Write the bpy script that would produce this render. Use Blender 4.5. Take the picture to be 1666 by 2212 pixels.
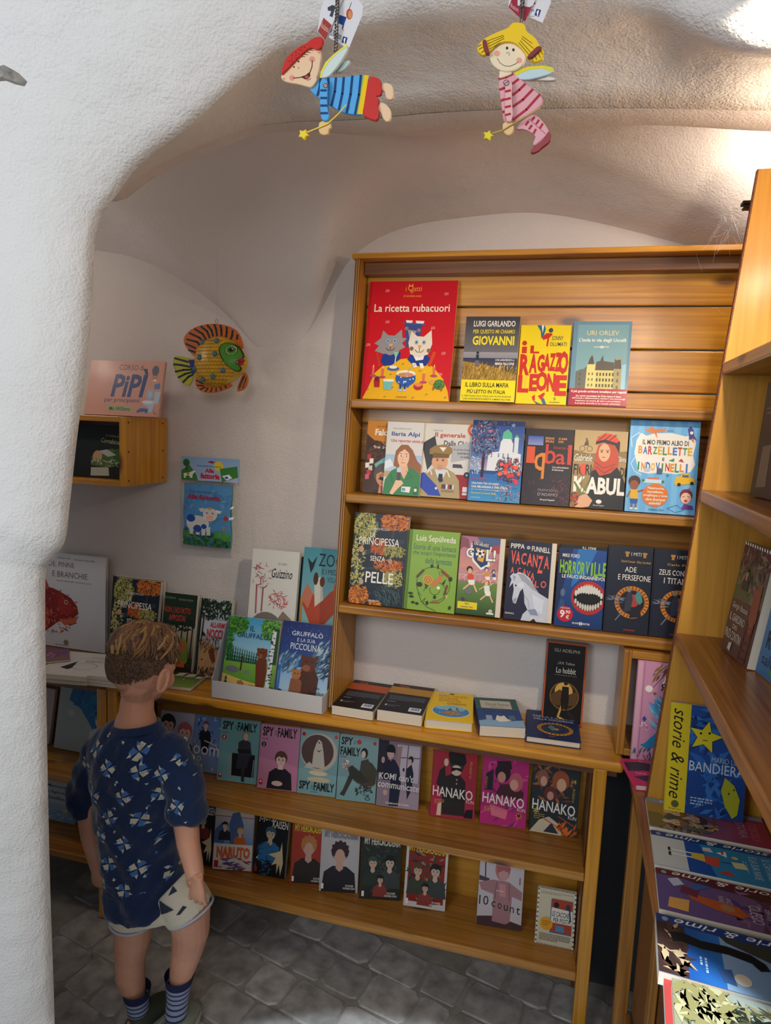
import bpy, bmesh, math, random
import numpy as np
from mathutils import Vector, Matrix, Euler
from mathutils.geometry import tessellate_polygon
from mathutils.bvhtree import BVHTree
for _o in list(bpy.data.objects): bpy.data.objects.remove(_o)
SC = bpy.context.scene; COL = SC.collection
# ------------------------------------------------------------------ camera (solved from the vanishing points of the shelves)
PP = np.array([833., 1106.]); VX = np.array([-4800., 680.]); VY = np.array([1230., 940.])
FPX = math.sqrt(-float(np.dot(VX-PP, VY-PP)))
def _n(v): return v/np.linalg.norm(v)
_dX = -_n(np.array([*(VX-PP), FPX])); _dY = _n(np.array([*(VY-PP), FPX])); _dZ = np.cross(_dX, _dY)
RM = np.array([_dX, _dY, _dZ]); CAM = np.array([0, 0, 1.55])
def ray(px, py): return RM @ np.array([px-PP[0], py-PP[1], FPX])
def onY(px, py, Y): r = ray(px, py); return Vector(CAM + r*(Y/r[1]))
def onZ(px, py, Z): r = ray(px, py); return Vector(CAM + r*((Z-CAM[2])/r[2]))
def onX(px, py, X): r = ray(px, py); return Vector(CAM + r*(X/r[0]))
def proj(P):
    c = RM.T @ (np.array(P, float)-CAM); return PP + FPX*c[:2]/c[2]
cd = bpy.data.cameras.new('camera'); cam = bpy.data.objects.new('camera', cd); COL.objects.link(cam)
cd.sensor_fit = 'VERTICAL'; cd.sensor_height = 36; cd.lens = FPX*36/2212; cd.clip_start = .02
r_, u_, b_ = RM@[1, 0, 0], RM@[0, -1, 0], RM@[0, 0, -1]
cam.matrix_world = Matrix(((r_[0], u_[0], b_[0], CAM[0]), (r_[1], u_[1], b_[1], CAM[1]), (r_[2], u_[2], b_[2], CAM[2]), (0, 0, 0, 1)))
SC.camera = cam
# ------------------------------------------------------------------ world, lamps, exposure
W = bpy.data.worlds.new('world'); SC.world = W; W.use_nodes = True
W.node_tree.nodes['Background'].inputs[0].default_value = (.70, .83, 1, 1); W.node_tree.nodes['Background'].inputs[1].default_value = .20
SC.view_settings.view_transform = 'Standard'; SC.view_settings.look = 'None'
SC.view_settings.exposure = 0; SC.view_settings.gamma = 1; SC.view_settings.use_curve_mapping = False
def lamp(name, kind, loc, target, power, col, size=.03, cone=None, blend=.3):
    l = bpy.data.lights.new(name, kind); l.energy = power; l.color = col
    if kind == 'AREA': l.shape = 'DISK'; l.size = size
    else: l.shadow_soft_size = size
    if kind == 'SPOT': l.spot_size = math.radians(cone); l.spot_blend = blend
    o = bpy.data.objects.new(name, l); COL.objects.link(o); o.location = loc
    if target is not None: o.rotation_euler = (Vector(target)-Vector(loc)).to_track_quat('-Z', 'Y').to_euler()
    return o
lamp('ceiling_spotlight', 'SPOT', (.24, .82, 2.04), (-.10, 1.8, 1.50), 25, (1, .86, .68), .02, 64, .35)      # lights the case and worktop
lamp('shelf_top_lamp', 'POINT', (.42, 1.12, 1.93), None, 6.2, (1, .82, .62), .03)
lamp('clip_lamp', 'POINT', (.37, 1.57, 2.11), None, 1.5, (1, .88, .74), .02)                                # warm lamp above the right unit
lamp('downlight', 'SPOT', (-.08, .36, 2.15), (-.16, .60, 0), 230, (.78, .89, 1), .02, 48, .06)                     # cool pool of light on floor
lamp('alcove_lamp', 'POINT', (-1.75, 1.25, 1.98), None, 5, (1, .90, .80), .04)                                  # hidden by the pillar
lamp('shop_daylight', 'AREA', (-1.0, -.75, 1.75), (-.75, 1.0, 1.55), 16, (.93, .965, 1), .9)
lamp('front_fill', 'AREA', (.1, -.7, 2.0), (.0, 1.2, 1.75), 10, (.93, .96, 1), .6)                            # unseen fill added behind the camera to brighten the hanging ornaments

# ------------------------------------------------------------------ helpers
def lin(c):
    if isinstance(c, str):
        c = c.lstrip('#'); c = [int(c[i:i+2], 16)/255 for i in (0, 2, 4)]
    return [x/12.92 if x <= .04045 else ((x+.055)/1.055)**2.4 for x in c]
MATS = {}
def nmat(name):
    m = bpy.data.materials.new(name); m.use_nodes = True; t = m.node_tree
    return m, t.nodes, t.links, t.nodes['Principled BSDF']
def plain(name, col, rough=.5, metal=0, bump=0, bscale=200, spec=.5, var=0, vscale=6):
    if name in MATS: return MATS[name]
    m, N, L, b = nmat(name)
    b.inputs['Roughness'].default_value = rough; b.inputs['Metallic'].default_value = metal; b.inputs['Specular IOR Level'].default_value = spec
    b.inputs['Base Color'].default_value = (*lin(col), 1)
    tc = N.new('ShaderNodeTexCoord')
    if var:
        nz = N.new('ShaderNodeTexNoise'); nz.inputs['Scale'].default_value = vscale; nz.inputs['Detail'].default_value = 5
        L.new(tc.outputs['Object'], nz.inputs['Vector'])
        cr = N.new('ShaderNodeValToRGB'); cr.color_ramp.elements[0].position = .3; cr.color_ramp.elements[1].position = .7
        c = lin(col); cr.color_ramp.elements[0].color = (*[x*(1-var) for x in c], 1); cr.color_ramp.elements[1].color = (*[min(1, x*(1+var)) for x in c], 1)
        L.new(nz.outputs[0], cr.inputs[0]); L.new(cr.outputs[0], b.inputs['Base Color'])
    if bump:
        nz = N.new('ShaderNodeTexNoise'); nz.inputs['Scale'].default_value = bscale; nz.inputs['Detail'].default_value = 4
        bp = N.new('ShaderNodeBump'); bp.inputs['Strength'].default_value = bump; bp.inputs['Distance'].default_value = .002
        L.new(tc.outputs['Object'], nz.inputs['Vector']); L.new(nz.outputs[0], bp.inputs['Height']); L.new(bp.outputs[0], b.inputs['Normal'])
    MATS[name] = m; return m
def wood(name, axis, c0, c1, rough=.32, knots=True):
    k = name+'XYZ'[axis]
    if k in MATS: return MATS[k]
    m, N, L, b = nmat(k); b.inputs['Roughness'].default_value = rough
    tc = N.new('ShaderNodeTexCoord'); oi = N.new('ShaderNodeObjectInfo')
    add = N.new('ShaderNodeVectorMath'); add.operation = 'ADD'
    ml = N.new('ShaderNodeVectorMath'); ml.operation = 'SCALE'; ml.inputs['Scale'].default_value = 7
    cx = N.new('ShaderNodeCombineXYZ')
    for i in range(3): L.new(oi.outputs['Random'], cx.inputs[i])
    L.new(cx.outputs[0], ml.inputs[0]); L.new(tc.outputs['Object'], add.inputs[0]); L.new(ml.outputs[0], add.inputs[1])
    def mapped(sc, across):
        mp = N.new('ShaderNodeMapping'); s = [across]*3; s[axis] = sc; mp.inputs['Scale'].default_value = s
        L.new(add.outputs[0], mp.inputs['Vector']); return mp.outputs[0]
    nz = N.new('ShaderNodeTexNoise'); nz.inputs['Scale'].default_value = 1; nz.inputs['Detail'].default_value = 6; nz.inputs['Distortion'].default_value = .6
    L.new(mapped(2.6, 95), nz.inputs['Vector'])
    wv = N.new('ShaderNodeTexNoise'); wv.inputs['Scale'].default_value = 1; wv.inputs['Detail'].default_value = 3
    L.new(mapped(1.5, 9), wv.inputs['Vector'])
    mx = N.new('ShaderNodeMath'); mx.operation = 'MULTIPLY_ADD'; mx.inputs[1].default_value = .6
    L.new(nz.outputs[0], mx.inputs[0])
    m2 = N.new('ShaderNodeMath'); m2.operation = 'MULTIPLY'; m2.inputs[1].default_value = .4; L.new(wv.outputs[0], m2.inputs[0]); L.new(m2.outputs[0], mx.inputs[2])
    cr = N.new('ShaderNodeValToRGB'); e = cr.color_ramp.elements
    e[0].position = .33; e[0].color = (*lin(c0), 1); e[1].position = .66; e[1].color = (*lin(c1), 1)
    L.new(mx.outputs[0], cr.inputs[0]); out = cr.outputs[0]
    if knots:
        vo = N.new('ShaderNodeTexVoronoi'); vo.inputs['Scale'].default_value = 1; vo.inputs['Randomness'].default_value = 1
        L.new(mapped(3.6, 8.5), vo.inputs['Vector'])
        c2 = N.new('ShaderNodeValToRGB'); q = c2.color_ramp.elements
        q[0].position = .06; q[0].color = (1, 1, 1, 1); q[1].position = .15; q[1].color = (0, 0, 0, 1)
        L.new(vo.outputs['Distance'], c2.inputs[0])
        mc = N.new('ShaderNodeMixRGB'); mc.blend_type = 'MIX'; mc.inputs[2].default_value = (*[x*.35 for x in lin(c0)], 1)
        L.new(c2.outputs[0], mc.inputs[0]); L.new(out, mc.inputs[1]); out = mc.outputs[0]
    L.new(out, b.inputs['Base Color'])
    bp = N.new('ShaderNodeBump'); bp.inputs['Strength'].default_value = .25; bp.inputs['Distance'].default_value = .0006
    L.new(nz.outputs[0], bp.inputs['Height']); L.new(bp.outputs[0], b.inputs['Normal'])
    b.inputs['Coat Weight'].default_value = .25; b.inputs['Coat Roughness'].default_value = .25
    MATS[k] = m; return m
def vcol(name, rough=.35, coat=.2, bump=0, bscale=300):       # colour comes from the printed colour attribute
    if name in MATS: return MATS[name]
    m, N, L, b = nmat(name); a = N.new('ShaderNodeAttribute'); a.attribute_name = 'ink'
    L.new(a.outputs['Color'], b.inputs['Base Color']); b.inputs['Roughness'].default_value = rough; b.inputs['Coat Weight'].default_value = coat; b.inputs['Specular IOR Level'].default_value = .3
    b.inputs['Coat Roughness'].default_value = .15
    if bump:
        tc = N.new('ShaderNodeTexCoord'); nz = N.new('ShaderNodeTexNoise'); nz.inputs['Scale'].default_value = bscale
        bp = N.new('ShaderNodeBump'); bp.inputs['Strength'].default_value = bump; bp.inputs['Distance'].default_value = .002
        L.new(tc.outputs['Object'], nz.inputs['Vector']); L.new(nz.outputs[0], bp.inputs['Height']); L.new(bp.outputs[0], b.inputs['Normal'])
    MATS[name] = m; return m

def empty(name, loc, label=None, cat=None, group=None, rot=None):
    o = bpy.data.objects.new(name, None); COL.objects.link(o); o.empty_display_size = .05
    o.location = loc
    if rot: o.rotation_euler = rot
    tag(o, label, cat, group); return o
def tag(o, label=None, cat=None, group=None, kind=None):
    if label: o['label'] = label
    if cat: o['category'] = cat
    if group: o['group'] = group
    if kind: o['kind'] = kind
    return o
class MB:
    """collects geometry, builds ONE mesh object; world coordinates are turned local to the parent's location when w=True"""
    def __init__(s): s.v = []; s.f = []; s.c = []
    def box(s, x0, x1, y0, y1, z0, z1, c=None):
        n = len(s.v); s.v += [(x, y, z) for x in (x0, x1) for y in (y0, y1) for z in (z0, z1)]
        s.f += [tuple(n+i for i in q) for q in ((0, 1, 3, 2), (4, 6, 7, 5), (0, 4, 5, 1), (2, 3, 7, 6), (0, 2, 6, 4), (1, 5, 7, 3))]; s.c += [c]*6
        return s
    def hexa(s, p, c=None):      # 8 points in box order (x, y, z) loops
        n = len(s.v); s.v += [tuple(q) for q in p]
        s.f += [tuple(n+i for i in q) for q in ((0, 1, 3, 2), (4, 6, 7, 5), (0, 4, 5, 1), (2, 3, 7, 6), (0, 2, 6, 4), (1, 5, 7, 3))]; s.c += [c]*6
        return s
    def poly(s, pts, c=None):
        n = len(s.v); s.v += [tuple(p) for p in pts]
        for t in tessellate_polygon([[Vector(p) for p in pts]]): s.f.append(tuple(n+i for i in t)); s.c.append(c)
        return s
    def prism(s, pts, d, c=None):   # outline extruded by vector d
        d = Vector(d); n = len(s.v); k = len(pts); P = [Vector(p) for p in pts]
        s.v += [tuple(p) for p in P]+[tuple(p+d) for p in P]
        for t in tessellate_polygon([P]):
            s.f.append(tuple(n+i for i in t)); s.f.append(tuple(n+k+i for i in reversed(t))); s.c += [c, c]
        for i in range(k):
            j = (i+1) % k; s.f.append((n+i, n+j, n+k+j, n+k+i)); s.c.append(c)
        return s
    def tube(s, pts, r, n=8, c=None, caps=True, sq=None):
        P = [Vector(p) for p in pts]; R = r if isinstance(r, (list, tuple)) else [r]*len(P); base = len(s.v)
        t0 = (P[1]-P[0]).normalized(); a = t0.orthogonal().normalized()
        for i, p in enumerate(P):
            t = (P[min(i+1, len(P)-1)]-P[max(i-1, 0)]).normalized(); a = (a-t*a.dot(t)).normalized(); b = t.cross(a)
            for k in range(n):
                g = 2*math.pi*k/n; s.v.append(tuple(p+a*(R[i]*math.cos(g))+b*(R[i]*math.sin(g))))
        for i in range(len(P)-1):
            for k in range(n):
                q = (k+1) % n; s.f.append((base+i*n+k, base+i*n+q, base+(i+1)*n+q, base+(i+1)*n+k)); s.c.append(c)
        if caps:
            s.f.append(tuple(base+k for k in reversed(range(n)))); s.f.append(tuple(base+(len(P)-1)*n+k for k in range(n))); s.c += [c, c]
        return s
    def rings(s, rings, c=None, caps=True):   # list of rings (same count) of points
        base = len(s.v); n = len(rings[0])
        for r in rings: s.v += [tuple(p) for p in r]
        for i in range(len(rings)-1):
            for k in range(n):
                q = (k+1) % n; s.f.append((base+i*n+k, base+i*n+q, base+(i+1)*n+q, base+(i+1)*n+k)); s.c.append(c)
        if caps:
            s.f.append(tuple(base+k for k in reversed(range(n)))); s.f.append(tuple(base+(len(rings)-1)*n+k for k in range(n))); s.c += [c, c]
        return s
    def ball(s, c0, r, nu=14, nv=9, c=None, rot=None):
        r = (r, r, r) if isinstance(r, (int, float)) else r; R = rot or Matrix.Identity(3); c0 = Vector(c0); rg = []
        for j in range(nv+1):
            a = math.pi*(j+.02)/(nv+.04); rg.append([c0+R@Vector((r[0]*math.sin(a)*math.cos(2*math.pi*k/nu), r[1]*math.sin(a)*math.sin(2*math.pi*k/nu), -r[2]*math.cos(a))) for k in range(nu)])
        return s.rings(rg, c)
    def build(s, name, mat, parent=None, world=True, bevel=0, seg=2, smooth=False, kind=None, label=None):
        me = bpy.data.meshes.new(name); off = Vector((0, 0, 0))
        if parent is not None and world:
            off = parent.location.copy()
            if parent.parent is not None: off += parent.parent.location
        me.from_pydata([tuple(Vector(v)-off) for v in s.v] if off.length else s.v, [], s.f)
        if any(c is not None for c in s.c):
            at = me.color_attributes.new('ink', 'FLOAT_COLOR', 'CORNER'); L = []
            for p, c in zip(me.polygons, s.c):
                if c is None: c = '#ffffff'
                if isinstance(c, list): L += [(*q, 1) for q in c]
                else: L += [(*lin(c), 1)]*p.loop_total
            at.data.foreach_set('color', np.array(L, 'f').ravel())
        me.materials.append(mat)
        if bevel or True:
            bm = bmesh.new(); bm.from_mesh(me)
            if not any(c is not None for c in s.c): bmesh.ops.recalc_face_normals(bm, faces=bm.faces)
            if bevel: bmesh.ops.bevel(bm, geom=list(bm.edges), offset=bevel, segments=seg, affect='EDGES', profile=.5)
            bm.to_mesh(me); bm.free()
        if smooth: me.polygons.foreach_set('use_smooth', [True]*len(me.polygons))
        o = bpy.data.objects.new(name, me); COL.objects.link(o)
        if parent is not None: o.parent = parent
        if kind: o['kind'] = kind
        if label: o['label'] = label
        return o
def clone(o, name=None):
    c = o.copy(); COL.objects.link(c); return c
# ------------------------------------------------------------------ structure
def plaster(name, col, s1, d1, s2, d2, warm=.05):
    m, N, L, b = nmat(name); b.inputs['Roughness'].default_value = .85; b.inputs['Specular IOR Level'].default_value = .25
    tc = N.new('ShaderNodeTexCoord')
    def nz(s, d=4):
        n = N.new('ShaderNodeTexNoise'); n.inputs['Scale'].default_value = s; n.inputs['Detail'].default_value = d; L.new(tc.outputs['Object'], n.inputs['Vector']); return n
    a, c, v = nz(s1), nz(s2, 3), nz(2.2)
    b1 = N.new('ShaderNodeBump'); b1.inputs['Strength'].default_value = .7; b1.inputs['Distance'].default_value = d1; L.new(a.outputs[0], b1.inputs['Height'])
    b2 = N.new('ShaderNodeBump'); b2.inputs['Strength'].default_value = .8; b2.inputs['Distance'].default_value = d2; L.new(c.outputs[0], b2.inputs['Height'])
    L.new(b1.outputs[0], b2.inputs['Normal']); L.new(b2.outputs[0], b.inputs['Normal'])
    cr = N.new('ShaderNodeValToRGB'); cc = lin(col); e = cr.color_ramp.elements
    e[0].position = .3; e[0].color = (cc[0]*(1-warm), cc[1]*(1-warm*1.2), cc[2]*(1-warm*1.5), 1); e[1].position = .65; e[1].color = (*cc, 1)
    L.new(v.outputs[0], cr.inputs[0]); L.new(cr.outputs[0], b.inputs['Base Color'])
    return m
PL_BACK = plaster('white_plaster', '#dad2cd', 210, .0024, 14, .005)
PL_NEAR = plaster('rough_white_plaster', '#e2e0dc', 230, .0030, 12, .012)
def lerp1(x, P):
    if x <= P[0][0]: return P[0][1]
    for (a, b), (c, d) in zip(P, P[1:]):
        if x <= c: t = (x-a)/(c-a); return b+(d-b)*t
    return P[-1][1]
def sst(a, b, x): t = max(0, min(1, (x-a)/(b-a))); return t*t*(3-2*t)
def crs(P, x):      # smooth (Catmull) curve through sorted points
    if x <= P[0][0]: return P[0][1]
    if x >= P[-1][0]: return P[-1][1]
    for i in range(len(P)-1):
        if x <= P[i+1][0]:
            a, b = P[i], P[i+1]; h = b[0]-a[0]; t = (x-a[0])/h
            m0 = (b[1]-P[i-1][1])/(b[0]-P[i-1][0]) if i else (b[1]-a[1])/h
            m1 = (P[i+2][1]-a[1])/(P[i+2][0]-a[0]) if i+2 < len(P) else (b[1]-a[1])/h
            return (2*t**3-3*t*t+1)*a[1]+(t**3-2*t*t+t)*h*m0+(3*t*t-2*t**3)*b[1]+(t**3-t*t)*h*m1
YW = 1.9
ZMAIN = [(1.2, 2.10), (1.35, 2.20), (1.48, 2.24), (1.6, 2.20), (1.7, 2.10), (1.8, 1.965), (1.86, 1.885), (1.885, 1.835), (1.9, 1.77)]
ARCL = [(-2.0, 1.99), (-1.8, 2.05), (-1.6, 2.075), (-1.476, 2.061), (-1.318, 2.03), (-1.158, 1.959), (-1.009, 1.857), (-.9, 1.75)]
ARCR = [(-.80, 1.75), (-.72, 1.87), (-.688, 1.93), (-.63, 2.02), (-.511, 2.088), (-.319, 2.118), (-.1, 2.12), (.212, 2.043), (.322, 1.998), (.6, 1.84)]
ZB = [(-1.0, 1.90), (-.889, 1.967), (-.802, 2.018), (-.714, 2.051), (-.638, 2.07), (-.546, 2.082), (-.458, 2.08), (0.012, 2.068), (.258, 2.047), (.7, 2.0)]
def smax(a, b, k=.012):
    h = max(k-abs(a-b), 0)/k; return max(a, b)+h*h*k*.25
def zvault(x, y):
    zm = crs(ZMAIN, y); zl = crs(ARCL, x)+.55*(YW-y); zr = crs(ARCR, x)+.30*(YW-y)
    if x > -.85: zl = 0
    if x < -.85: zr = 0
    if y < 1.6: zl = min(zl, 2.28); zr = min(zr, 2.28)
    z = smax(smax(zm, zl, .006), zr, .05)
    cap = 2.235+.02*math.sin(x*5+1)
    z = -smax(-z, -cap, .05)
    w = sst(1.2, 1.42+.30*sst(-.75, -.25, x), y)
    return (1-w)*lerp1(x, ZB)+w*z
def build_vault():
    mb = MB(); xs = np.linspace(-2.1, .8, 175); ys = np.append(np.linspace(1.198, 1.84, 54), np.linspace(1.85, YW, 18))
    for y in ys:
        for x in xs:
            z = zvault(x, y)+.004*math.sin(x*11+y*7)*math.sin(y*13-x*5)*sst(1.9, 1.8, y)*sst(1.2, 1.4, y)
            mb.v.append((x, y, z))
    n = len(xs)
    for j in range(len(ys)-1):
        for i in range(n-1): a = j*n+i; mb.f.append((a, a+n, a+n+1, a+1)); mb.c.append(None)
    # outer skin above so that the vault is a solid shell
    o = mb.build('ceiling', PL_BACK, smooth=True, kind='structure')
    return o
def build_wall_back():
    mb = MB(); xs = np.linspace(-2.1, .8, 175); fr = [0, .2, .4, .6, .75, .85, .9, .93, .96, .985, 1]
    for f in fr:
        for x in xs:
            zt = zvault(x, YW)+.003; z = -.02+(zt+.02)*f
            mb.v.append((x, YW+(.006*math.sin(x*9)*math.sin(z*6) if .1 < f < .86 else 0), z))
    n = len(xs)
    for j in range(len(fr)-1):
        for i in range(n-1): a = j*n+i; mb.f.append((a, a+1, a+n+1, a+n)); mb.c.append(None)
    return mb.build('wall_back', PL_BACK, smooth=True, kind='structure')
# thick near wall with the arched opening: one loft from the hidden back face, round the arris, over the front face
def arch_wall():
    Fp = [(118, 2400), (118, 2212), (108, 1900), (100, 1500), (98, 1260), (108, 1215), (140, 1170), (152, 1080), (165, 960), (185, 800), (197, 680), (203, 560), (208, 510), (218, 470), (240, 438), (290, 370), (340, 325),
          (400, 280), (500, 190), (560, 140), (605, 103), (670, 78), (750, 60), (900, 32), (1100, 8), (1300, 8), (1420, 20), (1500, 62), (1600, 105), (1700, 120), (1800, 120), (2000, 110)]
    F = [onY(px, py, .95) for px, py in Fp]
    def dens(P, n):
        out = []; m = len(P)-1
        for k in range(n*m+1):
            i = min(k//n, m-1); t = k/n-i
            a, b, c, d = P[max(i-1, 0)], P[i], P[i+1], P[min(i+2, m)]
            out.append(.5*((2*b)+(c-a)*t+(2*a-5*b+4*c-d)*t*t+(3*b-a-3*c+d)*t**3))
        return out
    F[0].z = -.02
    # back arris, matching parameter
    Bp = {14: (245, 432), 15: (300, 385), 16: (360, 348), 17: (440, 312), 18: (540, 277), 19: (600, 268), 20: (650, 264), 21: (720, 262), 22: (800, 258), 23: (930, 246), 24: (1080, 238), 25: (1260, 235), 26: (1370, 235), 27: (1450, 236), 28: (1560, 238), 29: (1666, 240), 30: (1780, 242), 31: (2000, 250)}
    B = []
    for i, f in enumerate(F):
        if i < 14:
            q = onY(Fp[i][0]-34+ (20 if i > 11 else 0), Fp[i][1]+(0 if i < 10 else 6), 1.2); q.z = F[i].z if i < 11 else q.z; B.append(q)
        else: B.append(onY(*Bp[i], 1.2))
    B[0].z = -.02
    F = dens(F, 5); B = dens(B, 5); ZB[:] = sorted((b.x, b.z) for b in B[14*5:])
    n = len(F); rows = []
    cen = Vector((.0, 0, 1.2))
    def outdir(i):
        t = F[min(i+3, n-1)]-F[max(i-3, 0)]; d = Vector((-t.z, 0, t.x)); d.normalize(); return d
    sm = [outdir(i) for i in range(n)]
    for _ in range(30): sm = [((sm[max(i-1, 0)]+sm[i]*2+sm[min(i+1, n-1)])/4).normalized() for i in range(n)]
    # force far directions: jamb goes left, crown goes up
    rr = []
    for r in (.5, .16, .03): rr.append([B[i]+sm[i]*r+Vector((0, .02, 0)) for i in range(n)])      # rear face (unseen, closes the shell)
    rr.append([B[i]+Vector((0, .0, 0)) for i in range(n)])
    for t in (.2, .4, .6, .8):
        rr.append([B[i].lerp(F[i], t)+sm[i]*(.018*math.sin(math.pi*t))+Vector((0, 0, .004*math.sin(i*.35)*math.sin(3*t))) for i in range(n)])
    for a, r in ((0, 0), (20, .008), (40, .02), (60, .037)):
        rr.append([F[i]+sm[i]*r+Vector((0, -.05*math.sin(math.radians(a)), 0)) for i in range(n)])
    for r in (.06, .10, .16, .24, .34, .46, .60, .8, 1.05):
        row = []
        for i in range(n):
            up = max(0, sm[i].z)
            p = F[i]+sm[i]*r; p = Vector((p.x, F[i].y-.05-.02*(1-math.exp(-r/.1))-up*.55*max(0, r-.05), p.z))
            p.y += .008*math.sin(p.x*9+1)*math.sin(p.z*8)
            p.z = max(-.02, p.z); row.append(p)
        rr.append(row)
    mb = MB()
    for row in rr: mb.v += [tuple(p) for p in row]
    for j in range(len(rr)-1):
        for i in range(n-1): a = j*n+i; mb.f.append((a, a+1, a+n+1, a+n)); mb.c.append(None)
    w = mb.build('wall_left', PL_NEAR, smooth=True, kind='structure')
    return w
wall_left = arch_wall()
ceiling = build_vault()
wall_back = build_wall_back()
# broken patch of grey mortar in the near wall
def patch():
    rnd = random.Random(4); mb = MB(); bv = BVHTree.FromObject(wall_left, bpy.context.evaluated_depsgraph_get())
    def hit(px, py, off):
        r = Vector(ray(px, py)).normalized(); h = bv.ray_cast(Vector(CAM), r); p = h[0] if h[0] else onY(px, py, .85); return p-r*off
    mb2 = [(-30, 150), (8, 140), (30, 152), (40, 158), (58, 176), (52, 186), (34, 182), (12, 174), (-10, 176), (-30, 170)]
    P = [hit(x, y, .001) for x, y in mb2]; c = sum(P, Vector())/len(P)
    rings = [P, [c+(p-c)*.75-Vector((0, .004+.003*rnd.random(), 0)) for p in P], [c+(p-c)*.4-Vector((0, .002+.004*rnd.random(), 0)) for p in P]]
    mb.rings(rings, caps=True)
    mb.build('mortar_patch', plain('grey_mortar', '#9a958c', .95, bump=1, bscale=90, var=.35, vscale=60), wall_left)
patch()
# floor: mortar bed + separate stones
floor = MB().box(-2.1, .8, .2, 2.0, -.05, -.004).build('floor', plain('floor_mortar', '#8a857c', .9, bump=.6, bscale=120, var=.2, vscale=20), kind='structure')
def stones():
    rnd = random.Random(11); m, N, L, b = nmat('paving_stone_grey'); b.inputs['Roughness'].default_value = .55
    tc = N.new('ShaderNodeTexCoord'); oi = N.new('ShaderNodeObjectInfo'); nz = N.new('ShaderNodeTexNoise'); nz.inputs['Scale'].default_value = 22; nz.inputs['Detail'].default_value = 6
    ge = N.new('ShaderNodeNewGeometry'); L.new(ge.outputs['Position'], nz.inputs['Vector'])
    cr = N.new('ShaderNodeValToRGB'); e = cr.color_ramp.elements; e[0].position = .3; e[0].color = (*lin('#82807c'), 1); e[1].position = .7; e[1].color = (*lin('#b6b3ae'), 1); L.new(nz.outputs[0], cr.inputs[0])
    hv = N.new('ShaderNodeHueSaturation'); ma = N.new('ShaderNodeMapRange'); ma.inputs[3].default_value = .72; ma.inputs[4].default_value = 1.1
    L.new(oi.outputs['Random'], ma.inputs[0]); L.new(ma.outputs[0], hv.inputs['Value']); L.new(cr.outputs[0], hv.inputs['Color']); L.new(hv.outputs[0], b.inputs['Base Color'])
    bp = N.new('ShaderNodeBump'); bp.inputs['Strength'].default_value = .6; bp.inputs['Distance'].default_value = .004; L.new(nz.outputs[0], bp.inputs['Height']); L.new(bp.outputs[0], b.inputs['Normal'])
    def stone(w, d):
        cx, cy = w/2, d/2; q = min(w, d)*.11; P = []
        for sx, sy in ((-1, -1), (1, -1), (1, 1), (-1, 1)):
            a = (sx*(cx-q), sy*cy); c = (sx*cx, sy*(cy-q)); P += ([c, a] if sx*sy > 0 else [a, c])
        P = [(x+rnd.uniform(-.006, .006), y+rnd.uniform(-.006, .006)) for x, y in P]
        mb = MB(); mb.rings([[(x, y, -.02) for x, y in P], [(x, y, -.003) for x, y in P], [(x*.93, y*.93, .001) for x, y in P]])
        me = mb.build('paving_stone', m); me.data.polygons.foreach_set('use_smooth', [False]*len(me.data.polygons)); return me
    W_ = [.10, .12, .14, .16, .115]; protos = [stone(w, .118) for w in W_ for _ in (0, 1)]
    used = set(); ang = math.radians(-14); R = Matrix.Rotation(ang, 2); count = 0
    row = -1.4
    while row < 2.6:
        u = -3.0-rnd.random()*.1
        while u < 1.6:
            k = rnd.randrange(len(protos)); w = W_[k//2]
            p = R @ Vector((u+w/2, row+.06)); u += w+.004
            if -1.42 < p.x < .72 and .93 < p.y < 1.87 and count < 298:
                if k in used: o = clone(protos[k])
                else: o = protos[k]; used.add(k)
                o.parent = floor; o.location = (p.x, p.y, rnd.uniform(-.003, .0)); o.rotation_euler = (rnd.uniform(-.012, .012), rnd.uniform(-.012, .012), ang+rnd.uniform(-.03, .03)+(math.pi if rnd.random() < .5 else 0)); count += 1
        row += .124
    for k, o in enumerate(protos):
        if k not in used: bpy.data.objects.remove(o)
    return count
NST = stones()
wall_right = MB().box(.62, .68, .3, YW+.05, -.02, 2.12).build('wall_right', PL_BACK, kind='structure')

# ------------------------------------------------------------------ woods
PINE = ('#8c4a10', '#d18a2e'); DPINE = ('#5f3312', '#8f5522'); HONEY = ('#a8661a', '#e0a544'); PLY = ('#b5851f', '#d0a237')
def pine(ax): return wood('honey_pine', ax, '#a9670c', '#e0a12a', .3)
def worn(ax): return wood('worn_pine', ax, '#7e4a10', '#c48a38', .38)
def dark(ax): return wood('dark_pine', ax, '#4e2a12', '#84501f', .4)  # browner pine for aprons, rear legs, inner panels and the left worktop
def ply(ax): return wood('yellow_plywood', ax, '#ad7418', '#cd9430', .62, False)
def plyedge():
    if 'plyedge' in MATS: return MATS['plyedge']
    m, N, L, b = nmat('layered_plywood_edge'); tc = N.new('ShaderNodeTexCoord'); sp = N.new('ShaderNodeSeparateXYZ'); L.new(tc.outputs['Object'], sp.inputs[0])
    mu = N.new('ShaderNodeMath'); mu.operation = 'MULTIPLY'; mu.inputs[1].default_value = 1100; L.new(sp.outputs[0], mu.inputs[0])
    sn = N.new('ShaderNodeMath'); sn.operation = 'SINE'; L.new(mu.outputs[0], sn.inputs[0])
    cr = N.new('ShaderNodeValToRGB'); e = cr.color_ramp.elements; e[0].position = .25; e[0].color = (*lin('#6b3d17'), 1); e[1].position = .75; e[1].color = (*lin('#c99d58'), 1)
    L.new(sn.outputs[0], cr.inputs[0]); L.new(cr.outputs[0], b.inputs['Base Color']); b.inputs['Roughness'].default_value = .6; MATS['plyedge'] = m; return m

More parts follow.
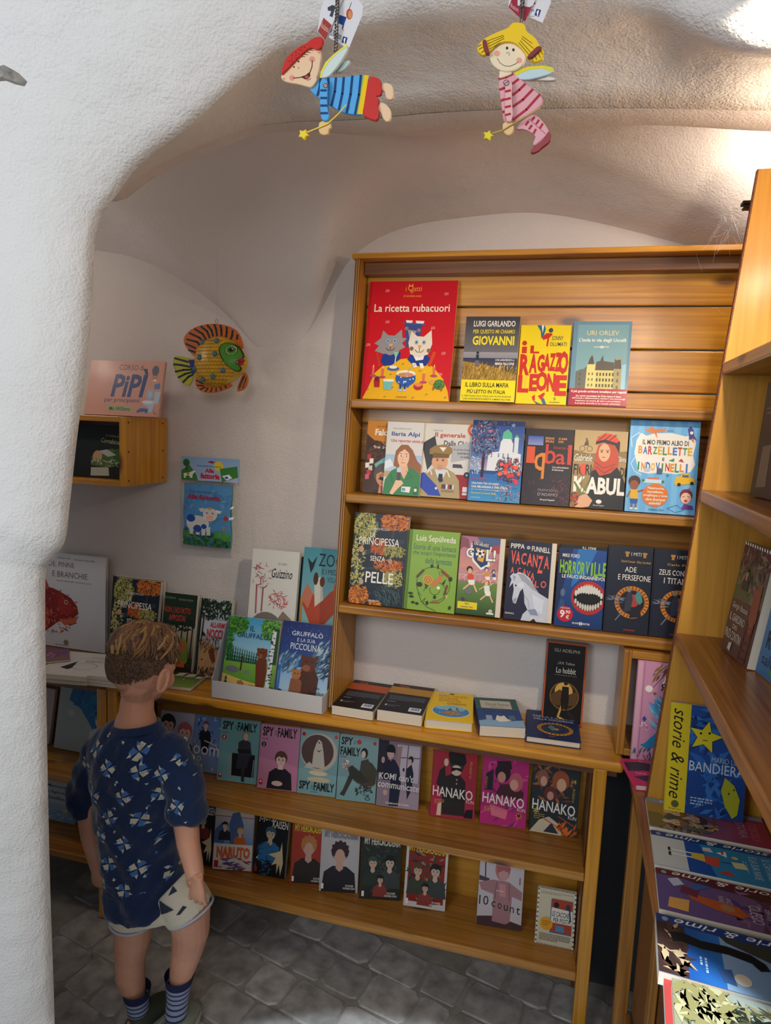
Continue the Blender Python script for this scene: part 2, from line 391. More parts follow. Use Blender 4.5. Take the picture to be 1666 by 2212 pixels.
# ------------------------------------------------------------------ main bookcase (upper part, plank back, slanting sides)
XL, XR = -.586, .46
def yf(z): return 1.70+(z-.77)*.085
case = empty('bookcase', (0, 1.8, .79), 'tall honey pine bookcase with plank back standing on the counter against the vaulted wall', 'bookcase')
def side(x0, x1, name='side_panel'):
    mb = MB(); z0, z1 = .78, 1.992
    mb.hexa([(x0, yf(z0), z0), (x0, yf(z1), z1), (x0, YW-.012, z0), (x0, YW-.012, z1), (x1, yf(z0), z0), (x1, yf(z1), z1), (x1, YW-.012, z0), (x1, YW-.012, z1)])
    return mb.build(name, ply(2), case)
sp_ = side(XL, XL+.013)
mb = MB(); z0, z1 = .78, 1.992
mb.hexa([(XL-.0003, yf(z0)-.0022, z0), (XL-.0003, yf(z1)-.0022, z1), (XL-.0003, yf(z0)+.0005, z0), (XL-.0003, yf(z1)+.0005, z1), (XL+.0133, yf(z0)-.0022, z0), (XL+.0133, yf(z1)-.0022, z1), (XL+.0133, yf(z0)+.0005, z0), (XL+.0133, yf(z1)+.0005, z1)])
eb = mb.build('edge_band', plyedge(), sp_); eb.parent = case; eb['label'] = 'striped layered plywood front edge'
side(XR-.013, XR)
MB().box(XL-.008, XR+.006, yf(2)-.012, YW-.012, 1.992, 2.006).build('top_board', pine(0), case, bevel=.002)
MB().box(XL+.014, XR-.014, 1.835, 1.872, 1.958, 1.9915).build('trim_rail', dark(0), case, bevel=.003)
SH = [(1.622, yf(1.62)-.016), (1.368, yf(1.37)-.012), (1.068, yf(1.07)-.012)]
for z, y in SH:
    MB().box(XL+.0135, XR-.0135, y, 1.868, z-.024, z).build('shelf', worn(0), case, bevel=.0055, seg=3)
zb = 1.985; hp = .107
while zb > 1.05:
    MB().box(XL+.0135, XR-.0135, 1.871, 1.884, max(zb-hp+.0035, 1.045), zb).build('back_plank', pine(0) if zb > 1.62 else worn(0), case, bevel=.003)
    zb -= hp
# ------------------------------------------------------------------ counters
def counter(x0, x1, label, posts, right_end=False, zt=.77):
    r = empty('counter', ((x0+x1)/2, 1.78, 0), label, 'counter')
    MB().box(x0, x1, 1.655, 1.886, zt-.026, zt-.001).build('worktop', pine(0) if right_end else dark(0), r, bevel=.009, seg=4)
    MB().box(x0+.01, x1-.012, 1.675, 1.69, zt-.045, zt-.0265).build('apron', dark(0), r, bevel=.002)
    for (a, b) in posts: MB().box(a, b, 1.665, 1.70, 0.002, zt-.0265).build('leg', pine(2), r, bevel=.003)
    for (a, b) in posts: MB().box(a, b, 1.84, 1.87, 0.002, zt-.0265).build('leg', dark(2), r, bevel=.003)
    return r
XJ = onY(233, 1750, 1.665).x
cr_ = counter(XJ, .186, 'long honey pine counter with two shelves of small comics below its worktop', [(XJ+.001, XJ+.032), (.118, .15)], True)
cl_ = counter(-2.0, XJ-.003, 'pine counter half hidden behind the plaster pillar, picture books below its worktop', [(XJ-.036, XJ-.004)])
def lowshelf(r, x0, x1, z, t, y0, m=None):
    MB().box(x0, x1, y0, 1.868, z-t, z).build('shelf', m or worn(0), r, bevel=.003)
SZ = (.462, .190)
lowshelf(cr_, XJ+.033, .1175, SZ[0], .022, 1.668); lowshelf(cr_, XJ+.033, .1175, SZ[1], .026, 1.668)
MB().box(XJ+.033, .1175, 1.872, 1.884, .15, .742).build('back_panel', ply(0), cr_)
MB().box(.1135, .1175, 1.70, 1.868, .195, .742).build('side_panel', dark(2), cr_, bevel=.002)
lowshelf(cl_, -1.99, XJ-.037, .455, .024, 1.65); lowshelf(cl_, -1.99, XJ-.037, .205, .022, 1.65)
MB().box(-1.99, XJ-.037, 1.872, 1.884, .15, .742).build('back_panel', ply(0), cl_)
# ------------------------------------------------------------------ right-hand unit running towards the camera
XF = .196
ru = empty('counter', (.4, .9, 0), 'dark pine counter along the right side covered with flat picture books', 'counter')
MB().box(XF, .6, .25, 1.70, .742, .770).build('worktop', wood('brown_pine', 1, '#6a3818', '#b87a3a', .3), ru, bevel=.009, seg=4)
MB().box(XF+.03, XF+.045, .25, 1.655, .70, .7415).build('apron', dark(1), ru, bevel=.002)
for y in (1.62, .30):
    MB().box(XF+.012, XF+.045, y, y+.03, .002, .699).build('leg', worn(2), ru, bevel=.003)
    MB().box(.55, .58, y, y+.03, .002, .7415).build('leg', worn(2), ru, bevel=.003)
MB().box(XF+.05, XF+.062, .32, 1.60, .18, .69).build('cupboard_panel', dark(2), ru, bevel=.002)
MB().box(XF+.034, XF+.0485, 1.30, 1.335, .10, .695).build('panel_stile', worn(2), ru, bevel=.002)
MB().box(XF+.034, XF+.0485, .55, .585, .10, .695).build('panel_stile', worn(2), ru, bevel=.002)
MB().box(XF+.034, XF+.0485, .34, 1.60, .14, .17).build('lower_rail', worn(1), ru, bevel=.002)
rb = empty('bookcase', (.4, .9, .772), 'side bookcase with a bright yellow end panel and brown sloping shelves at the right', 'bookcase')
def xf(z): return .222+(z-.80)*.0705
def rside(y0, y1, z1=2.068):
    z0 = .772; mb = MB()
    mb.hexa([(xf(z0), y0, z0), (xf(z1), y0, z1), (xf(z0), y1, z0), (xf(z1), y1, z1), (.6, y0, z0), (.6, y0, z1), (.6, y1, z0), (.6, y1, z1)])
    p = mb.build('side_panel', ply(2), rb)
    mb = MB(); mb.hexa([(xf(z0)-.002, y0-.0003, z0), (xf(z1)-.002, y0-.0003, z1), (xf(z0)-.002, y1+.0003, z0), (xf(z1)-.002, y1+.0003, z1), (xf(z0)+.0006, y0-.0003, z0), (xf(z1)+.0006, y0-.0003, z1), (xf(z0)+.0006, y1+.0003, z0), (xf(z1)+.0006, y1+.0003, z1)])
    e = mb.build('edge_band', plain('red_brown_edge', '#7c4320', .6, bump=1, bscale=400, var=.4, vscale=200), rb); e['label'] = 'rough red-brown front edge'
rside(1.500, 1.513); rside(.30, .313)
RZ = [(1.706, .024), (1.452, .026), (1.150, .026)]
for z, t in RZ:
    MB().box(xf(z)-.002, .585, .3135, 1.4995, z-t, z).build('shelf', wood('brown_pine', 1, '#6a3818', '#b87a3a', .3), rb, bevel=.004, seg=3)
MB().box(.586, .60, .3135, 1.4995, .775, 2.06).build('back_panel', dark(2), rb)
MB().box(.155, .60, 1.880, 1.892, .0, .735).build('shade_panel', plain('shade_charcoal', '#34353a', .8, bump=.3, bscale=60), kind='structure')  # dark sheet on the wall, painting in the shade of the corner gap
# small open box cabinet in the corner
bx = empty('box_shelf', (.29, 1.80, .771), 'small open pine box cabinet in the corner behind the yellow end panel', 'shelf')
x0, x1, y0, y1, z0, z1 = .1885, .424, 1.702, 1.855, .772, 1.038
MB().box(x0-.020, x0-.002, y0, y1, z0, z1).build('side_board', worn(2), bx, bevel=.0015)
MB().box(x0-.002, x1, y0, y1, z1-.018, z1).build('top_board', worn(0), bx, bevel=.0015)
MB().box(x0-.002, x1, y0, y1, z0, z0+.018).build('bottom_board', worn(0), bx, bevel=.0015)
MB().box(x1+.0005, x1+.018, y0, y1, z0, z1).build('side_board', worn(2), bx, bevel=.0015)
# wall box on the left
a = onY(268, 905, 1.70); 
def wall_box():
    Y0, Y1 = 1.68, 1.895
    P0 = onY(268, 900, Y0); P1 = onY(268, 1052, Y0); q = onX(362, 908, P0.x); zt, zbm = P0.z, P1.z; xr = P0.x; xl = xr-.44
    r = empty('box_shelf', ((xl+xr)/2, (Y0+Y1)/2, zbm), 'open pine box shelf on the left wall, half hidden by the plaster pillar', 'shelf')
    t = .016
    MB().box(xr-t, xr, Y0, Y1, zbm, zt).build('side_board', pine(2), r, bevel=.001)
    MB().box(xl, xl+t, Y0, Y1, zbm, zt).build('side_board', pine(2), r, bevel=.001)
    MB().box(xl+t+.0002, xr-t-.0002, Y0+.0005, Y1, zt-t, zt-.0003).build('top_board', pine(0), r, bevel=.001)
    MB().box(xl+t+.0002, xr-t-.0002, Y0+.0005, Y1, zbm+.0003, zbm+t).build('bottom_board', pine(0), r, bevel=.001)
    MB().box(xl+t, xr-t, Y1-.006, Y1-.001, zbm+t, zt-t).build('back_panel', dark(0), r)
    for dy in (.02, .19):
        for dz in (.016, (zt-zbm)*.5, zt-zbm-.016):
            if 0 < dy < Y1-Y0: MB().ball((xr+.0003, Y0+dy, zbm+dz), .0025, 8, 5).build('nail_head', plain('dark_nail', '#3a2412', .5, .5), r, label='dark nail head')
    return xl, xr, Y0, Y1, zbm, zt
WB = wall_box()
print('WB', WB, 'box side far px', proj((WB[1], WB[3], WB[5])), 'stones', NST)
# ------------------------------------------------------------------ printed covers: flat vector art (percent of the cover, y downwards), one thin printed sheet per book
_TC = {}
def glyphs(s, b=0, it=0):
    k = (s, b, it)
    if k in _TC: return _TC[k]
    cu = bpy.data.curves.new('t', 'FONT'); cu.body = s; cu.resolution_u = 2; cu.offset = b; cu.shear = it; cu.fill_mode = 'BOTH'
    o = bpy.data.objects.new('t', cu); COL.objects.link(o); dg = bpy.context.evaluated_depsgraph_get(); me = o.evaluated_get(dg).to_mesh()
    me.calc_loop_triangles(); V = [(v.co.x, v.co.y) for v in me.vertices]; T = [tuple(t.vertices) for t in me.loop_triangles]
    o.evaluated_get(dg).to_mesh_clear(); bpy.data.objects.remove(o); bpy.data.curves.remove(cu)
    xs = [v[0] for v in V]; ys = [v[1] for v in V]; x0, x1, y0, y1 = min(xs), max(xs), min(ys), max(ys)
    _TC[k] = ([((x-x0)/(x1-x0), 1-(y-y0)/(y1-y0)) for x, y in V], T); return _TC[k]
def mix(a, b, t): A, B = lin(a), lin(b); return [x+(y-x)*t for x, y in zip(A, B)]
class Art:
    EPS = .00004
    def __init__(s, w, h, bg=None): s.w = w; s.h = h; s.asp = w/h; s.T = []; s.n = 0; s.bg = bg; s.rnd = random.Random(7); s.clip = True
    def tri(s, P, c):       # c: colour or 3 colours (linear lists)
        L = s.n
        if s.clip:
            if all(0 <= x <= 100 and 0 <= y <= 100 for x, y in P): s.T.append((P, c, L)); return
            Q = [(x, y) for x, y in P]
            for ax, lim, sg in ((0, 0, 1), (0, 100, -1), (1, 0, 1), (1, 100, -1)):
                R = []
                for i in range(len(Q)):
                    a, b = Q[i], Q[(i+1) % len(Q)]; ia = (a[ax]-lim)*sg >= 0; ib = (b[ax]-lim)*sg >= 0
                    if ia: R.append(a)
                    if ia != ib: t = (lim-a[ax])/(b[ax]-a[ax]); R.append((a[0]+(b[0]-a[0])*t, a[1]+(b[1]-a[1])*t))
                Q = R
                if len(Q) < 3: return
            if c and isinstance(c[0], list): c = c[0]
            for i in range(1, len(Q)-1): s.T.append(([Q[0], Q[i], Q[i+1]], c, L))
        else: s.T.append((P, c, L))
    def p(s, pts, c):
        s.n += 1; c = lin(c) if isinstance(c, str) else c
        for t in tessellate_polygon([[Vector((x, y, 0)) for x, y in pts]]): s.tri([pts[i] for i in t], c)
    def r(s, x0, y0, x1, y1, c): s.p([(x0, y0), (x1, y0), (x1, y1), (x0, y1)], c)
    def g(s, x0, y0, x1, y1, c0, c1, horiz=False):
        s.n += 1; a, b = lin(c0), lin(c1); P = [(x0, y0), (x1, y0), (x1, y1), (x0, y1)]; C = [a, b, b, a] if horiz else [a, a, b, b]
        for q in ((0, 1, 2), (0, 2, 3)): s.T.append(([P[i] for i in q], [C[i] for i in q], s.n))
    def e(s, cx, cy, rx, ry, c, rot=0, n=18, a0=0, a1=360):
        ro = math.radians(rot); P = []
        m = n if a1-a0 >= 360 else n+1
        for i in range(m):
            a = math.radians(a0+(a1-a0)*i/n); x = rx*math.cos(a); y = ry*math.sin(a)/s.asp
            P.append((cx+x*math.cos(ro)-y*math.sin(ro), cy+(x*math.sin(ro)+y*math.cos(ro))*s.asp))
        s.p(P, c)
    def c(s, cx, cy, r, c, n=16): s.e(cx, cy, r, r*s.asp*1, c, n=n) if 0 else s.p([(cx+r*math.cos(2*math.pi*i/n), cy+r*s.asp*math.sin(2*math.pi*i/n)) for i in range(n)], c)
    def o(s, cx, cy, rx, ry, c, n=20):     # plain ellipse, both radii in percent of their own axis
        s.p([(cx+rx*math.cos(2*math.pi*i/n), cy+ry*math.sin(2*math.pi*i/n)) for i in range(n)], c)
    def l(s, pts, w, c, close=False):
        s.n += 1; c = lin(c); a = s.asp; w1 = w/2
        if close: pts = pts+[pts[0]]
        for (x0, y0), (x1, y1) in zip(pts, pts[1:]):
            dx, dy = x1-x0, (y1-y0)/a; d = math.hypot(dx, dy) or 1; ex, ey = dx/d*w1*.4, dy/d*w1*.4; nx, ny = -dy/d*w1, dx/d*w1
            Q = [(x0-ex+nx, y0+(ny-ey)*a), (x1+ex+nx, y1+(ny+ey)*a), (x1+ex-nx, y1+(ey-ny)*a), (x0-ex-nx, y0+(-ny-ey)*a)]
            s.tri(Q[:3], c); s.tri([Q[0], Q[2], Q[3]], c)
    def ring(s, cx, cy, rx, ry, w, c, n=24, a0=0, a1=360): s.l([(cx+rx*math.cos(math.radians(a0+(a1-a0)*i/n)), cy+ry*math.sin(math.radians(a0+(a1-a0)*i/n))) for i in range(n+1)], w, c)
    def t(s, txt, x0, y0, x1, y1, c, b=0, i=0, rot=0, slope=0):
        """text fitted to the box; rot 90 = reads downwards"""
        s.n += 1; V, T = glyphs(txt, b, i); c = lin(c); P = []
        for u, v in V:
            if rot == 90: u, v = 1-v, u
            elif rot == 180: u, v = 1-u, 1-v
            P.append((x0+(x1-x0)*u, y0+(y1-y0)*v+slope*(u-.5)))
        for q in T: s.tri([P[k] for k in q], c)
    def tt(s, txt, x0, y0, x1, y1, cols, b=.02):     # every letter its own colour
        n = len(txt); w = (x1-x0)/n
        for k, ch in enumerate(txt):
            if ch != ' ': s.t(ch, x0+w*k+w*.06*(ch != 'I')+w*.3*(ch == 'I'), y0+(k % 2)*.5, x0+w*(k+.94)-w*.3*(ch == 'I'), y1+(k % 3)*.4, cols[k % len(cols)], b)
    def para(s, x0, y0, x1, y1, n, c, k=.45):        # small print too fine to read
        s.n += 1; c = lin(c); h = (y1-y0)/n
        for j in range(n):
            x = x0; end = x1 if j < n-1 else x0+(x1-x0)*.6; y = y0+h*j
            while x < end-1:
                w = s.rnd.uniform(2, 7); q = min(x+w, end); s.T.append(([(x, y), (q, y), (q, y+h*k)], c, s.n)); s.T.append(([(x, y), (q, y+h*k), (x, y+h*k)], c, s.n)); x += w+1.3
    def sc(s, n, x0, y0, x1, y1, cols, w, l=2.2, seed=1, kind='leaf', ang=None):
        R = random.Random(seed); s.n += 1; a = s.asp; C = [lin(c) for c in cols]
        for _ in range(n):
            while 1:
                u, v = R.uniform(-1.1, 1.1), R.uniform(-1.1, 1.1)
                if abs(u)**3+abs(v)**3 < 1.15+.25*math.sin(u*7+v*5+seed): break
            x, y, g = (x0+x1)/2+(x1-x0)/2*u, (y0+y1)/2+(y1-y0)/2*v, R.uniform(0, 6.28) if ang is None else math.radians(ang+R.uniform(-25, 25))
            q = w*R.uniform(.6, 1.3); ca, sa = math.cos(g), math.sin(g)
            def k(u, v): return (x+(u*ca-v*sa)*q, y+(u*sa+v*ca)*q*a)
            c = R.choice(C)
            if kind == 'leaf': s.tri([k(-l, 0), k(0, -.5), k(l, 0)], c); s.tri([k(-l, 0), k(l, 0), k(0, .5)], c)
            elif kind == 'dot':
                P = [k(math.cos(j*1.047), math.sin(j*1.047)) for j in range(6)]
                for j in range(1, 5): s.tri([P[0], P[j], P[j+1]], c)
            if _ % 12 == 0: s.n += 1
    def star(s, cx, cy, r, c, k=.42, n=5, rot=-90):
        s.p([(cx+(r if i % 2 == 0 else r*k)*math.cos(math.radians(rot+180/n*i)), cy+s.asp*(r if i % 2 == 0 else r*k)*math.sin(math.radians(rot+180/n*i))) for i in range(2*n)], c)
    def bust(s, cx, cy, k, hair='#222222', skin='#e8b898', cloth='#333333', long=0, face=1, eye='#222222', body=1):
        """generic figure: head radius k percent"""
        a = s.asp
        if body: s.p([(cx-k*2.3, cy+k*5.2*a), (cx-k*2.0, cy+k*2.4*a), (cx-k*.9, cy+k*1.6*a), (cx+k*.9, cy+k*1.6*a), (cx+k*2.0, cy+k*2.4*a), (cx+k*2.3, cy+k*5.2*a)], cloth)
        if long: s.p([(cx-k*1.2, cy-k*.3*a), (cx+k*1.2, cy-k*.3*a), (cx+k*1.5, cy+k*long*a), (cx+k*.7, cy+k*(long+.3)*a), (cx, cy+k*1.2*a), (cx-k*.7, cy+k*(long+.3)*a), (cx-k*1.5, cy+k*long*a)], hair)
        s.p([(cx-k*.35, cy+k*.6*a), (cx+k*.35, cy+k*.6*a), (cx+k*.5, cy+k*1.9*a), (cx, cy+k*2.3*a), (cx-k*.5, cy+k*1.9*a)], skin)
        s.o(cx, cy-k*.25*a, k*1.14, k*1.2*a, hair); s.o(cx, cy+k*.12*a, k*.86, k*1.02*a, skin)
        s.p([(cx-k*.95, cy-k*.1*a), (cx-k*.8, cy-k*.9*a), (cx, cy-k*1.2*a), (cx+k*.8, cy-k*.9*a), (cx+k*.95, cy-k*.1*a), (cx+k*.5, cy-k*.45*a), (cx+k*.1, cy-k*.25*a), (cx-k*.3, cy-k*.5*a)], hair)
        if face:
            for sx in (-1, 1):
                s.o(cx+sx*k*.36, cy+k*.15*a, k*.11, k*.11*a, eye); s.l([(cx+sx*k*.2, cy-k*.08*a), (cx+sx*k*.52, cy-k*.06*a)], k*.08, hair)
            s.l([(cx, cy+k*.2*a), (cx+k*.07, cy+k*.5*a), (cx-k*.03, cy+k*.52*a)], k*.05, '#a8705a'); s.l([(cx-k*.25, cy+k*.74*a), (cx, cy+k*.8*a), (cx+k*.25, cy+k*.73*a)], k*.08, '#a04a40')
    def pine(s, x, y, w, h, c, n=4):
        for i in range(n): q = 1-i*.22; s.p([(x-w*q/2, y-h*i/n), (x+w*q/2, y-h*i/n), (x, y-h*(i+1.6)/(n+.6))], c)
    def build(s, mp, mat, parent, name='cover_print'):
        n = len(s.T)*3; co = []; cols = []
        e = s.EPS if s.n < 60 else .0024/s.n
        for P, c, L in s.T:
            cc = c if (c and isinstance(c[0], list)) else [c, c, c]
            # orientation: keep facing the viewer
            (ax, ay), (bx, by), (dx, dy) = P
            if (bx-ax)*(dy-ay)-(by-ay)*(dx-ax) > 0: P = [P[0], P[2], P[1]]; cc = [cc[0], cc[2], cc[1]]
            for (x, y), k in zip(P, cc): co.append(mp(x, y, .00008+L*e)); cols.append((*k[:3], 1))
        me = bpy.data.meshes.new(name); me.from_pydata([tuple(v) for v in co], [], [(i, i+1, i+2) for i in range(0, n, 3)])
        at = me.color_attributes.new('ink', 'FLOAT_COLOR', 'CORNER'); at.data.foreach_set('color', np.array(cols, 'f').ravel()); me.materials.append(mat)
        o = bpy.data.objects.new(name, me); COL.objects.link(o); o.parent = parent; return o

GLOSS = lambda: vcol('glossy_print', .42, .04)
PAPER = lambda: plain('page_paper', '#d9cdb8', .85)
def pagemat():
    if 'pages' in MATS: return MATS['pages']
    m, N, L, b = nmat('stacked_pages'); tc = N.new('ShaderNodeTexCoord'); mp = N.new('ShaderNodeMapping'); mp.inputs['Scale'].default_value = (1, 1800, 1)
    L.new(tc.outputs['Object'], mp.inputs[0]); nz = N.new('ShaderNodeTexNoise'); nz.inputs['Scale'].default_value = 1; L.new(mp.outputs[0], nz.inputs['Vector'])
    cr = N.new('ShaderNodeValToRGB'); e = cr.color_ramp.elements; e[0].position = .35; e[0].color = (*lin('#c9bca4'), 1); e[1].position = .65; e[1].color = (*lin('#ebe2d0'), 1)
    L.new(nz.outputs[0], cr.inputs[0]); L.new(cr.outputs[0], b.inputs['Base Color']); b.inputs['Roughness'].default_value = .8; MATS['pages'] = m; return m
PRINTS = []
def book(label, w, h, t, bg, art, loc, M, group=None, hard=False, spine=None, cat='book', name='book', pw=0, back=None):
    r = bpy.data.objects.new(name, None); COL.objects.link(r); r.empty_display_size = .03; r.matrix_world = Matrix.Translation(loc) @ M.to_4x4()
    tag(r, label, cat, group)
    k = .0016 if hard else .0005; ov = .0025 if hard else 0; sp = spine or bg; bk = back or bg
    mb = MB(); x0, x1 = -w/2, w/2
    # front board, back board and spine: one folded cover
    rr = .0 if not hard else .0015
    def U(x, y, z): return (x, y, z)
    mb.box(x0, x1, 0, k, 0, h, bg); mb.box(x0, x1, t-k, t, 0, h, bk)
    ns = 5; ring = [[], []]
    for j in range(ns+1):
        a = math.pi*j/ns; bulge = .0012 if not hard else .0022
        ring[0].append((x0-bulge*math.sin(a), t*j/ns)); ring[1].append((x0+k, k+(t-2*k)*j/ns))
    for j in range(ns):
        (ax, ay), (bx_, by) = ring[0][j], ring[0][j+1]; (cx, cy), (dx, dy) = ring[1][j], ring[1][j+1]
        mb.hexa([(ax, ay, 0), (ax, ay, h), (bx_, by, 0), (bx_, by, h), (cx, cy, 0), (cx, cy, h), (dx, dy, 0), (dx, dy, h)], sp)
    cv = mb.build('cover', GLOSS(), r, world=False)
    pb = MB().box(x0+k*1.1, x1-ov-.0004+pw, k*1.02, t-k*1.02, ov+.0001, h-ov-.0003).build('page_block', pagemat(), r, world=False)
    if art:
        A = Art(w, h); A.r(0, 0, 100, 100, bg); art(A)
        A.build(lambda x, y, e: ((x/100-.5)*w, -e, (1-y/100)*h), GLOSS(), cv)
    return r
def Rx(a): return Matrix.Rotation(a, 3, 'X')
def Rz(a): return Matrix.Rotation(a, 3, 'Z')
def standing(label, bl, br, ytop, Y, z, tilt, t, bg, art, xtop=None, yaw=0, roll=0, **kw):
    """bl, br: where its lower corners show; ytop: where the middle of its top edge shows"""
    if Y is None:
        a, b = onZ(*bl, z), onZ(*br, z); yaw = math.atan2(b.y-a.y, b.x-a.x)
    else: a, b = onY(bl[0], bl[1], Y), onY(br[0], br[1], Y)
    a.z = b.z = z; w = (b-a).length; c = (a+b)/2; ti = math.radians(tilt)
    R = Rz(yaw) @ Rx(-ti); up = R @ Vector((0, 0, 1)); lo, hi = .02, .6
    for _ in range(40):
        m = (lo+hi)/2
        if proj(c+up*m)[1] > ytop: lo = m
        else: hi = m
    c = c+Vector((0, 0, t*math.sin(ti)+.0006))
    return book(label, w, lo, t, bg, art, c, R @ Matrix.Rotation(math.radians(roll), 3, 'Y'), **kw)
def lying(label, fl, fr, bk, z, t, bg, art, **kw):
    """cover up, lower edge towards us; fl/fr/bk pixels of the top cover's front-left, front-right, back-left corners"""
    zt = z+t; a, b, c = onZ(*fl, zt), onZ(*fr, zt), onZ(*bk, zt); yaw = math.atan2(b.y-a.y, b.x-a.x); w = (b-a).length; up = Vector((-math.sin(yaw), math.cos(yaw), 0)); h = (c-a).dot(up)
    return book(label, w, h, t, bg, art, (a+b)/2, Rz(yaw) @ Rx(-math.pi/2), **kw)
# ------------------------------------------------------------------ covers of the upper case
W_, K_ = '#f2ece0', '#1c1a1c'
def cat(A, cx, cy, k, fur, mean=0):
    a = A.asp; A.p([(cx-k*1.05, cy-k*.2*a), (cx-k*.85, cy-k*1.25*a), (cx-k*.3, cy-k*.8*a), (cx+k*.3, cy-k*.75*a), (cx+k*.95, cy-k*1.35*a), (cx+k*1.1, cy-k*.1*a), (cx+k*.8, cy+k*.8*a), (cx, cy+k*1.1*a), (cx-k*.8, cy+k*.8*a)], fur)
    if mean: A.p([(cx-k*1.6, cy), (cx-k*.9, cy-k*.6*a), (cx-k*.9, cy+k*.3*a)], fur); A.p([(cx-k*1.5, cy+k*.7*a), (cx-k*.9, cy-k*.1*a), (cx-k*.5, cy+k*1.0*a)], fur); A.p([(cx+k*1.5, cy-k*.5*a), (cx+k*.9, cy-k*.6*a), (cx+k*.9, cy+k*.1*a)], fur); A.p([(cx+k*1.4, cy+k*.3*a), (cx+k*.9, cy-k*.2*a), (cx+k*.7, cy+k*.7*a)], fur)
    for sx in (-.32, .35): A.o(cx+sx*k, cy-k*.25*a, k*.17, k*.2*a, '#8fb0d0'); A.o(cx+sx*k, cy-k*.25*a, k*.06, k*.07*a, K_)
    A.p([(cx-.2*k, cy), (cx+.2*k, cy), (cx+.1*k, cy+.25*k*a), (cx-.1*k, cy+.25*k*a)], '#e8a860'); A.l([(cx, cy+.25*k*a), (cx, cy+.55*k*a)], .6, K_); A.l([(cx-.4*k, cy+.4*k*a), (cx-.2*k, cy+.62*k*a), (cx+.2*k, cy+.62*k*a), (cx+.4*k, cy+.4*k*a)], .6, K_)
def a_cats(A):
    R = '#cf1020'; A.r(0, 0, 3.5, 100, '#b80d1c')
    A.p([(2, 100), (8, 90), (14, 78), (24, 71), (36, 66.5), (52, 65), (66, 67), (80, 72), (92, 82), (98, 92), (100, 100)], '#eeb60e')
    for x, y in ((21, 8), (88, 11), (24, 34.5), (76, 39.5), (4, 54), (90, 60.5), (88, 78)): A.t('GN', x-2.2, y-1.2, x+2.4, y+1.2, '#f4b8ac', 0, .3)
    A.t('i  gatti', 42, 4.5, 60, 10, '#f0b040', -.005); A.o(47.5, 6, 3, 2.2, '#f0b040'); A.o(47.5, 6, 2.2, 1.5, R); A.p([(45, 4.5), (45.6, 2, ), (47, 4)], '#f0b040'); A.p([(48, 4), (50, 2), (50, 4.8)], '#f0b040')
    A.t('di nicoletta costa', 40, 11.5, 60, 13.5, '#f0b040', 0, .3)
    A.t('La ricetta rubacuori', 7.5, 19.5, 93, 26, '#f8f0dc', .012)
    A.p([(44, 36), (64, 37), (61, 55), (48, 56)], '#3a4c8c'); A.p([(48, 41), (58, 42), (53, 55)], '#a89888'); A.c(46.5, 40, 2.2, '#8a7a74'); A.c(60.5, 41.5, 2.2, '#8a7a74')
    A.l([(42, 35.5), (67, 36.5)], 1.6, '#46589c'); A.p([(45, 33), (53, 33.4), (52, 35.4), (46, 35.2)], W_); A.p([(56, 33.4), (66, 33.8), (65, 36), (57, 35.6)], W_)
    A.l([(15, 61), (19, 72)], 2.5, '#c8381c'); A.l([(80, 60), (75, 71)], 3.5, '#d8481c')
    A.p([(20, 68), (22, 61), (42, 60), (42, 66), (33, 71), (24, 72)], '#1e3a8c'); A.p([(50, 66), (54, 61), (70, 61), (76, 65), (72, 71), (66, 72), (56, 70)], '#1e3a8c'); A.p([(56, 62), (69, 62), (68, 66), (60, 67)], W_)
    cat(A, 30, 53, 12, '#9a9494', 1); cat(A, 63, 54, 12.5, '#e8dcc8'); A.c(54, 57, 2.4, '#8a6a4c'); A.c(73.5, 58.5, 2.4, '#8a6a4c')
    A.p([(34, 60), (40, 60), (38, 64), (36, 64)], '#8ec8a8'); A.l([(37, 64), (36.5, 69)], 1, W_); A.o(35, 74, 7, 1.9, '#4668a8'); A.o(35, 72.8, 4.5, 1.3, W_)
    A.p([(56, 69), (60, 69), (62, 72), (58, 73)], W_); A.p([(64, 69), (68, 69), (70, 73), (66, 73.5)], W_)
    A.o(50, 82, 11.5, 6.5, '#2f5ca8'); A.o(50, 78, 11, 2.8, W_); A.o(50, 79, 9, 1.9, '#d88a4c'); A.l([(50, 80), (54, 74), (60, 70)], 1.1, '#b8b0a8'); A.p([(44, 87), (56, 87), (54, 89.5), (46, 89.5)], '#2f5ca8'); A.sc(8, 41, 80, 59, 86, ['#e8f0f8'], 1, kind='dot')
    for x, y in ((11, 73), (22, 74), (69, 77.5), (80, 72)): A.r(x, y, x+2.6, y+7, '#e86a5c'); A.p([(x+.4, y), (x+1.3, y-2.4), (x+2.2, y)], '#f8d860'); A.o(x+1.3, y+7.4, 4, 1, '#b8486a')
    A.p([(14, 84), (21, 84), (21, 90), (15, 90)], '#b81c2c'); A.c(17.5, 83, 3, '#7c1834'); A.p([(25, 83), (36, 83), (35, 92), (26, 92)], '#7cc0b8'); A.p([(25, 83), (37, 83), (37, 85), (25, 85)], W_)
    for x in (45, 50): A.p([(x-2, 93), (x-1.6, 88.5), (x+1.6, 88.5), (x+2, 93)], '#b8c4cc'); A.r(x-1.2, 87, x+1.2, 91, '#283c6c')
    A.o(65, 88.5, 5.2, 3, '#c02430'); A.o(65, 87.2, 4, 1.6, '#e88c50'); A.o(88, 86.5, 6.5, 4.2, '#4e7c3c'); A.sc(10, 83, 84, 92, 89, ['#7ca850', '#38602c'], 1.1, kind='dot'); A.o(80, 84.5, 3, 2, '#e0a050'); A.l([(82, 89), (82, 91)], 2, '#b85c30'); A.l([(91, 89.5), (91, 91.5)], 2, '#b85c30')
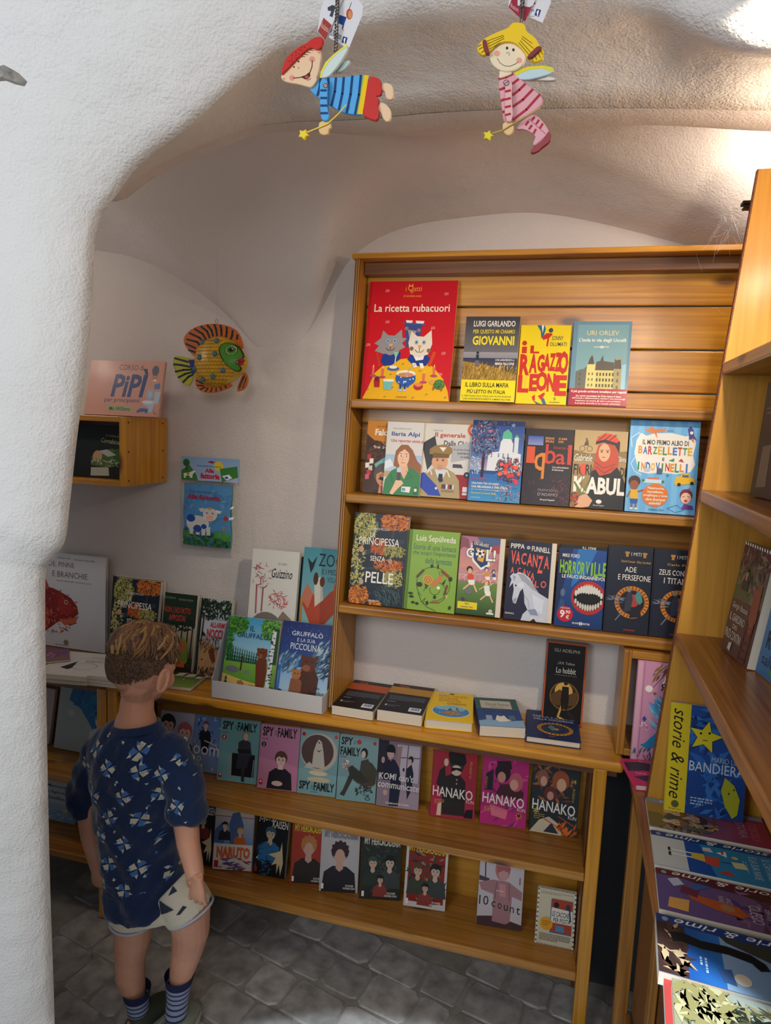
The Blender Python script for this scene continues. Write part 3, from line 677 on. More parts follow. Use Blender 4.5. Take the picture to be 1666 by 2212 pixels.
    for x, y in ((8, 92), (28, 98), (36, 90), (60, 98), (75, 95), (96, 97), (33, 79), (46, 70), (66, 75.5), (84, 80)): A.t('gn', x-1.3, y-.8, x+1.3, y+.8, '#b0801c', 0, .2)
    A.t('LINEADARIALIBRI', 41, 97, 53, 98.4, '#8c6414')
def a_giov(A):
    A.g(0, 0, 100, 45, '#3c3c42', '#6e6c70'); A.g(0, 42, 100, 50, '#9c989c', '#8a8890'); A.g(0, 49, 100, 62, '#34364e', '#4c4c60'); A.p([(0, 53), (22, 55), (45, 57), (70, 61), (100, 68), (100, 76), (0, 76)], '#a07c30')
    A.sc(260, 0, 56, 100, 76, ['#c8a040', '#8a6824', '#d8b050', '#6c5a20'], 1.4, 3, 3, ang=-75); A.r(24, 45, 29, 52, '#243048'); A.c(26.5, 43, 2.6, '#2a2c38'); A.r(23, 52, 30, 59, '#6c6a70')
    A.t('LUIGI GARLANDO', 15, 5, 92, 12, W_, .02); A.t('PER QUESTO MI CHIAMO', 15, 15.5, 92, 21, '#e8d030', .02); A.t('GIOVANNI', 15, 23, 92, 34, '#f0dc28', .035)
    A.t("CON UN'INTERVISTA A", 60, 50, 95, 52.5, W_, .01); A.t('MARIA FALCONE', 60, 54, 95, 57, W_, .02)
    A.r(0, 75, 100, 100, '#f0dc14'); A.t('IL LIBRO SULLA MAFIA', 8, 78, 88, 83.5, K_, .02); A.t('PIÙ LETTO IN ITALIA', 12, 85.5, 83, 91, K_, .02); A.t("A TRENT'ANNI DALLE STRAGI, UNA NUOVA EDIZIONE", 3, 93, 94, 95.3, K_, .01); A.t("CON UN'INTERVISTA INEDITA A MARIA FALCONE", 5, 96.3, 93, 98.6, K_, .01)
def a_leone(A):
    R = '#c8281c'; A.p([(32, 0), (47, 0), (50, 5), (46, 15), (42, 17), (40, 8)], '#2c6a8c'); A.p([(41, 0), (46, 0), (44, 10)], W_); A.p([(43, 15), (52, 10), (62, 10), (64, 12), (58, 16), (56, 28), (53, 26), (54, 17), (46, 19)], R); A.o(60, 6.5, 4.5, 3, '#3c4858')
    A.t('SONNY', 63, 13.5, 86, 19, '#28384c', .01, .1); A.t('OLUMATI', 60, 21.5, 93, 26.5, '#28384c', .01)
    A.c(9.5, 23, 5, R); A.t('l', 5, 27.5, 15, 36, R, .06); A.t('L', 22, 26, 40, 36, R, .05)
    for ch, a, b, c, d in (('R', 3, 23, 37, 64), ('A', 22, 38, 36.5, 61), ('G', 38, 52, 37, 59.5), ('A', 50, 64, 36, 58), ('Z', 62, 74, 35.5, 58), ('Z', 73, 84, 34.5, 58.5), ('O', 80, 99, 32.5, 62)): A.t(ch, a, c, b, d, R, .05)
    for ch, a, b, c, d in (('L', 2, 24, 64, 86), ('E', 25, 41, 62, 84), ('O', 38, 61, 58.5, 84), ('N', 60, 76, 61, 84), ('E', 76, 99, 63, 89)): A.t(ch, a, c, b, d, R, .05)
    A.t('ROMANZO', 15, 66, 19, 81, '#e8c060', 0, rot=90)
    A.p([(34, 95), (40, 97), (52, 100), (42, 100)], '#2c6a8c'); A.p([(50, 93), (56, 92), (62, 100), (55, 100)], '#2c6a8c'); A.p([(34, 95), (32, 91), (38, 88), (39, 96)], R); A.p([(50, 94), (44, 90), (56, 85), (58, 87), (53, 93)], R)
    A.t('S', 75, 91, 80, 94.5, '#282c30'); A.t('SOLFERINO', 67, 96.5, 88, 98, '#282c30', .01)
def a_orlev(A):
    A.r(8, 4, 95, 80, '#7fa9b0'); A.p([(70, 55), (95, 50), (95, 80), (75, 80)], '#9cc6d8'); A.t('URI ORLEV', 24, 11, 79, 16.5, '#e8dca0', .002)
    A.t("L'isola in via degli Uccelli", 11, 20, 92, 25.5, W_, .02); A.t('SALANI', 38, 29.6, 48, 31.2, W_, .02); A.c(51, 30.5, 2.6, W_); A.t('S', 49.9, 29, 52, 32, '#7fa9b0'); A.t('EDITORE', 54, 29.6, 63, 31.2, W_, .02)
    A.p([(9, 80), (9, 60), (18, 57), (22, 57), (28, 53), (28, 80)], '#6a6c64'); A.p([(27, 80), (28, 52), (33, 50), (42, 51), (44, 58), (60, 58), (60, 80)], '#e0d484'); A.r(44, 58, 80, 80, '#d4c878'); A.p([(29, 51), (32, 44), (36, 40), (38, 44), (40, 51)], '#58524a')
    A.p([(42, 58), (44, 48), (50, 47), (54, 40), (56, 47), (66, 48), (78, 49), (76, 58)], '#5c544c'); A.p([(74, 80), (74, 50), (76, 42), (78, 44), (86, 43), (87, 50), (88, 80)], '#a89c6c'); A.p([(74, 56), (75, 44), (77, 46), (85, 45), (87, 56)], '#58524a')
    for j in range(3):
        for i in range(6): A.r(45+i*5.4, 61+j*6.6, 47.6+i*5.4, 64.6+j*6.6, '#4c4438')
        for i in range(2): A.r(31+i*6, 61+j*6.6, 33.4+i*6, 64+j*6.6, '#7c7448')
        A.r(80, 60+j*8, 83, 64+j*8, '#6c6040'); A.r(16, 62+j*6, 17.6, 64+j*6, '#3c3c38')
    A.r(0, 80, 100, 100, '#a8203c'); A.t('Il più grande scrittore israeliano per ragazzi', 4, 82, 98, 85.5, W_, .025)
    for j, s in enumerate(('«Le storie raccontate da Orlev hanno il dono', "dell'onestà e dell'umorismo, mentre i suoi personaggi", 'imparano ad amare gli altri e ad accettare', 'la propria diversità in un mondo estraneo».')): A.t(s, 12-6*(j == 1), 87.5+j*3, 90+7*(j == 1), 89.8+j*3, W_, .02)
def a_falc(A):
    A.r(0, 0, 100, 100, '#4a3024'); A.p([(0, 0), (100, 0), (100, 30), (80, 33), (60, 34), (45, 28), (25, 27), (10, 22), (0, 18)], '#d0862c'); A.t('Vera De Rossi', 28, 6, 70, 8.5, K_); A.t('Falcone', 25, 11, 100, 20, W_, .03); A.t('E B', 90, 23, 110, 30, W_, .02); A.t('Eroi che non', 24, 34, 88, 38, W_, .02)
    A.sc(60, 0, 28, 90, 55, ['#5c3c28', '#382018', '#6c4a30'], 4, 2, 5); A.p([(30, 60), (60, 50), (100, 48), (100, 70), (40, 70)], '#7ab8b8')
    for x, y, c in ((12, 50, '#b83c3c'), (20, 56, W_), (8, 62, W_), (18, 66, '#d8cfc0'), (14, 72, '#c04040'), (10, 78, '#d8607c')): A.p([(x-6, y-3), (x+6, y-4), (x+7, y+3), (x-5, y+4)], c)
    A.bust(62, 76, 27, '#5a5450', '#d8986c', '#28201c'); A.p([(44, 80), (62, 77), (82, 81), (62, 83)], '#2c1c18'); A.p([(55, 90), (70, 90), (66, 100), (58, 100)], '#b01c2c')
def a_ilaria(A):
    A.g(0, 45, 100, 75, '#a8c4dc', '#c8dce8'); A.r(0, 0, 100, 45, '#dcd8d2'); A.p([(0, 55), (14, 51), (26, 60), (0, 66)], '#e8eef4'); A.r(0, 68, 100, 76, '#c8a878')
    A.t("Fulvia Degl'Innocenti", 16, 8, 65, 10.5, '#504c50'); A.t('Ilaria Alpi', 13, 13.5, 90, 21, '#2c4a94', .02); A.t('Una reporter senza paura', 13, 23.5, 118, 29, '#c03034', .015)
    A.p([(24, 60), (28, 40), (42, 31), (60, 31), (74, 38), (88, 52), (100, 58), (100, 72), (70, 66), (40, 64)], '#9c6440'); A.p([(0, 100), (4, 80), (20, 67), (38, 62), (75, 62), (92, 68), (100, 72), (100, 100)], '#3c8450')
    A.p([(40, 58), (62, 58), (66, 66), (56, 78), (42, 66)], '#eab894'); A.o(50, 48, 16, 13.5, '#f0c4a0'); A.p([(30, 52), (34, 38), (50, 33), (66, 38), (72, 55), (64, 42), (52, 37), (38, 42)], '#9c6440')
    for x in (42, 57): A.o(x, 46.5, 3, 1.3, W_); A.o(x+1, 46.5, 1.3, 1.3, '#3c2c24'); A.l([(x-4, 43.6), (x+4, 43.4)], 1.2, '#6c4028')
    A.l([(49, 47), (47, 52), (50, 52.6)], .8, '#b87c60'); A.l([(45, 56), (50, 55.5), (55, 56)], 1.6, '#c0605c'); A.l([(60, 66), (78, 74), (62, 78)], .8, '#1e5c38'); A.l([(20, 72), (26, 84)], .8, '#1e5c38')
    A.o(41, 66, 6.5, 4, '#c8d4e0'); A.r(37, 69, 46, 78, '#6c3c5c'); A.r(38, 76, 45, 86, '#4c4c54'); A.p([(20, 98), (30, 86), (34, 80), (50, 80), (56, 84), (44, 90), (28, 100)], '#f0c4a0'); A.p([(52, 88), (76, 88), (74, 96), (51, 95)], W_); A.r(53, 90, 62, 94, '#58a0d0'); A.r(84, 88, 95, 98, '#2c6a40'); A.r(86, 90, 93, 94, W_)
def a_gener(A):
    A.r(0, 0, 100, 100, '#dcd6cc'); A.r(66, 68, 100, 100, '#9c2028'); A.t('Carla Vozi', 20, 8, 38, 10.5, '#504c50'); A.t('Il generale', 24, 12, 82, 20, '#c03034', .02); A.t('Dalla Chiesa', 42, 22.5, 100, 30, '#383460', .02)
    A.c(98, 7, 13, '#e8642c'); A.c(98, 7, 8, W_); A.c(96, 8, 4, '#3c8cc8'); A.p([(0, 28), (24, 17), (34, 44), (14, 64)], '#3c3c40'); A.p([(58, 30), (98, 22), (92, 40), (94, 46), (58, 52)], '#b4b4b8')
    for j, s in enumerate(('In prima linea', 'contro', 'la mafia')): A.t(s, 62+j*7, 33+j*4.6, 92, 36+j*4.6, K_, .01)
    A.p([(52, 62), (58, 52), (80, 52), (88, 58), (98, 60), (98, 68), (54, 66)], '#d8d4d0'); A.p([(62, 54), (78, 54), (82, 59), (62, 59)], '#4c4c54'); A.c(90, 68, 6, '#2c2c30'); A.c(90, 68, 2.5, '#a8a8ac')
    A.p([(0, 100), (2, 72), (18, 64), (30, 60), (50, 60), (66, 66), (76, 76), (80, 100)], '#b09c70'); A.p([(28, 62), (52, 62), (44, 78), (38, 78)], '#d8dce4'); A.p([(37, 68), (44, 68), (46, 78), (40, 80), (36, 76)], '#282838')
    A.p([(0, 70), (8, 67), (34, 84), (44, 98), (20, 98), (0, 86)], '#2c48b0'); A.o(37, 52, 15.5, 11.5, '#dca47c'); A.p([(16, 42), (16, 35), (26, 30), (44, 28), (58, 32), (60, 38), (54, 43)], '#9c7c48'); A.p([(22, 42), (24, 40), (54, 41), (54, 46), (24, 47)], '#7c5c34'); A.p([(34, 32), (48, 32), (42, 38)], W_)
    for x in (32, 43): A.o(x, 50, 1.6, 1, K_); A.l([(x-3, 48), (x+3, 48)], 1.3, '#786c60')
    A.p([(30, 57), (37, 55.5), (46, 57), (38, 58.5)], '#a8a098'); A.l([(34, 60), (43, 60)], 1, '#98503c'); A.l([(14, 68), (20, 63), (24, 70)], 2, W_); A.l([(52, 63), (58, 72)], 2, W_)
    for i, c in enumerate(('#7c2430', '#2c3c74', '#e8e0d8', '#a83c34', '#283860', '#d8cfc0')): A.r(44+i*4, 82, 47.6+i*4, 88, c); A.c(46+i*4, 91, 2, '#8c7c58')
    A.o(34, 88, 2.5, 1.8, '#d8dce4'); A.r(84, 84, 93, 91, '#e8dcd8'); A.r(84, 92, 93, 95, '#e8dcd8')
def a_sasso(A):
    A.r(0, 0, 100, 100, '#2a4c8c'); A.g(0, 5, 100, 48, '#284488', '#5878b0'); A.r(0, 0, 100, 6, '#1c2c5c'); A.star(78, 5, 5, '#8090b8'); A.sc(26, 40, 3, 100, 40, ['#c8d4ec', '#8ca0d0'], .7, kind='dot'); A.g(0, 48, 100, 62, '#8c74a0', '#a8a0c0')
    A.p([(32, 62), (34, 40), (54, 38), (56, 26), (62, 20), (74, 20), (80, 28), (80, 38), (96, 40), (96, 62)], '#dce0e4'); A.p([(58, 22), (60, 14), (68, 10), (76, 15), (78, 22)], '#5cb890'); A.r(82, 20, 90, 40, '#d4dade'); A.p([(82, 20), (86, 16), (90, 20)], '#5cb890')
    for i in range(3): A.p([(52+i*10, 58), (52+i*10, 50), (55.5+i*10, 47), (59+i*10, 50), (59+i*10, 58)], '#7884a4'); A.r(52+i*9, 40, 55+i*9, 45, '#8c98b4')
    A.p([(40, 70), (60, 62), (96, 58), (96, 62), (60, 66), (50, 72)], '#c8dce4'); A.g(0, 66, 100, 100, '#2c68b0', '#3c94c8')
    A.l([(24, 70), (25, 40)], 5.5, '#3c1c34'); A.sc(330, 0, 2, 52, 42, ['#28304c', '#4c6890', '#7c5068', '#1e2440', '#8ca0b0'], 1.9, 2.2, 8); A.sc(22, 2, 8, 52, 44, ['#c85c70', '#d87888'], 2, kind='dot', seed=4); A.sc(80, 0, 46, 20, 66, ['#9cc0d8', '#c8dce8'], 1.4, 2.5, 5)
    A.l([(74, 98), (76, 68)], 2.4, '#6c2434'); A.sc(280, 52, 46, 98, 74, ['#4c2434', '#6c3040', '#2c2438', '#8c5c60'], 1.5, 2.4, 9); A.sc(14, 54, 50, 97, 76, ['#e03c34', '#f0644c'], 4, kind='dot', seed=6); A.sc(110, 50, 78, 98, 98, ['#7cc0c8', '#2c78a0', '#c87c90'], 1.5, 2.4, 12)
    A.t('Anna Sarfatti', 6, 71, 34, 74.5, '#c04c68', .01); A.t('DIALOGHI TRA UN SASSO,', 6, 77, 60, 80, W_, .02); A.t('UNA MELAGRANA E UNA STELLA', 6, 81, 76, 84, W_, .02); A.t('per raccontare ai bambini la Sinagoga di Firenze', 6, 85, 74, 87, W_); A.t('illustrazioni di Antonio Boffa', 6, 89, 54, 91.5, '#d8d860', .01); A.t('s i l l a b e', 6, 95, 24, 96.5, W_, .01)
def a_iqbal(A):
    A.g(0, 0, 100, 100, '#251b20', '#2c2228'); A.sc(200, 2, 62, 98, 98, ['#4c2c34', '#3c2a38', '#5c3c44', '#33222c'], 1.6, 2, 4); A.sc(60, 66, 62, 99, 99, ['#7c3c38', '#5c3034'], 1.8, 2, 5)
    A.g(6, 10, 38, 22, '#3c58a8', '#8c94c0'); A.t('EDIZIONE', 42, 11, 60, 14, '#e8a05c', .02); A.t('SPECIALE', 42, 15, 60, 18, '#e8a05c', .02); A.t('25 ANNI', 69, 11, 86, 14, '#e8a05c', .02); A.t('DOPO', 69, 15, 80, 18, '#e8a05c', .02)
    A.t('Storia di', 60, 22.5, 94, 26, '#c8503c'); A.t('I', 5, 24, 22, 46, '#d8542c', .02); A.t('q', 22, 32, 44, 66, '#d8842c', .012); A.t('b', 44, 20, 66, 46, '#c8402c', .01); A.t('a', 66, 32, 86, 46, '#c8402c', .012); A.t('l', 90, 20, 98, 46, '#c8402c', .01)
    A.t("Con un'introduzione", 60, 48.5, 94, 51, W_, .01); A.t('di Gad Lerner', 60, 52, 84, 54.5, W_, .01); A.t('FRANCESCO', 34, 79, 76, 82, '#988c90'); A.t("D'ADAMO", 34, 84, 75, 88, '#b0a4a8'); A.t('Einaudi Ragazzi', 40, 92, 70, 94.5, W_, .01)
def a_kabul(A):
    A.g(0, 0, 100, 40, '#b89c6c', '#c8ac78'); A.g(0, 40, 100, 100, '#a88c5c', '#8c7440'); A.p([(0, 26), (30, 30), (100, 25), (100, 40), (0, 40)], '#8c7448')
    A.ring(16, 24, 5, 3.4, 1, '#5c4c34'); A.ring(30, 24, 5, 3.4, 1, '#5c4c34'); A.p([(18, 20), (22, 13), (26, 13), (28, 20)], '#5c4c34'); A.c(23, 11.5, 2, '#5c4c34')
    A.t('Gabriele', 2, 31, 36, 40, W_, .0, .3); A.t('Clima', 80, 32, 102, 39, W_, .0, .3); A.t('FIORI', 2, 44, 36, 58, K_, .02); A.t('DI', 90, 46, 100, 58, K_, .02)
    A.p([(28, 100), (32, 70), (38, 48), (46, 40), (80, 42), (92, 54), (100, 66), (100, 100)], '#1e1a1c'); A.p([(38, 52), (42, 30), (46, 18), (70, 14), (84, 26), (86, 44), (72, 54), (52, 58), (44, 50)], '#c0482c'); A.o(58, 28, 11, 11.5, '#e0ac84'); A.l([(40, 40), (58, 48), (80, 42)], 1.6, '#8c3020'); A.l([(44, 46), (60, 54), (78, 46)], 1.6, '#8c3020')
    A.p([(40, 18), (44, 8), (58, 3), (76, 5), (86, 14), (86, 28), (76, 18), (56, 15)], '#2c1c1c'); A.p([(40, 14), (46, 7), (60, 3), (76, 5), (84, 12), (80, 15), (58, 11)], '#e0482c')
    for x in (50, 60, 70): A.l([(x-4, 12), (x+8, 5)], 1.6, '#2c1c1c')
    for x in (53, 64): A.o(x, 27, 2, .9, '#2c201c'); A.l([(x-3, 25), (x+3, 24.6)], 1, '#3c2820')
    A.l([(54, 34), (60, 34)], 1.4, '#a85c50'); A.t('K', 4, 60, 28, 80, W_, .04); A.t('ABUL', 28, 60, 100, 82, W_, .04)
    A.p([(16, 56), (14, 46), (18, 44), (22, 43), (25, 46), (24, 56), (20, 58)], '#e85030'); A.l([(20, 58), (18, 88)], 1.4, '#5c7034'); A.p([(18, 84), (4, 68), (6, 66), (19, 78)], '#6c7c3c'); A.p([(18, 86), (32, 64), (34, 66), (21, 84)], '#6c7c3c'); A.p([(10, 100), (12, 86), (30, 82), (42, 90), (36, 98), (22, 100)], '#dca884'); A.sc(30, 0, 82, 14, 98, ['#c8402c', '#5c3c24'], 2.6, 2, 3)
    A.o(54, 91, 5.5, 2.6, W_); A.t('Einaudi Ragazzi', 44, 95, 64, 97, W_)
def a_barz(A):
    for i in range(6): A.r(3+i*17.5, 0, 12+i*17.5, 100, '#6cb4e8')
    A.r(0, 0, 100, 13, '#5ca4dc') if 0 else None
    P = [(10, 22), (16, 14), (24, 17), (36, 14), (60, 13), (80, 16), (92, 14), (95, 24), (92, 36), (96, 46), (90, 54), (70, 57), (50, 56), (30, 58), (16, 56), (12, 46), (8, 36)]
    A.p(P, '#f2ede2'); A.l([(4, 30), (2, 20), (12, 14), (20, 18)], .9, W_); A.l([(8, 38), (18, 36), (10, 40), (4, 48), (10, 56), (20, 60)], .9, W_)
    A.p([(20, 9), (26, 10), (32, 6), (34, 9), (48, 9), (52, 7), (50, 12), (38, 13), (40, 20), (35, 14), (24, 13)], '#e08040'); A.t('ele', 53, 9, 62, 12, '#46608c', 0, .2)
    A.p([(82, 8), (86, 5), (90, 8), (92, 15), (96, 20), (90, 18), (85, 20), (84, 14)], '#3c3c8c'); A.c(88, 12, 2.4, W_); A.p([(87, 19), (92, 18), (92, 23)], '#e8782c')
    A.t('IL MIO PRIMO ALBO DI', 19, 21, 85, 26.5, K_, .02); cols = ['#e8902c', '#2c6cb8', '#c8302c', '#3c9450', '#e0b020', '#3c9450']
    A.tt('BARZELLETTE', 13, 28, 91, 36.5, cols, .03); A.t('E', 49, 40, 52, 43.5, K_, .02); A.tt('INDOVINELLI', 12, 45.5, 88, 54.5, ['#3c9450', '#e0902c', '#2c6cb8', '#e8b428', '#2c6cb8', '#3c9450', '#c8302c', '#e8902c'], .03)
    A.p([(58, 43), (66, 40), (66, 44)], '#3c9450'); A.p([(72, 43), (76, 40), (80, 44)], '#c8302c'); A.star(58, 59, 3.4, '#3c8c50', .35, 4); A.star(90, 72, 2.4, '#c8502c', .35, 4)
    A.o(28, 54, 5, 2, '#b8ccdc'); A.p([(42, 58), (42, 53), (46, 51), (50, 53), (50, 58)], '#4c5c7c'); A.r(24, 64, 50, 68, '#cfe4f0'); A.r(30, 62, 46, 64, '#d87850'); A.c(24, 65.5, 2.2, '#3c8450'); A.c(52, 66, 2.2, '#3c8450')
    A.o(42, 81, 19, 12.5, '#e07c30')
    for j, s in enumerate(('Filastrocche,', 'barzellette,', 'scioglilingua e tante', 'altre divertenti', 'attività!')): A.t(s, (31, 31, 25, 29, 34)[j], 72+j*4, (55, 54, 60, 57, 51)[j], 75+j*4, W_, .02)
    A.p([(68, 66), (70, 60), (76, 59), (80, 56), (88, 56), (90, 60), (97, 61), (97, 66), (70, 69)], '#e8b820'); A.r(79, 57.5, 88, 60, '#4c6478'); A.c(75, 68, 2.6, K_); A.c(93, 66, 2.6, K_)
    A.c(11, 67, 9, '#4c2c24', 12); A.o(11, 71, 6.5, 5, '#98583c'); A.p([(6, 76), (17, 76), (18, 86), (6, 86)], '#e8b428'); A.l([(6, 78), (2, 84)], 2, '#98583c'); A.l([(17, 78), (25, 76)], 2, '#98583c'); A.p([(6, 86), (18, 86), (17, 91), (7, 91)], '#2c60b0'); A.l([(9, 91), (9, 96)], 2.4, '#98583c'); A.l([(15, 91), (15, 96)], 2.4, '#98583c'); A.r(7, 95.6, 11, 97.4, W_); A.r(14, 95.6, 18, 97.4, W_)
    A.o(86, 79, 9, 6.6, '#7c3040'); A.o(86, 82, 7.4, 5.8, '#f4c4ac'); A.l([(81, 81), (84, 80)], .8, K_); A.l([(88, 80), (91, 81)], .8, K_); A.o(86, 85, 2.4, 1.4, '#c03c3c'); A.p([(80, 94), (84, 88), (96, 90), (97, 94)], '#6c3c90'); A.l([(60, 94), (74, 90), (84, 95), (72, 98)], .6, '#3c78b0', True)
    A.t('GRIBAUDO', 34, 95.5, 56, 97.5, '#285c94', .005)
def a_princ(A):
    A.r(0, 0, 100, 100, '#16202e'); A.l([(8, 90), (10, 60), (20, 45), (60, 36), (92, 28)], 8, '#2c3840'); A.l([(20, 62), (60, 58), (96, 52)], 5, '#2c3840'); A.l([(70, 35), (75, 10)], 5, '#2c3840'); A.l([(40, 88), (95, 74)], 4, '#22303c')
    A.sc(330, 0, 0, 42, 30, ['#b8b060', '#98984c', '#d0c470', '#7c8040'], 2.2, 1.8, 2); A.sc(170, 0, 30, 24, 82, ['#b8b060', '#8c8c48', '#ccc070'], 2.2, 1.8, 3); A.sc(240, 52, 0, 99, 16, ['#c86828', '#a8501c', '#d88434'], 2.4, 1.9, 4)
    A.sc(150, 36, 30, 62, 44, ['#c8641c', '#a44c18'], 2.2, 1.9, 5); A.sc(170, 45, 50, 92, 62, ['#c8641c', '#d88030', '#a44c18'], 2.4, 1.9, 6); A.sc(150, 62, 62, 96, 78, ['#b8b060', '#98984c'], 2.2, 1.8, 7); A.sc(300, 0, 82, 36, 100, ['#c86c1c', '#a8541c', '#dc8c34', '#7c3c14'], 2.4, 1.8, 8)
    A.sc(120, 60, 34, 96, 46, ['#b0a858', '#8c8c48'], 2, 1.8, 17); A.sc(180, 50, 78, 96, 98, ['#3c5458', '#2c444c', '#4c6464'], 1.3, 4, 10, ang=60); A.o(17, 40, 5, 3.4, '#c89878'); A.o(72, 51, 4, 3, '#b88c70'); A.o(22, 76, 4, 3, '#b8a08c'); A.sc(30, 40, 96, 60, 100, ['#c86c1c', '#dc8c34'], 2.2, 1.8, 18)
    A.t('LORENZO PICCOLO', 31, 15.5, 66, 18, W_, .005); A.t('LA', 31, 20.5, 41, 26, W_, .006); A.t('PRINCIPESSA', 12, 26.5, 86, 34.5, W_, .006); A.t('SENZA', 35, 46.5, 62, 52, W_, .006); A.t('PELLE', 29, 64, 80, 76, W_, .012); A.t('BELLEROCA', 38, 94.5, 58, 96.2, W_, .01)
def a_lumaca(A):
    A.r(0, 0, 5, 100, '#5c8420'); A.r(5, 0, 6.4, 100, '#48701c'); A.t('Luis Sepúlveda', 15, 6, 93, 16, W_, .006); B = '#205c58'
    A.t('Storia di una lumaca', 10, 17.5, 95, 24.5, B, 0, .1); A.t("che scoprì l'importanza", 10, 25.5, 95, 32.5, B, 0, .1); A.t('della lentezza', 36, 34, 88, 41, B, 0, .1)
    D = '#2c3018'; A.ring(55, 66, 33, 21, 1, D, 30, -230, 90); A.ring(60, 76, 22, 13, 1, D, 24, -180, 90); A.ring(59, 73, 10, 6, .9, D, 16, 0, 200); A.l([(26, 78), (34, 88), (46, 95), (64, 99)], 1.1, D)
    A.p([(46, 64), (60, 61), (66, 54), (72, 54), (72, 60), (64, 66), (54, 70)], '#c87c3c'); A.l([(68, 55), (64, 50)], .8, D); A.l([(71, 55), (73, 49)], .8, D); A.c(44, 61, 10, '#d8a03c'); A.ring(44, 61, 6.6, 4.4, .9, '#6c4420'); A.ring(44, 61, 3, 2, .9, '#6c4420'); A.p([(38, 66), (46, 68), (42, 74)], '#5c3c1c')
    for x, y, a, b in ((28, 68, 6, 3), (50, 44, 3, 2.4), (60, 82, 3, 2.4), (88, 58, 4, 3), (12, 80, 5, 1.6), (14, 84, 5, 1.6), (18, 91, 4, 1.6), (46, 90, 3, 2.6), (26, 92, 3.5, 1.8), (62, 44, 1.6, 3)): A.o(x, y, a, b, D)
    A.p([(72, 64), (80, 58), (76, 66)], D); A.l([(22, 59), (34, 50)], 5, '#5c4434'); A.l([(70, 49), (84, 55)], 5, '#8c3c24'); A.l([(78, 78), (83, 66)], 4, '#6c4030'); A.l([(52, 89), (70, 88)], 2.4, '#8c4030'); A.l([(34, 90), (42, 84), (38, 92)], .7, D); A.p([(80, 78), (86, 78), (83, 83)], '#d8b868'); A.c(66, 70, 3.2, W_)
    A.p([(88, 92), (91, 90.5), (94, 92), (92, 95.5), (88, 95)], D)
def a_gol(A):
    A.g(0, 0, 100, 42, '#a86c8c', '#d89480'); A.p([(0, 0), (20, 4), (24, 16), (8, 14), (0, 18)], '#8c4c5c'); A.p([(40, 0), (100, 0), (100, 18), (60, 12)], '#4c608c'); A.p([(70, 12), (100, 8), (100, 20), (78, 18)], '#a8444c'); A.r(0, 40, 100, 56, '#c88c8c')
    for i in range(7): A.l([(68+i*5, 44), (100, 26-i*2+i*4)], .9, '#7c4c68'); 
    for i in range(8): A.l([(4+i*13, 50), (4+i*13, 60)], .8, '#dcc8c8')
    A.l([(0, 50), (100, 46)], 1.2, '#dcc8c8'); A.g(0, 58, 100, 100, '#6c8c3c', '#284820')
    A.p([(28, 8), (54, 6), (80, 12), (74, 24), (78, 36), (56, 42), (34, 32), (26, 20)], W_); A.p([(31, 10), (54, 8), (76, 13), (71, 24), (72, 34), (56, 39), (38, 30), (30, 20)], '#243c70'); A.p([(40, 14), (66, 16), (60, 32), (46, 30)], '#e8a828')
    A.p([(30, 6), (58, 6.5), (76, 10), (74, 15), (54, 11), (30, 11)], '#28284c'); A.t('LUIGI GARLANDO', 34, 7, 72, 11.5, W_, .01, slope=3)
    A.t('G', 15, 14, 36, 28, '#4c4c5c', .07); A.t('G', 16, 14.5, 35, 27.5, W_, .03); A.t('L!', 66, 14, 92, 31, '#4c4c5c', .07); A.t('L!', 67, 15, 91, 30, W_, .03); A.c(51, 21, 12, K_); A.c(51, 21, 11, W_); A.c(51, 21, 4, K_)
    for i in range(5): A.c(51+9*math.cos(i*1.257-1.57), 21+9*A.asp*math.sin(i*1.257-1.57), 2.4, K_)
    for (x, y, h, c, k) in ((28, 42, '#242028', '#d84c34', 1), (72, 56, '#b85c30', '#e8e4e0', .9), (70, 40, '#3c4c8c', '#e09030', .7), (88, 42, '#3c4468', '#34508c', .55)):
        A.c(x, y, 8*k, h, 9); A.o(x+1, y+2.5*k, 5*k, 3.6*k, '#e8b494'); A.p([(x-6*k, y+6*k), (x+10*k, y+5*k), (x+12*k, y+14*k), (x-2*k, y+15*k)], c); A.l([(x+8*k, y+6*k), (x+20*k, y+1*k)], 2.6*k, '#e8b494'); A.l([(x-4*k, y+7*k), (x-18*k, y+12*k)], 2.6*k, '#e8b494'); A.p([(x-3*k, y+14*k), (x+14*k, y+13*k), (x+16*k, y+20*k), (x+2*k, y+20*k)], W_); A.l([(x+2*k, y+19*k), (x-12*k, y+26*k)], 4*k, '#e8b494'); A.l([(x+13*k, y+19*k), (x+22*k, y+28*k)], 4*k, '#e8b494')
    A.o(30, 70, 9, 4, '#6c7078'); A.p([(10, 81), (16, 78), (22, 81), (18, 84)], '#3c3c40'); A.r(4, 84, 54, 93, '#e8d020'); A.t('TIRO', 22, 85.5, 33, 87.6, K_, .02); A.t('CONTRO TIRO', 12, 89.5, 44, 91.6, K_, .02); A.r(78, 95, 96, 97, W_); A.c(88, 93, 5, '#c8c0b4')
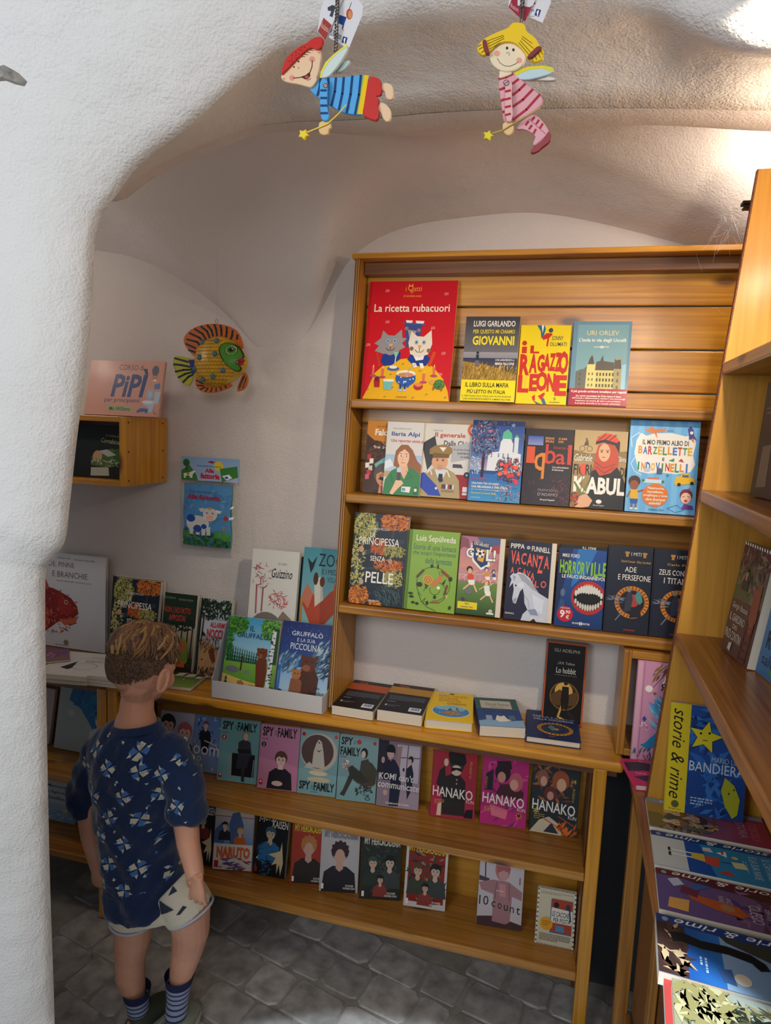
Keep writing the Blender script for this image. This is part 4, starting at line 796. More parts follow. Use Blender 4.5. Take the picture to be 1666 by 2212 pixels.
def a_cavallo(A):
    A.r(0, 0, 100, 100, '#1e2038'); A.t('PIPPA', 5, 4, 37, 10, W_, .01); A.c(46, 8, 4.4, '#a8a8b0'); A.t('FUNNELL', 54, 6, 96, 12.5, W_, .01, slope=1)
    C = '#e8624c'
    for ch, x, y, w, h in (('V', 7, 13, 11, 17), ('A', 18, 14, 11, 16), ('C', 31, 15, 12, 15), ('A', 45, 15, 12, 16), ('N', 58, 16, 11, 16), ('Z', 70, 17, 12, 22), ('A', 84, 17, 12, 16), ('A', 8, 34, 9, 8), ('C', 24, 34, 9, 7), ('A', 36, 35, 9, 8), ('V', 46, 37, 9, 8), ('A', 55, 39, 10, 9), ('L', 60, 47, 8, 8), ('L', 67, 49, 9, 8), ('O', 80, 48, 13, 9)): A.t(ch, x, y, x+w, y+h, C, .02)
    A.p([(8, 46), (14, 42), (22, 42), (26, 40), (40, 41), (54, 46), (66, 56), (78, 64), (100, 70), (100, 100), (76, 100), (70, 96), (62, 100), (40, 100), (44, 92), (54, 86), (46, 78), (44, 68), (40, 60), (34, 64), (30, 72), (26, 80), (20, 79), (17, 74), (19, 62), (16, 54), (8, 60), (12, 50)], '#c8ccd8')
    A.p([(26, 42), (40, 42), (60, 52), (78, 64), (62, 60), (44, 52), (36, 50)], '#a0a4b0'); A.p([(18, 52), (14, 44), (22, 46)], '#9ca0ac'); A.p([(20, 74), (28, 72), (25, 79), (20, 78)], '#9c9ca8'); A.o(23, 57, 2, 1.3, K_); A.c(35, 56, 7, '#d8dce4'); A.l([(44, 68), (54, 74), (58, 84)], 1.4, '#a0a8bc'); A.p([(62, 66), (90, 72), (88, 90), (70, 84)], '#d8dce8'); A.p([(54, 86), (72, 84), (80, 92), (62, 92)], '#8c94ac')
    A.t('EDIZIONI EL', 3, 91.5, 24, 93.5, W_, .01); A.t('SERIE DI OLIMPIA', 62, 95, 92, 97, W_, .01, slope=1)
def a_horror(A):
    A.g(0, 0, 100, 100, '#1c4c94', '#14356c'); A.p([(0, 0), (30, 0), (10, 60), (0, 90)], '#102850'); A.p([(40, 0), (80, 0), (60, 30), (30, 50)], '#2c74b8'); A.t('MIKE FORD', 8, 7, 44, 11.5, W_, .01)
    for i, ch in enumerate('HORRORVILLE'): A.t(ch, 4+i*9.0+2.5*(ch in 'I'), 15+(i % 2)*1.5, 12.4+i*9.0-2*(ch == 'I'), 32+(i % 3), '#8cc03c', .03)
    A.t('LE FAUCI INGANNEVOLI', 10, 33.5, 103, 38, W_, .015); A.o(68, 61, 36, 21.5, '#b82c2c'); A.o(68, 61, 31, 16, '#120c10'); A.o(68, 45, 10, 2, '#d86050')
    for i in range(11):
        x = 42+i*5.3; d = abs(x-68)/31; y = 61-16*math.sqrt(max(0, 1-d*d)); A.o(x, y+5.5-2*d, 2.8+.8*(1-d), 6-2.5*d, '#dcd8cc'); y = 61+16*math.sqrt(max(0, 1-d*d)); A.o(x, y-3.5, 2.4, 4.4-1.4*d, '#d0ccc0')
    A.o(14, 57, 5, 5, '#5c708c'); A.p([(10, 66), (18, 66), (22, 82), (6, 82)], '#34507c'); A.c(22, 84, 17, '#c01c30'); A.t('9', 11, 79, 21, 89, W_, .03); A.t(',90', 21, 79, 33, 84, W_, .02); A.t('€', 24, 85, 31, 90, W_, .02); A.t('PREZZO DI LANCIO', 12, 75.5, 32, 77.3, W_)
    A.t('SALANI', 38, 93, 51, 95.4, W_, .015); A.c(56, 94.3, 4, W_); A.t('S', 54.4, 92.2, 57.6, 96.4, '#14356c', .02); A.t('EDITORE', 61, 93, 75, 95.4, W_, .015)
def a_miti(t1, t2, auth):
    def f(A):
        A.r(0, 0, 100, 100, '#1b2031'); A.r(0, 0, 5, 100, '#141828')
        for x in (43, 82): A.r(x-5, 6, x+5, 8.4, '#b8843c'); A.r(x-3, 8.4, x+3, 12, '#b8843c')
        A.t('I MITI', 52, 6.5, 74, 10.5, '#e0d8c8', .0); A.t(auth, 31, 16, 96, 18.6, '#c89c40', .01); A.t(t1, 50-len(t1)*3.3, 23.5, 56+len(t1)*3.3, 29.5, W_, 0); A.t(t2, 26, 32.5, 30+len(t2)*6.2, 39, W_, 0)
        A.c(60, 64, 38, '#d08428', 32); A.c(60, 64, 30, '#a85c1c', 32); A.c(60, 64, 28, '#1e1c28', 32)
        for i in range(28): a = i*math.pi/14; A.l([(60+31*math.cos(a), 64+31*A.asp*math.sin(a)), (60+36.5*math.cos(a), 64+36.5*A.asp*math.sin(a))], 2.6, '#7c3c14')
        A.c(62, 62, 15, '#a84434'); A.p([(46, 60), (52, 50), (58, 52), (62, 60), (58, 74), (44, 76)], '#343848'); A.c(52, 50, 5, '#8c8478'); A.p([(66, 56), (72, 50), (80, 54), (84, 62), (78, 66), (70, 62)], '#4c8c8c'); A.p([(60, 70), (80, 68), (82, 80), (56, 82)], '#20202c'); A.sc(26, 8, 58, 40, 66, ['#8890a0', '#60687c'], 2.4, 3, 3, ang=0); A.l([(40, 76), (26, 86)], 3, '#6c7084')
        A.t('LINEALIBRI', 46, 95, 70, 96.8, '#c83c2c', .01)
    return f
TILT = 9
def up(lbl, bl, br, yt, t, bg, art, row, **kw):
    Y, z = {1: (1.80, 1.6224), 2: (1.768, 1.3684), 3: (1.742, 1.0684)}[row]
    return standing(lbl, bl, br, yt, kw.pop('Y', Y), z, kw.pop('tilt', TILT), t, bg, art, **kw)
up('large red picture book with two cats dining at a yellow table on the top shelf', (779, 857), (970, 860), 609, .010, '#cf1020', a_cats, 1, group='books on the top shelf')
up('paperback with grey stormy sky, yellow title and yellow band on the top shelf', (994, 860), (1111, 862), 688, .026, '#3c3c42', a_giov, 1, Y=1.785, group='books on the top shelf')
up('yellow paperback with huge red hand-drawn lettering on the top shelf', (1114, 862), (1223, 866), 705, .014, '#eed20e', a_leone, 1, group='books on the top shelf')
up('blue-grey paperback with a castle and crimson band, rightmost on the top shelf', (1228, 866), (1354, 869), 697, .016, '#6c94a8', a_orlev, 1, group='books on the top shelf')
g2 = 'books on the second shelf'
up('brown and orange paperback with a moustached man leaning on his hand', (783, 1062), (853, 1066), 912, .011, '#4a3024', a_falc, 2, Y=1.785, group=g2)
up('pale paperback with a long-haired woman in green holding a microphone', (826, 1063), (905, 1070), 914, .012, '#dcd8d2', a_ilaria, 2, Y=1.770, group=g2)
up('pale paperback with an army officer in a peaked cap and blue sash', (903, 1068), (1016, 1080), 918, .012, '#dcd6cc', a_gener, 2, Y=1.782, group=g2)
up('blue paperback with a big dark tree and a green-domed temple', (1010, 1080), (1122, 1086), 911, .012, '#2a4c8c', a_sasso, 2, Y=1.763, group=g2)
up('black paperback with tall glowing orange title letters', (1125, 1085), (1229, 1092), 929, .013, '#251b20', a_iqbal, 2, group=g2)
up('khaki paperback with a girl in a red bicycle helmet and scarf', (1231, 1093), (1346, 1100), 933, .014, '#b89c6c', a_kabul, 2, group=g2)
up('large light blue striped activity book with multicoloured title letters', (1350, 1101), (1501, 1110), 911, .010, '#7cc0ec', a_barz, 2, Y=1.765, group=g2)
g3 = 'books on the third shelf'
up('tall dark blue book with yellow and orange autumn leaves on the third shelf', (752, 1302), (869, 1310), 1113, .016, '#16202e', a_princ, 3, group=g3, back='#d8dce4', Y=1.735)
up('green hardback with a snail inside a spiral of leaves and houses', (872, 1308), (981, 1320), 1149, .014, '#86ac3c', a_lumaca, 3, group=g3, hard=True, Y=1.735)
up('football story paperback with players running under a ball badge', (984, 1318), (1069, 1332), 1165, .034, '#a86c8c', a_gol, 3, group=g3, Y=1.735, pw=.013)
up('navy paperback with a white horse and coral title letters', (1088, 1330), (1181, 1343), 1175, .036, '#1e2038', a_cavallo, 3, group=g3, Y=1.735, pw=.012)
up('blue paperback with a huge toothy mouth and a red price badge', (1197, 1342), (1300, 1353), 1189, .014, '#1c4c94', a_horror, 3, group=g3, Y=1.735)
up('black paperback mostly hidden behind the blue toothy-mouth book', (1200, 1342), (1303, 1353), 1181, .012, '#15151a', lambda A: A.t('R.L. STINE', 46, 1.2, 74, 4.4, W_, .01), 3, group=g3, Y=1.7515)
up('navy paperback with complete orange ring, the left one of the twin myth books', (1303, 1353), (1400, 1361), 1183, .013, '#1b2031', a_miti('ADE', 'E PERSEFONE', 'David Conati - Elisa Cordioli'), 3, group=g3, Y=1.735)
up('navy paperback with orange ring cut off by the yellow end panel', (1402, 1362), (1500, 1370), 1190, .013, '#1b2031', a_miti('ZEUS CONTRO', 'I TITANI', 'Carlo Peroni'), 3, group=g3, Y=1.737)
# ------------------------------------------------------------------ books lying on the counter below
def a_backcover(band):
    def f(A):
        A.r(0, 0, 100, 12, '#2c1c18'); A.sc(30, 10, 2, 50, 11, ['#a84c20', '#7c3820', '#c8783c'], 2, 2, 3); A.r(0, 12, 100, 36, band)
        A.para(10, 45, 92, 62, 6, '#6c7484', .5); A.para(10, 66, 40, 70, 1, '#8c94a0', .5); A.r(10, 78, 14, 83, '#c8d0e0'); A.para(16, 79, 44, 86, 2, '#70788c'); A.r(66, 80, 93, 93, '#dce4f4')
        for i in range(9): A.r(70+i*2.2, 82, 71+i*2.2+(i % 3)*.3, 89, '#2c3860')
    return f
def a_lindgren(A):
    A.t('ASTRID LINDGREN', 22, 10, 88, 18, '#b87c14', .01); A.t('VACANZE', 22, 20, 66, 27, '#b87c14', .02); A.t("ALL'ISOLA DEI", 22, 28, 72, 35, '#b87c14', .02); A.t('GABBIANI', 42, 37, 84, 45, '#b87c14', .02)
    A.o(52, 68, 42, 21, '#e8e0c0'); A.o(52, 68, 40, 19.5, '#3c8cc8'); A.o(50, 58, 34, 8, '#8cc4dc'); A.p([(28, 74), (62, 66), (80, 74), (50, 84)], '#a8845c'); A.p([(44, 66), (50, 56), (56, 66)], '#4c6c58'); A.p([(60, 62), (64, 54), (70, 64)], '#3c5c6c'); A.sc(40, 26, 60, 78, 80, ['#c86c60', '#d8d8d0', '#5c7c5c'], 1.8, 1.6, 3); A.o(28, 10, 9, 5, '#c8b0a0'); A.r(46, 4, 56, 8, '#4c4838')
def a_pennac(A):
    A.g(0, 0, 100, 42, '#20504c', '#2c5c58'); A.r(12, 10, 84, 38, '#c8c0b0'); A.t('Daniel Pennac', 24, 18, 80, 28, '#5c5048', .0, .2); A.t('ABBAIARE STANCA', 34, 31, 66, 35, '#5c5048'); A.g(0, 42, 100, 84, '#1c3c7c', '#2c4c8c'); A.sc(24, 2, 44, 98, 60, ['#c8d8f0'], .6, kind='dot')
    A.p([(0, 84), (20, 78), (60, 82), (100, 76), (100, 100), (0, 100)], '#8cb4d8'); A.p([(38, 78), (44, 62), (52, 66), (60, 62), (66, 74), (74, 78), (62, 82), (46, 84)], W_); A.r(18, 64, 32, 78, '#9cb0cc'); A.r(70, 62, 84, 76, '#5c7090')
def a_paride(A):
    A.r(0, 0, 100, 100, '#1c2c58'); A.r(40, 5, 62, 8, '#8c8894'); A.t('PARIDE E IL POMO', 12, 18, 92, 25, '#c8ccd8', .0); A.t('DELLA DISCORDIA', 14, 28, 90, 35, '#c8ccd8', .0)
    A.o(54, 64, 34, 22, '#c8903c', 30); A.o(54, 64, 27, 17, '#2c3c50', 30)
    for i in range(24): a = i*math.pi/12; A.l([(54+28.5*math.cos(a), 64+18.4*math.sin(a)), (54+32.5*math.cos(a), 64+21*math.sin(a))], 2.4, '#6c3c1c')
    A.p([(40, 62), (46, 52), (54, 58), (50, 74)], '#5c7c8c'); A.p([(58, 56), (68, 54), (72, 68), (60, 74)], '#34385c'); A.o(56, 66, 5, 4, '#a88c5c'); A.para(42, 92, 60, 95, 1, '#c8903c')
gc = 'books lying on the counter below the case'
Z0 = .7702
lying('black paperback with a dark orange band lying face down on the counter', (717, 1523), (806, 1537), (766, 1468), Z0, .026, '#14161c', a_backcover('#b8501c'), group=gc)
lying('black paperback with a mustard band lying face down beside the orange-banded one', (815, 1532), (912, 1546), (852, 1476), Z0, .031, '#14161c', a_backcover('#b8842c'), group=gc)
lying('thick yellow hardback with a blue oval seaside picture lying on the counter', (919, 1552), (1022, 1562), (945, 1494), Z0, .026, '#ecc41c', a_lindgren, group=gc, hard=True)
lying('blue and teal paperback with a white dog lying on the counter', (1037, 1567), (1136, 1573), (1057, 1508), Z0, .028, '#1c3c7c', a_pennac, group=gc)
lying('navy hardback with a golden ring lying at the counter edge before the dark standing novel', (1137, 1589), (1256, 1605), (1148, 1533), Z0, .017, '#1c2c58', a_paride, group=gc, hard=True)
def a_hobbit(A):
    A.r(0, 0, 100, 100, '#b8542c'); A.r(4, 2, 96, 98, '#15110f'); A.t('GLI ADELPHI', 20, 8, 82, 12, '#b8b0a0', .0); A.t('J.R.R. Tolkien', 30, 24, 72, 28, '#c8c0b0', 0, .2); A.t('Lo hobbit', 28, 31, 76, 38, W_, .005); A.t('o la Riconquista del Tesoro', 24, 39.5, 80, 41.5, '#a89c88')
    A.c(52, 66, 36, '#7c5c2c', 28); A.c(52, 66, 33, '#3c2814', 28); A.c(50, 60, 22, '#d8a850', 20); A.p([(20, 66), (40, 58), (60, 64), (84, 58), (82, 76), (24, 78)], '#5c4020'); A.l([(52, 70), (40, 92), (80, 100)], 5, '#c89c50')
    A.c(54, 50, 5, '#2c1c10'); A.p([(46, 54), (62, 54), (64, 72), (60, 86), (54, 76), (48, 86), (44, 72)], '#1e140c'); A.p([(60, 86), (80, 96), (90, 96), (64, 82)], '#2c1c10')
standing('dark paperback with a figure before a round glowing window, standing behind the counter books', (1170, 1545), (1258, 1556), 1392, 1.832, Z0, 7, .030, '#15110f', a_hobbit, group='books standing on the counter')
# ------------------------------------------------------------------ small comics under the counter
def fam(A, y0, y1, two=0, x1=92):
    if two: A.t('SPY', 4, y0, 34, y0+12, K_, .03); A.t('x', 36, y0+4, 42, y0+10, '#3c7c6c', .0); A.t('FAMILY', 3, y0+15, 54, y0+28, K_, .03)
    else: A.t('SPY', 5, y0, 33, y1, K_, .03); A.t('x', 35, y0+5, 42, y1-2, '#3c7c6c'); A.t('FAMILY', 43, y0, x1, y1, K_, .03)
def a_chair(A):
    A.g(0, 0, 100, 100, '#6c9c9c', '#7cacb0'); fam(A, 4, 18); A.para(4, 22, 32, 24, 1, K_); A.c(11, 30, 6, '#b82430'); A.t('1', 9.5, 28, 12.5, 32, W_, .02)
    A.r(34, 54, 92, 90, '#1c1c20'); A.p([(30, 58), (34, 54), (36, 92), (31, 96)], '#9c9c98'); A.l([(90, 62), (88, 94)], 1.6, '#b8b8b4'); A.p([(48, 36), (62, 30), (78, 34), (84, 56), (74, 62), (50, 60)], '#3c3c40'); A.o(65, 24, 9, 7, '#8c8460'); A.o(66, 26.5, 6.5, 6, '#c8b09c'); A.p([(46, 47), (80, 46), (78, 52), (50, 53)], '#24242a')
    A.p([(50, 58), (80, 56), (74, 74), (68, 78), (70, 98), (62, 98), (60, 76), (52, 80), (46, 74)], '#34343a'); A.r(4, 88, 12, 95, '#b82430'); A.c(8, 90, 2.5, W_)
def a_pinkg(A):
    A.g(0, 0, 100, 100, '#c07c9c', '#cc84a4'); fam(A, 3, 18); A.para(4, 22, 32, 24, 1, K_); A.c(10, 31, 6, K_); A.t('2', 8, 29, 12, 33, W_, .01)
    A.bust(56, 52, 14, '#5c3c34', '#e8c4b4', '#24202a'); A.p([(40, 92), (44, 68), (68, 68), (76, 88), (64, 92)], '#24202a'); A.o(50, 90, 14, 4, '#e8c4b4'); A.r(4, 86, 13, 94, '#b82430'); A.c(8.5, 89, 2.5, W_)
def a_orb(A):
    A.g(0, 0, 100, 100, '#8cacac', '#7ca8ac'); A.c(50, 34, 47, '#c8c0b0', 30); A.c(46, 33, 42, '#5c4440', 30); A.p([(34, 58), (36, 34), (42, 20), (48, 14), (56, 18), (62, 34), (68, 58)], '#d0c8b8'); A.p([(14, 60), (26, 50), (36, 54), (34, 60)], '#d0c8b8'); A.o(49, 19, 1.8, 1.4, K_); A.o(44, 19.5, .8, .6, K_); A.o(54, 19.5, .8, .6, K_); A.p([(42, 30), (50, 32), (58, 29), (50, 34)], '#3c3030')
    A.o(52, 66, 24, 4, '#d8cca8'); A.o(54, 76, 30, 4, '#c8bc98'); A.c(8, 8, 5, '#a82430'); A.c(92, 8, 4.6, '#c84c50'); fam(A, 80, 93, x1=96); A.para(36, 95, 68, 96.6, 1, K_)
def a_recl(A):
    A.g(0, 0, 100, 100, '#8cacac', '#78a4a8'); fam(A, 4, 0, 1); A.c(50, 10, 6, '#c03c44'); A.c(90, 10, 4.6, '#a84c44'); A.para(3, 34, 34, 36, 1, K_)
    A.p([(60, 48), (70, 36), (86, 40), (100, 50), (98, 70), (84, 80), (56, 74), (40, 68)], '#4c4838'); A.p([(24, 50), (36, 46), (60, 56), (80, 68), (60, 74), (40, 66), (24, 88), (20, 94), (8, 92), (16, 84), (30, 60)], '#3c3c34'); A.o(65, 26, 9, 8, '#28241c'); A.o(63, 28, 5.5, 5.6, '#dcc8b0'); A.p([(58, 38), (76, 34), (84, 52), (70, 62), (56, 52)], '#4c4a40')
    A.l([(40, 82), (96, 74)], 1.4, '#8c8c88'); A.l([(56, 72), (88, 96)], 1.4, '#8c8c88'); A.sc(60, 12, 40, 28, 52, [W_, '#a89c94', '#b86c6c'], 2.2, kind='dot'); A.sc(40, 50, 76, 90, 90, ['#24282c', '#3c4448'], 3, 2, 4); A.ring(80, 94, 6, 2, 1.4, '#24242a')
def a_komi(A):
    A.r(0, 0, 100, 100, '#8c7c8c'); A.r(42, 4, 96, 60, '#c8bcc8'); A.r(0, 0, 22, 50, '#2c2838'); A.l([(68, 4), (66, 58)], 2.4, '#6c5c6c'); A.l([(42, 24), (96, 22)], 2.4, '#6c5c6c'); A.p([(42, 8), (54, 6), (50, 44), (42, 46)], '#a88484'); A.r(42, 60, 100, 100, '#a090a0')
    A.p([(8, 56), (16, 34), (26, 27), (38, 28), (50, 40), (56, 64), (52, 98), (30, 98), (30, 60), (10, 60)], '#20243c'); A.o(27, 15, 11, 10, '#15141c'); A.o(27, 19, 8.5, 8, '#d0a8a0'); A.r(18, 11, 37, 17.5, '#15141c'); A.p([(24, 26), (30, 26), (29, 31)], '#d0a8a0'); A.o(10, 30, 4, 5, '#c8a098'); A.o(20, 79, 5, 4, '#c8a098'); A.p([(66, 40), (78, 32), (84, 46), (82, 70), (72, 86), (68, 60)], '#20243c'); A.o(76, 25, 6, 5.5, '#20202c'); A.o(74, 28, 4, 4, '#d0a8a0')
    A.t('KOMI', 3, 49, 44, 59, W_, .01, .1); A.t("can't", 50, 49, 84, 59, W_, .01, .1, slope=1); A.t('communicate', 1, 62, 99, 72, W_, .01, .1, slope=2); A.t('1', 58, 39, 62, 44, K_); A.t('TOMOHITO ODA', 22, 93, 78, 95.5, W_, .01)
def han(A, c, sm='#c89c4c'):
    A.t('HANAKO', 3, 55, 94, 70, W_, .012, slope=3); A.t('KUN', 80, 71, 97, 76, W_, .0, slope=1); A.para(8, 74, 30, 82, 3, sm)
def a_han1(A):
    A.g(0, 0, 100, 100, '#a82c38', '#b02c50'); A.p([(10, 50), (16, 30), (28, 22), (30, 38), (44, 34), (62, 34), (76, 44), (78, 96), (26, 96), (24, 60)], '#2c2828'); A.p([(34, 6), (36, 0), (72, 2), (76, 14), (70, 22), (40, 20)], '#201c1e'); A.p([(36, 18), (72, 20), (70, 26), (40, 24)], '#3c3834'); A.o(54, 28, 12, 8, '#d8c0a8'); A.p([(42, 24), (66, 24), (68, 30), (54, 27), (42, 31)], '#1c1818'); A.o(30, 17, 5, 6, '#d8c0a8'); A.c(56, 42, 1.8, '#c8b080'); A.c(56, 48, 1.8, '#c8b080'); A.p([(16, 80), (24, 78), (24, 98), (14, 98)], '#d8c8a8'); A.p([(80, 86), (96, 84), (96, 98), (76, 98)], '#1c1820')
    han(A, 0); A.t('Aidairo', 84, 12, 90, 38, '#c89c3c', 0, rot=90)
def a_han2(A):
    A.r(0, 0, 100, 100, '#b82c78'); A.sc(30, 0, 0, 100, 100, ['#8c2058', '#d04c90', '#7c3468'], 6, 1.6, 3); A.p([(8, 26), (24, 18), (24, 50), (6, 50)], '#2c2430'); A.p([(30, 56), (40, 40), (70, 36), (92, 48), (90, 60)], '#4c2830'); A.o(44, 22, 17, 14, '#2c1c28'); A.o(42, 29, 9, 8, '#c88c80'); A.o(74, 34, 15, 14, '#c0606c'); A.o(70, 38, 9, 8, '#d8a090'); A.p([(30, 6), (60, 4), (64, 16), (32, 16)], '#2c2028'); A.p([(20, 70), (60, 76), (56, 90), (24, 86)], '#d87088'); A.star(84, 82, 8, '#d8802c', .6, 8); A.c(84, 82, 4, '#5c2c5c')
    han(A, 0); A.t('Aidairo', 7, 30, 13, 48, '#b8903c', 0, rot=90)
def a_han3(A):
    A.r(0, 0, 100, 100, '#2c3438'); A.sc(44, 0, 2, 88, 54, ['#8c4c34', '#6c3c30', '#a86444', '#3c2c28'], 6, 1.7, 6); A.o(22, 24, 12, 12, '#8c5c48'); A.o(24, 28, 7, 7, '#d0a084'); A.o(60, 24, 18, 14, '#9c5434'); A.o(62, 30, 10, 9, '#d8a888'); A.o(40, 44, 14, 10, '#6c3430'); A.o(40, 47, 7, 6, '#c89080'); A.p([(0, 100), (20, 82), (40, 76), (60, 84), (70, 100)], '#c8bca0'); A.p([(30, 98), (46, 84), (62, 98)], '#2c3440'); A.l([(30, 80), (70, 92)], 2, '#b8442c'); A.l([(60, 74), (92, 84)], 2.4, '#a8503c'); A.sc(18, 60, 82, 98, 98, ['#d8702c', '#c0501c'], 5, 2, 5, ang=-70); A.star(12, 70, 9, '#b8a45c', .4, 6)
    han(A, 0); A.t('4', 85, 20, 93, 26, '#b8a03c', .02); A.t('Aidairo', 86, 32, 92, 52, '#b8a03c', 0, rot=90)
def a_bloom(A):
    A.g(0, 0, 100, 100, '#a8a8b8', '#8c9cc0'); A.bust(24, 24, 20, '#20202c', '#d8b0a0', '#34344c'); A.bust(76, 34, 19, '#b05c60', '#e0b8a4', '#48486c'); A.t('bloom', 4, 52, 96, 68, W_, .0); A.t('into', 40, 72, 76, 80, W_, 0); A.t('you', 20, 84, 66, 96, W_, 0)
def a_bloom2(A):
    A.g(0, 0, 100, 100, '#5c7cb0', '#8ca4cc'); A.sc(40, 0, 0, 100, 60, ['#3c5c9c', '#8cb0d8', '#2c3c6c'], 6, 1.6, 3); A.bust(40, 16, 9, '#803c44', '#d8b0a0', '#20222c', long=0); A.p([(24, 40), (34, 28), (46, 28), (58, 46), (50, 66), (32, 64)], '#20222c'); A.l([(40, 44), (80, 50)], 4, '#d8b0a0'); A.t('oom', 4, 54, 92, 70, W_, .0); A.t('o', 18, 73, 34, 82, W_, 0); A.t('u', 18, 86, 40, 96, W_, 0); A.t('3', 70, 90, 78, 96, W_, .02)
gm1 = 'comics on the upper shelf under the counter'; gm2 = 'comics on the lower shelf under the counter'
def man(lbl, bl, br, yt, row, bg, art, t=.013, tilt=10, cx=None, **kw):
    z = SZ[row]+.0004; kw.setdefault('group', gm1 if row == 0 else gm2)
    return standing(lbl, bl, br, yt, None, z, tilt, t, bg, art, **kw)
man('pale comic with dark and pink haired pair, mostly hidden behind the boy', (338, 1654), (410, 1665), 1540, 0, '#a8a8b8', a_bloom)
man('blue comic with a seated figure, half hidden by the teal comic', (411, 1664), (474, 1675), 1550, 0, '#5c7cb0', a_bloom2)
man('teal comic with a suited figure sitting in a black chair', (468, 1686), (553, 1697), 1557, 0, '#6c9c9c', a_chair)
man('pink comic with a single kneeling figure in black', (555, 1703), (640, 1713), 1570, 0, '#c07c9c', a_pinkg)
man('green comic with a white animal in a round ball chair', (641, 1714), (724, 1725), 1580, 0, '#8cacac', a_orb)
man('green comic with a figure reclining in a folding chair', (726, 1728), (810, 1738), 1591, 0, '#8cacac', a_recl)
man('mauve comic with uniformed students by a window', (812, 1741), (903, 1753), 1605, 0, '#8c7c8c', a_komi)
man('crimson comic with a capped figure in black uniform', (929, 1763), (1024, 1774), 1626, 0, '#a82c38', a_han1, t=.010)
man('magenta comic with two figures leaning together', (1036, 1779), (1135, 1793), 1639, 0, '#b82c78', a_han2, t=.010)
man('dark comic with orange haired figures at the shelf end', (1143, 1796), (1245, 1813), 1650, 0, '#2c3438', a_han3, t=.012)
man('black comic spine peeping out behind the orange haired figures comic', (1160, 1781), (1246, 1794), 1658, 0, '#141416', None, t=.006, tilt=2)
def a_juj(n, c1, c2):
    def f(A):
        A.r(0, 0, 100, 100, '#15181c'); A.t('JUJUTSU', 6, 5, 60, 18, W_, .0); A.t('KAISEN', 50, 12, 98, 24, W_, .005); A.t(n, 6, 70, 16, 78, W_, .0)
        A.bust(46, 34, 15, c2, '#c8b894', c1); A.sc(50, 4, 50, 60, 98, [c1, c2, '#1c3c64'], 5, 1.7, 3); A.p([(44, 66), (64, 62), (80, 58), (84, 44), (88, 60), (92, 76), (86, 96), (80, 78), (74, 94), (72, 78), (56, 82), (68, 70)], '#d8c498'); A.r(4, 88, 12, 96, '#a82430')
    return f
def a_nar(A):
    A.g(0, 0, 100, 60, '#c8bcb0', '#6c88b0'); A.r(0, 0, 100, 16, '#c8b8a8'); A.l([(0, 17), (100, 19)], 1.6, '#8c3c34'); A.p([(36, 30), (44, 12), (62, 10), (74, 30), (70, 62), (40, 62)], '#46608c'); A.p([(0, 40), (20, 26), (30, 44), (24, 60), (0, 58)], '#46608c'); A.bust(26, 32, 7, '#15151c', '#d8b8a0', '#1c1c28'); A.bust(66, 40, 7, '#c89c40', '#d8a888', '#c05c28')
    A.r(0, 60, 100, 100, '#d8ccc0'); A.t('NARUTO', 8, 64, 94, 82, '#b03c1c', .06); A.t('NARUTO', 9, 64.5, 93, 81.5, '#e07030', .02); A.sc(30, 16, 82, 92, 99, ['#3c4c8c', '#a03c5c', '#5c6ca0'], 5, 2, 3, ang=0); A.r(3, 86, 14, 97, '#a82c24')
def a_mha(bgc, tc, hair, body, vol, extra=0, border=0):
    def f(A):
        A.r(0, 0, 100, 100, bgc); a, b = (6, 92) if border else (0, 100)
        if border: A.r(0, 0, 100, 100, '#cfccc8'); A.r(6, 8, 94, 92, '#8c2420')
        if extra: A.sc(70, 8, 20, 92, 90, [hair, body, '#2c2c2c', '#8c8468' if border else '#3c4840'], 5.5, 1.7, 5)
        if extra: A.bust(30, 46, 11, hair, '#c8a890', body); A.bust(72, 44, 12, '#1c1c20', '#c8b0a0', '#3c4440'); A.bust(50, 70, 8, K_, '#d0a890', '#8c3c34')
        else: A.bust(50, 42, 20, hair, '#c8a08c', body); A.star(50, 36, 25, hair, .8, 11); A.o(50, 46, 13, 11, '#c8a08c')
        A.t('MY HERO', 7, 8, 52, 19, K_, .06, slope=1); A.t('MY HERO', 7, 8, 52, 19, tc, .03, slope=1); A.t('ACADEMIA', 50, 9, 96, 20, K_, .06, slope=1); A.t('ACADEMIA', 50, 9, 96, 20, tc, .03, slope=1); A.t(vol, 82, 2, 90, 8, '#c8a02c', .02); A.t('KOHEI', 68, 88, 88, 91, W_, .01); A.t('HORIKOSHI', 62, 92, 92, 95, W_, .01); A.r(5, 88, 11, 96, W_)
    return f
def a_ten(A):
    A.r(0, 0, 100, 100, '#c8c0c4'); A.p([(0, 88), (40, 84), (100, 92), (100, 100), (0, 100)], '#4c3438'); A.l([(12, 0), (14, 34)], 2.6, '#3c3840'); A.p([(0, 30), (24, 33), (22, 38), (0, 37)], '#4c4850'); A.o(52, 18, 17, 16, '#b87878'); A.o(54, 24, 11, 10, '#c89898'); A.p([(38, 14), (70, 14), (68, 22), (54, 19), (40, 24)], '#a86468')
    A.p([(0, 40), (30, 34), (46, 34), (66, 34), (98, 46), (98, 58), (76, 54), (74, 90), (64, 94), (34, 92), (34, 54), (6, 50)], '#a87c80'); A.p([(46, 38), (60, 38), (62, 56), (48, 56)], '#c88c90'); A.l([(40, 36), (38, 60)], 1.4, '#6c4c54'); A.l([(68, 36), (70, 60)], 1.4, '#6c4c54'); A.t('10', 3, 58, 24, 71, K_, 0)
    for i, ch in enumerate('count'): A.t(ch, 31+i*14, 64+i*1.4-(2 if ch == 't' else 0), 40+i*14, 72+i*1.4, K_, 0)
    A.t('1', 90, 26, 93, 36, '#8c6c70'); A.para(40, 48, 68, 50, 1, W_)
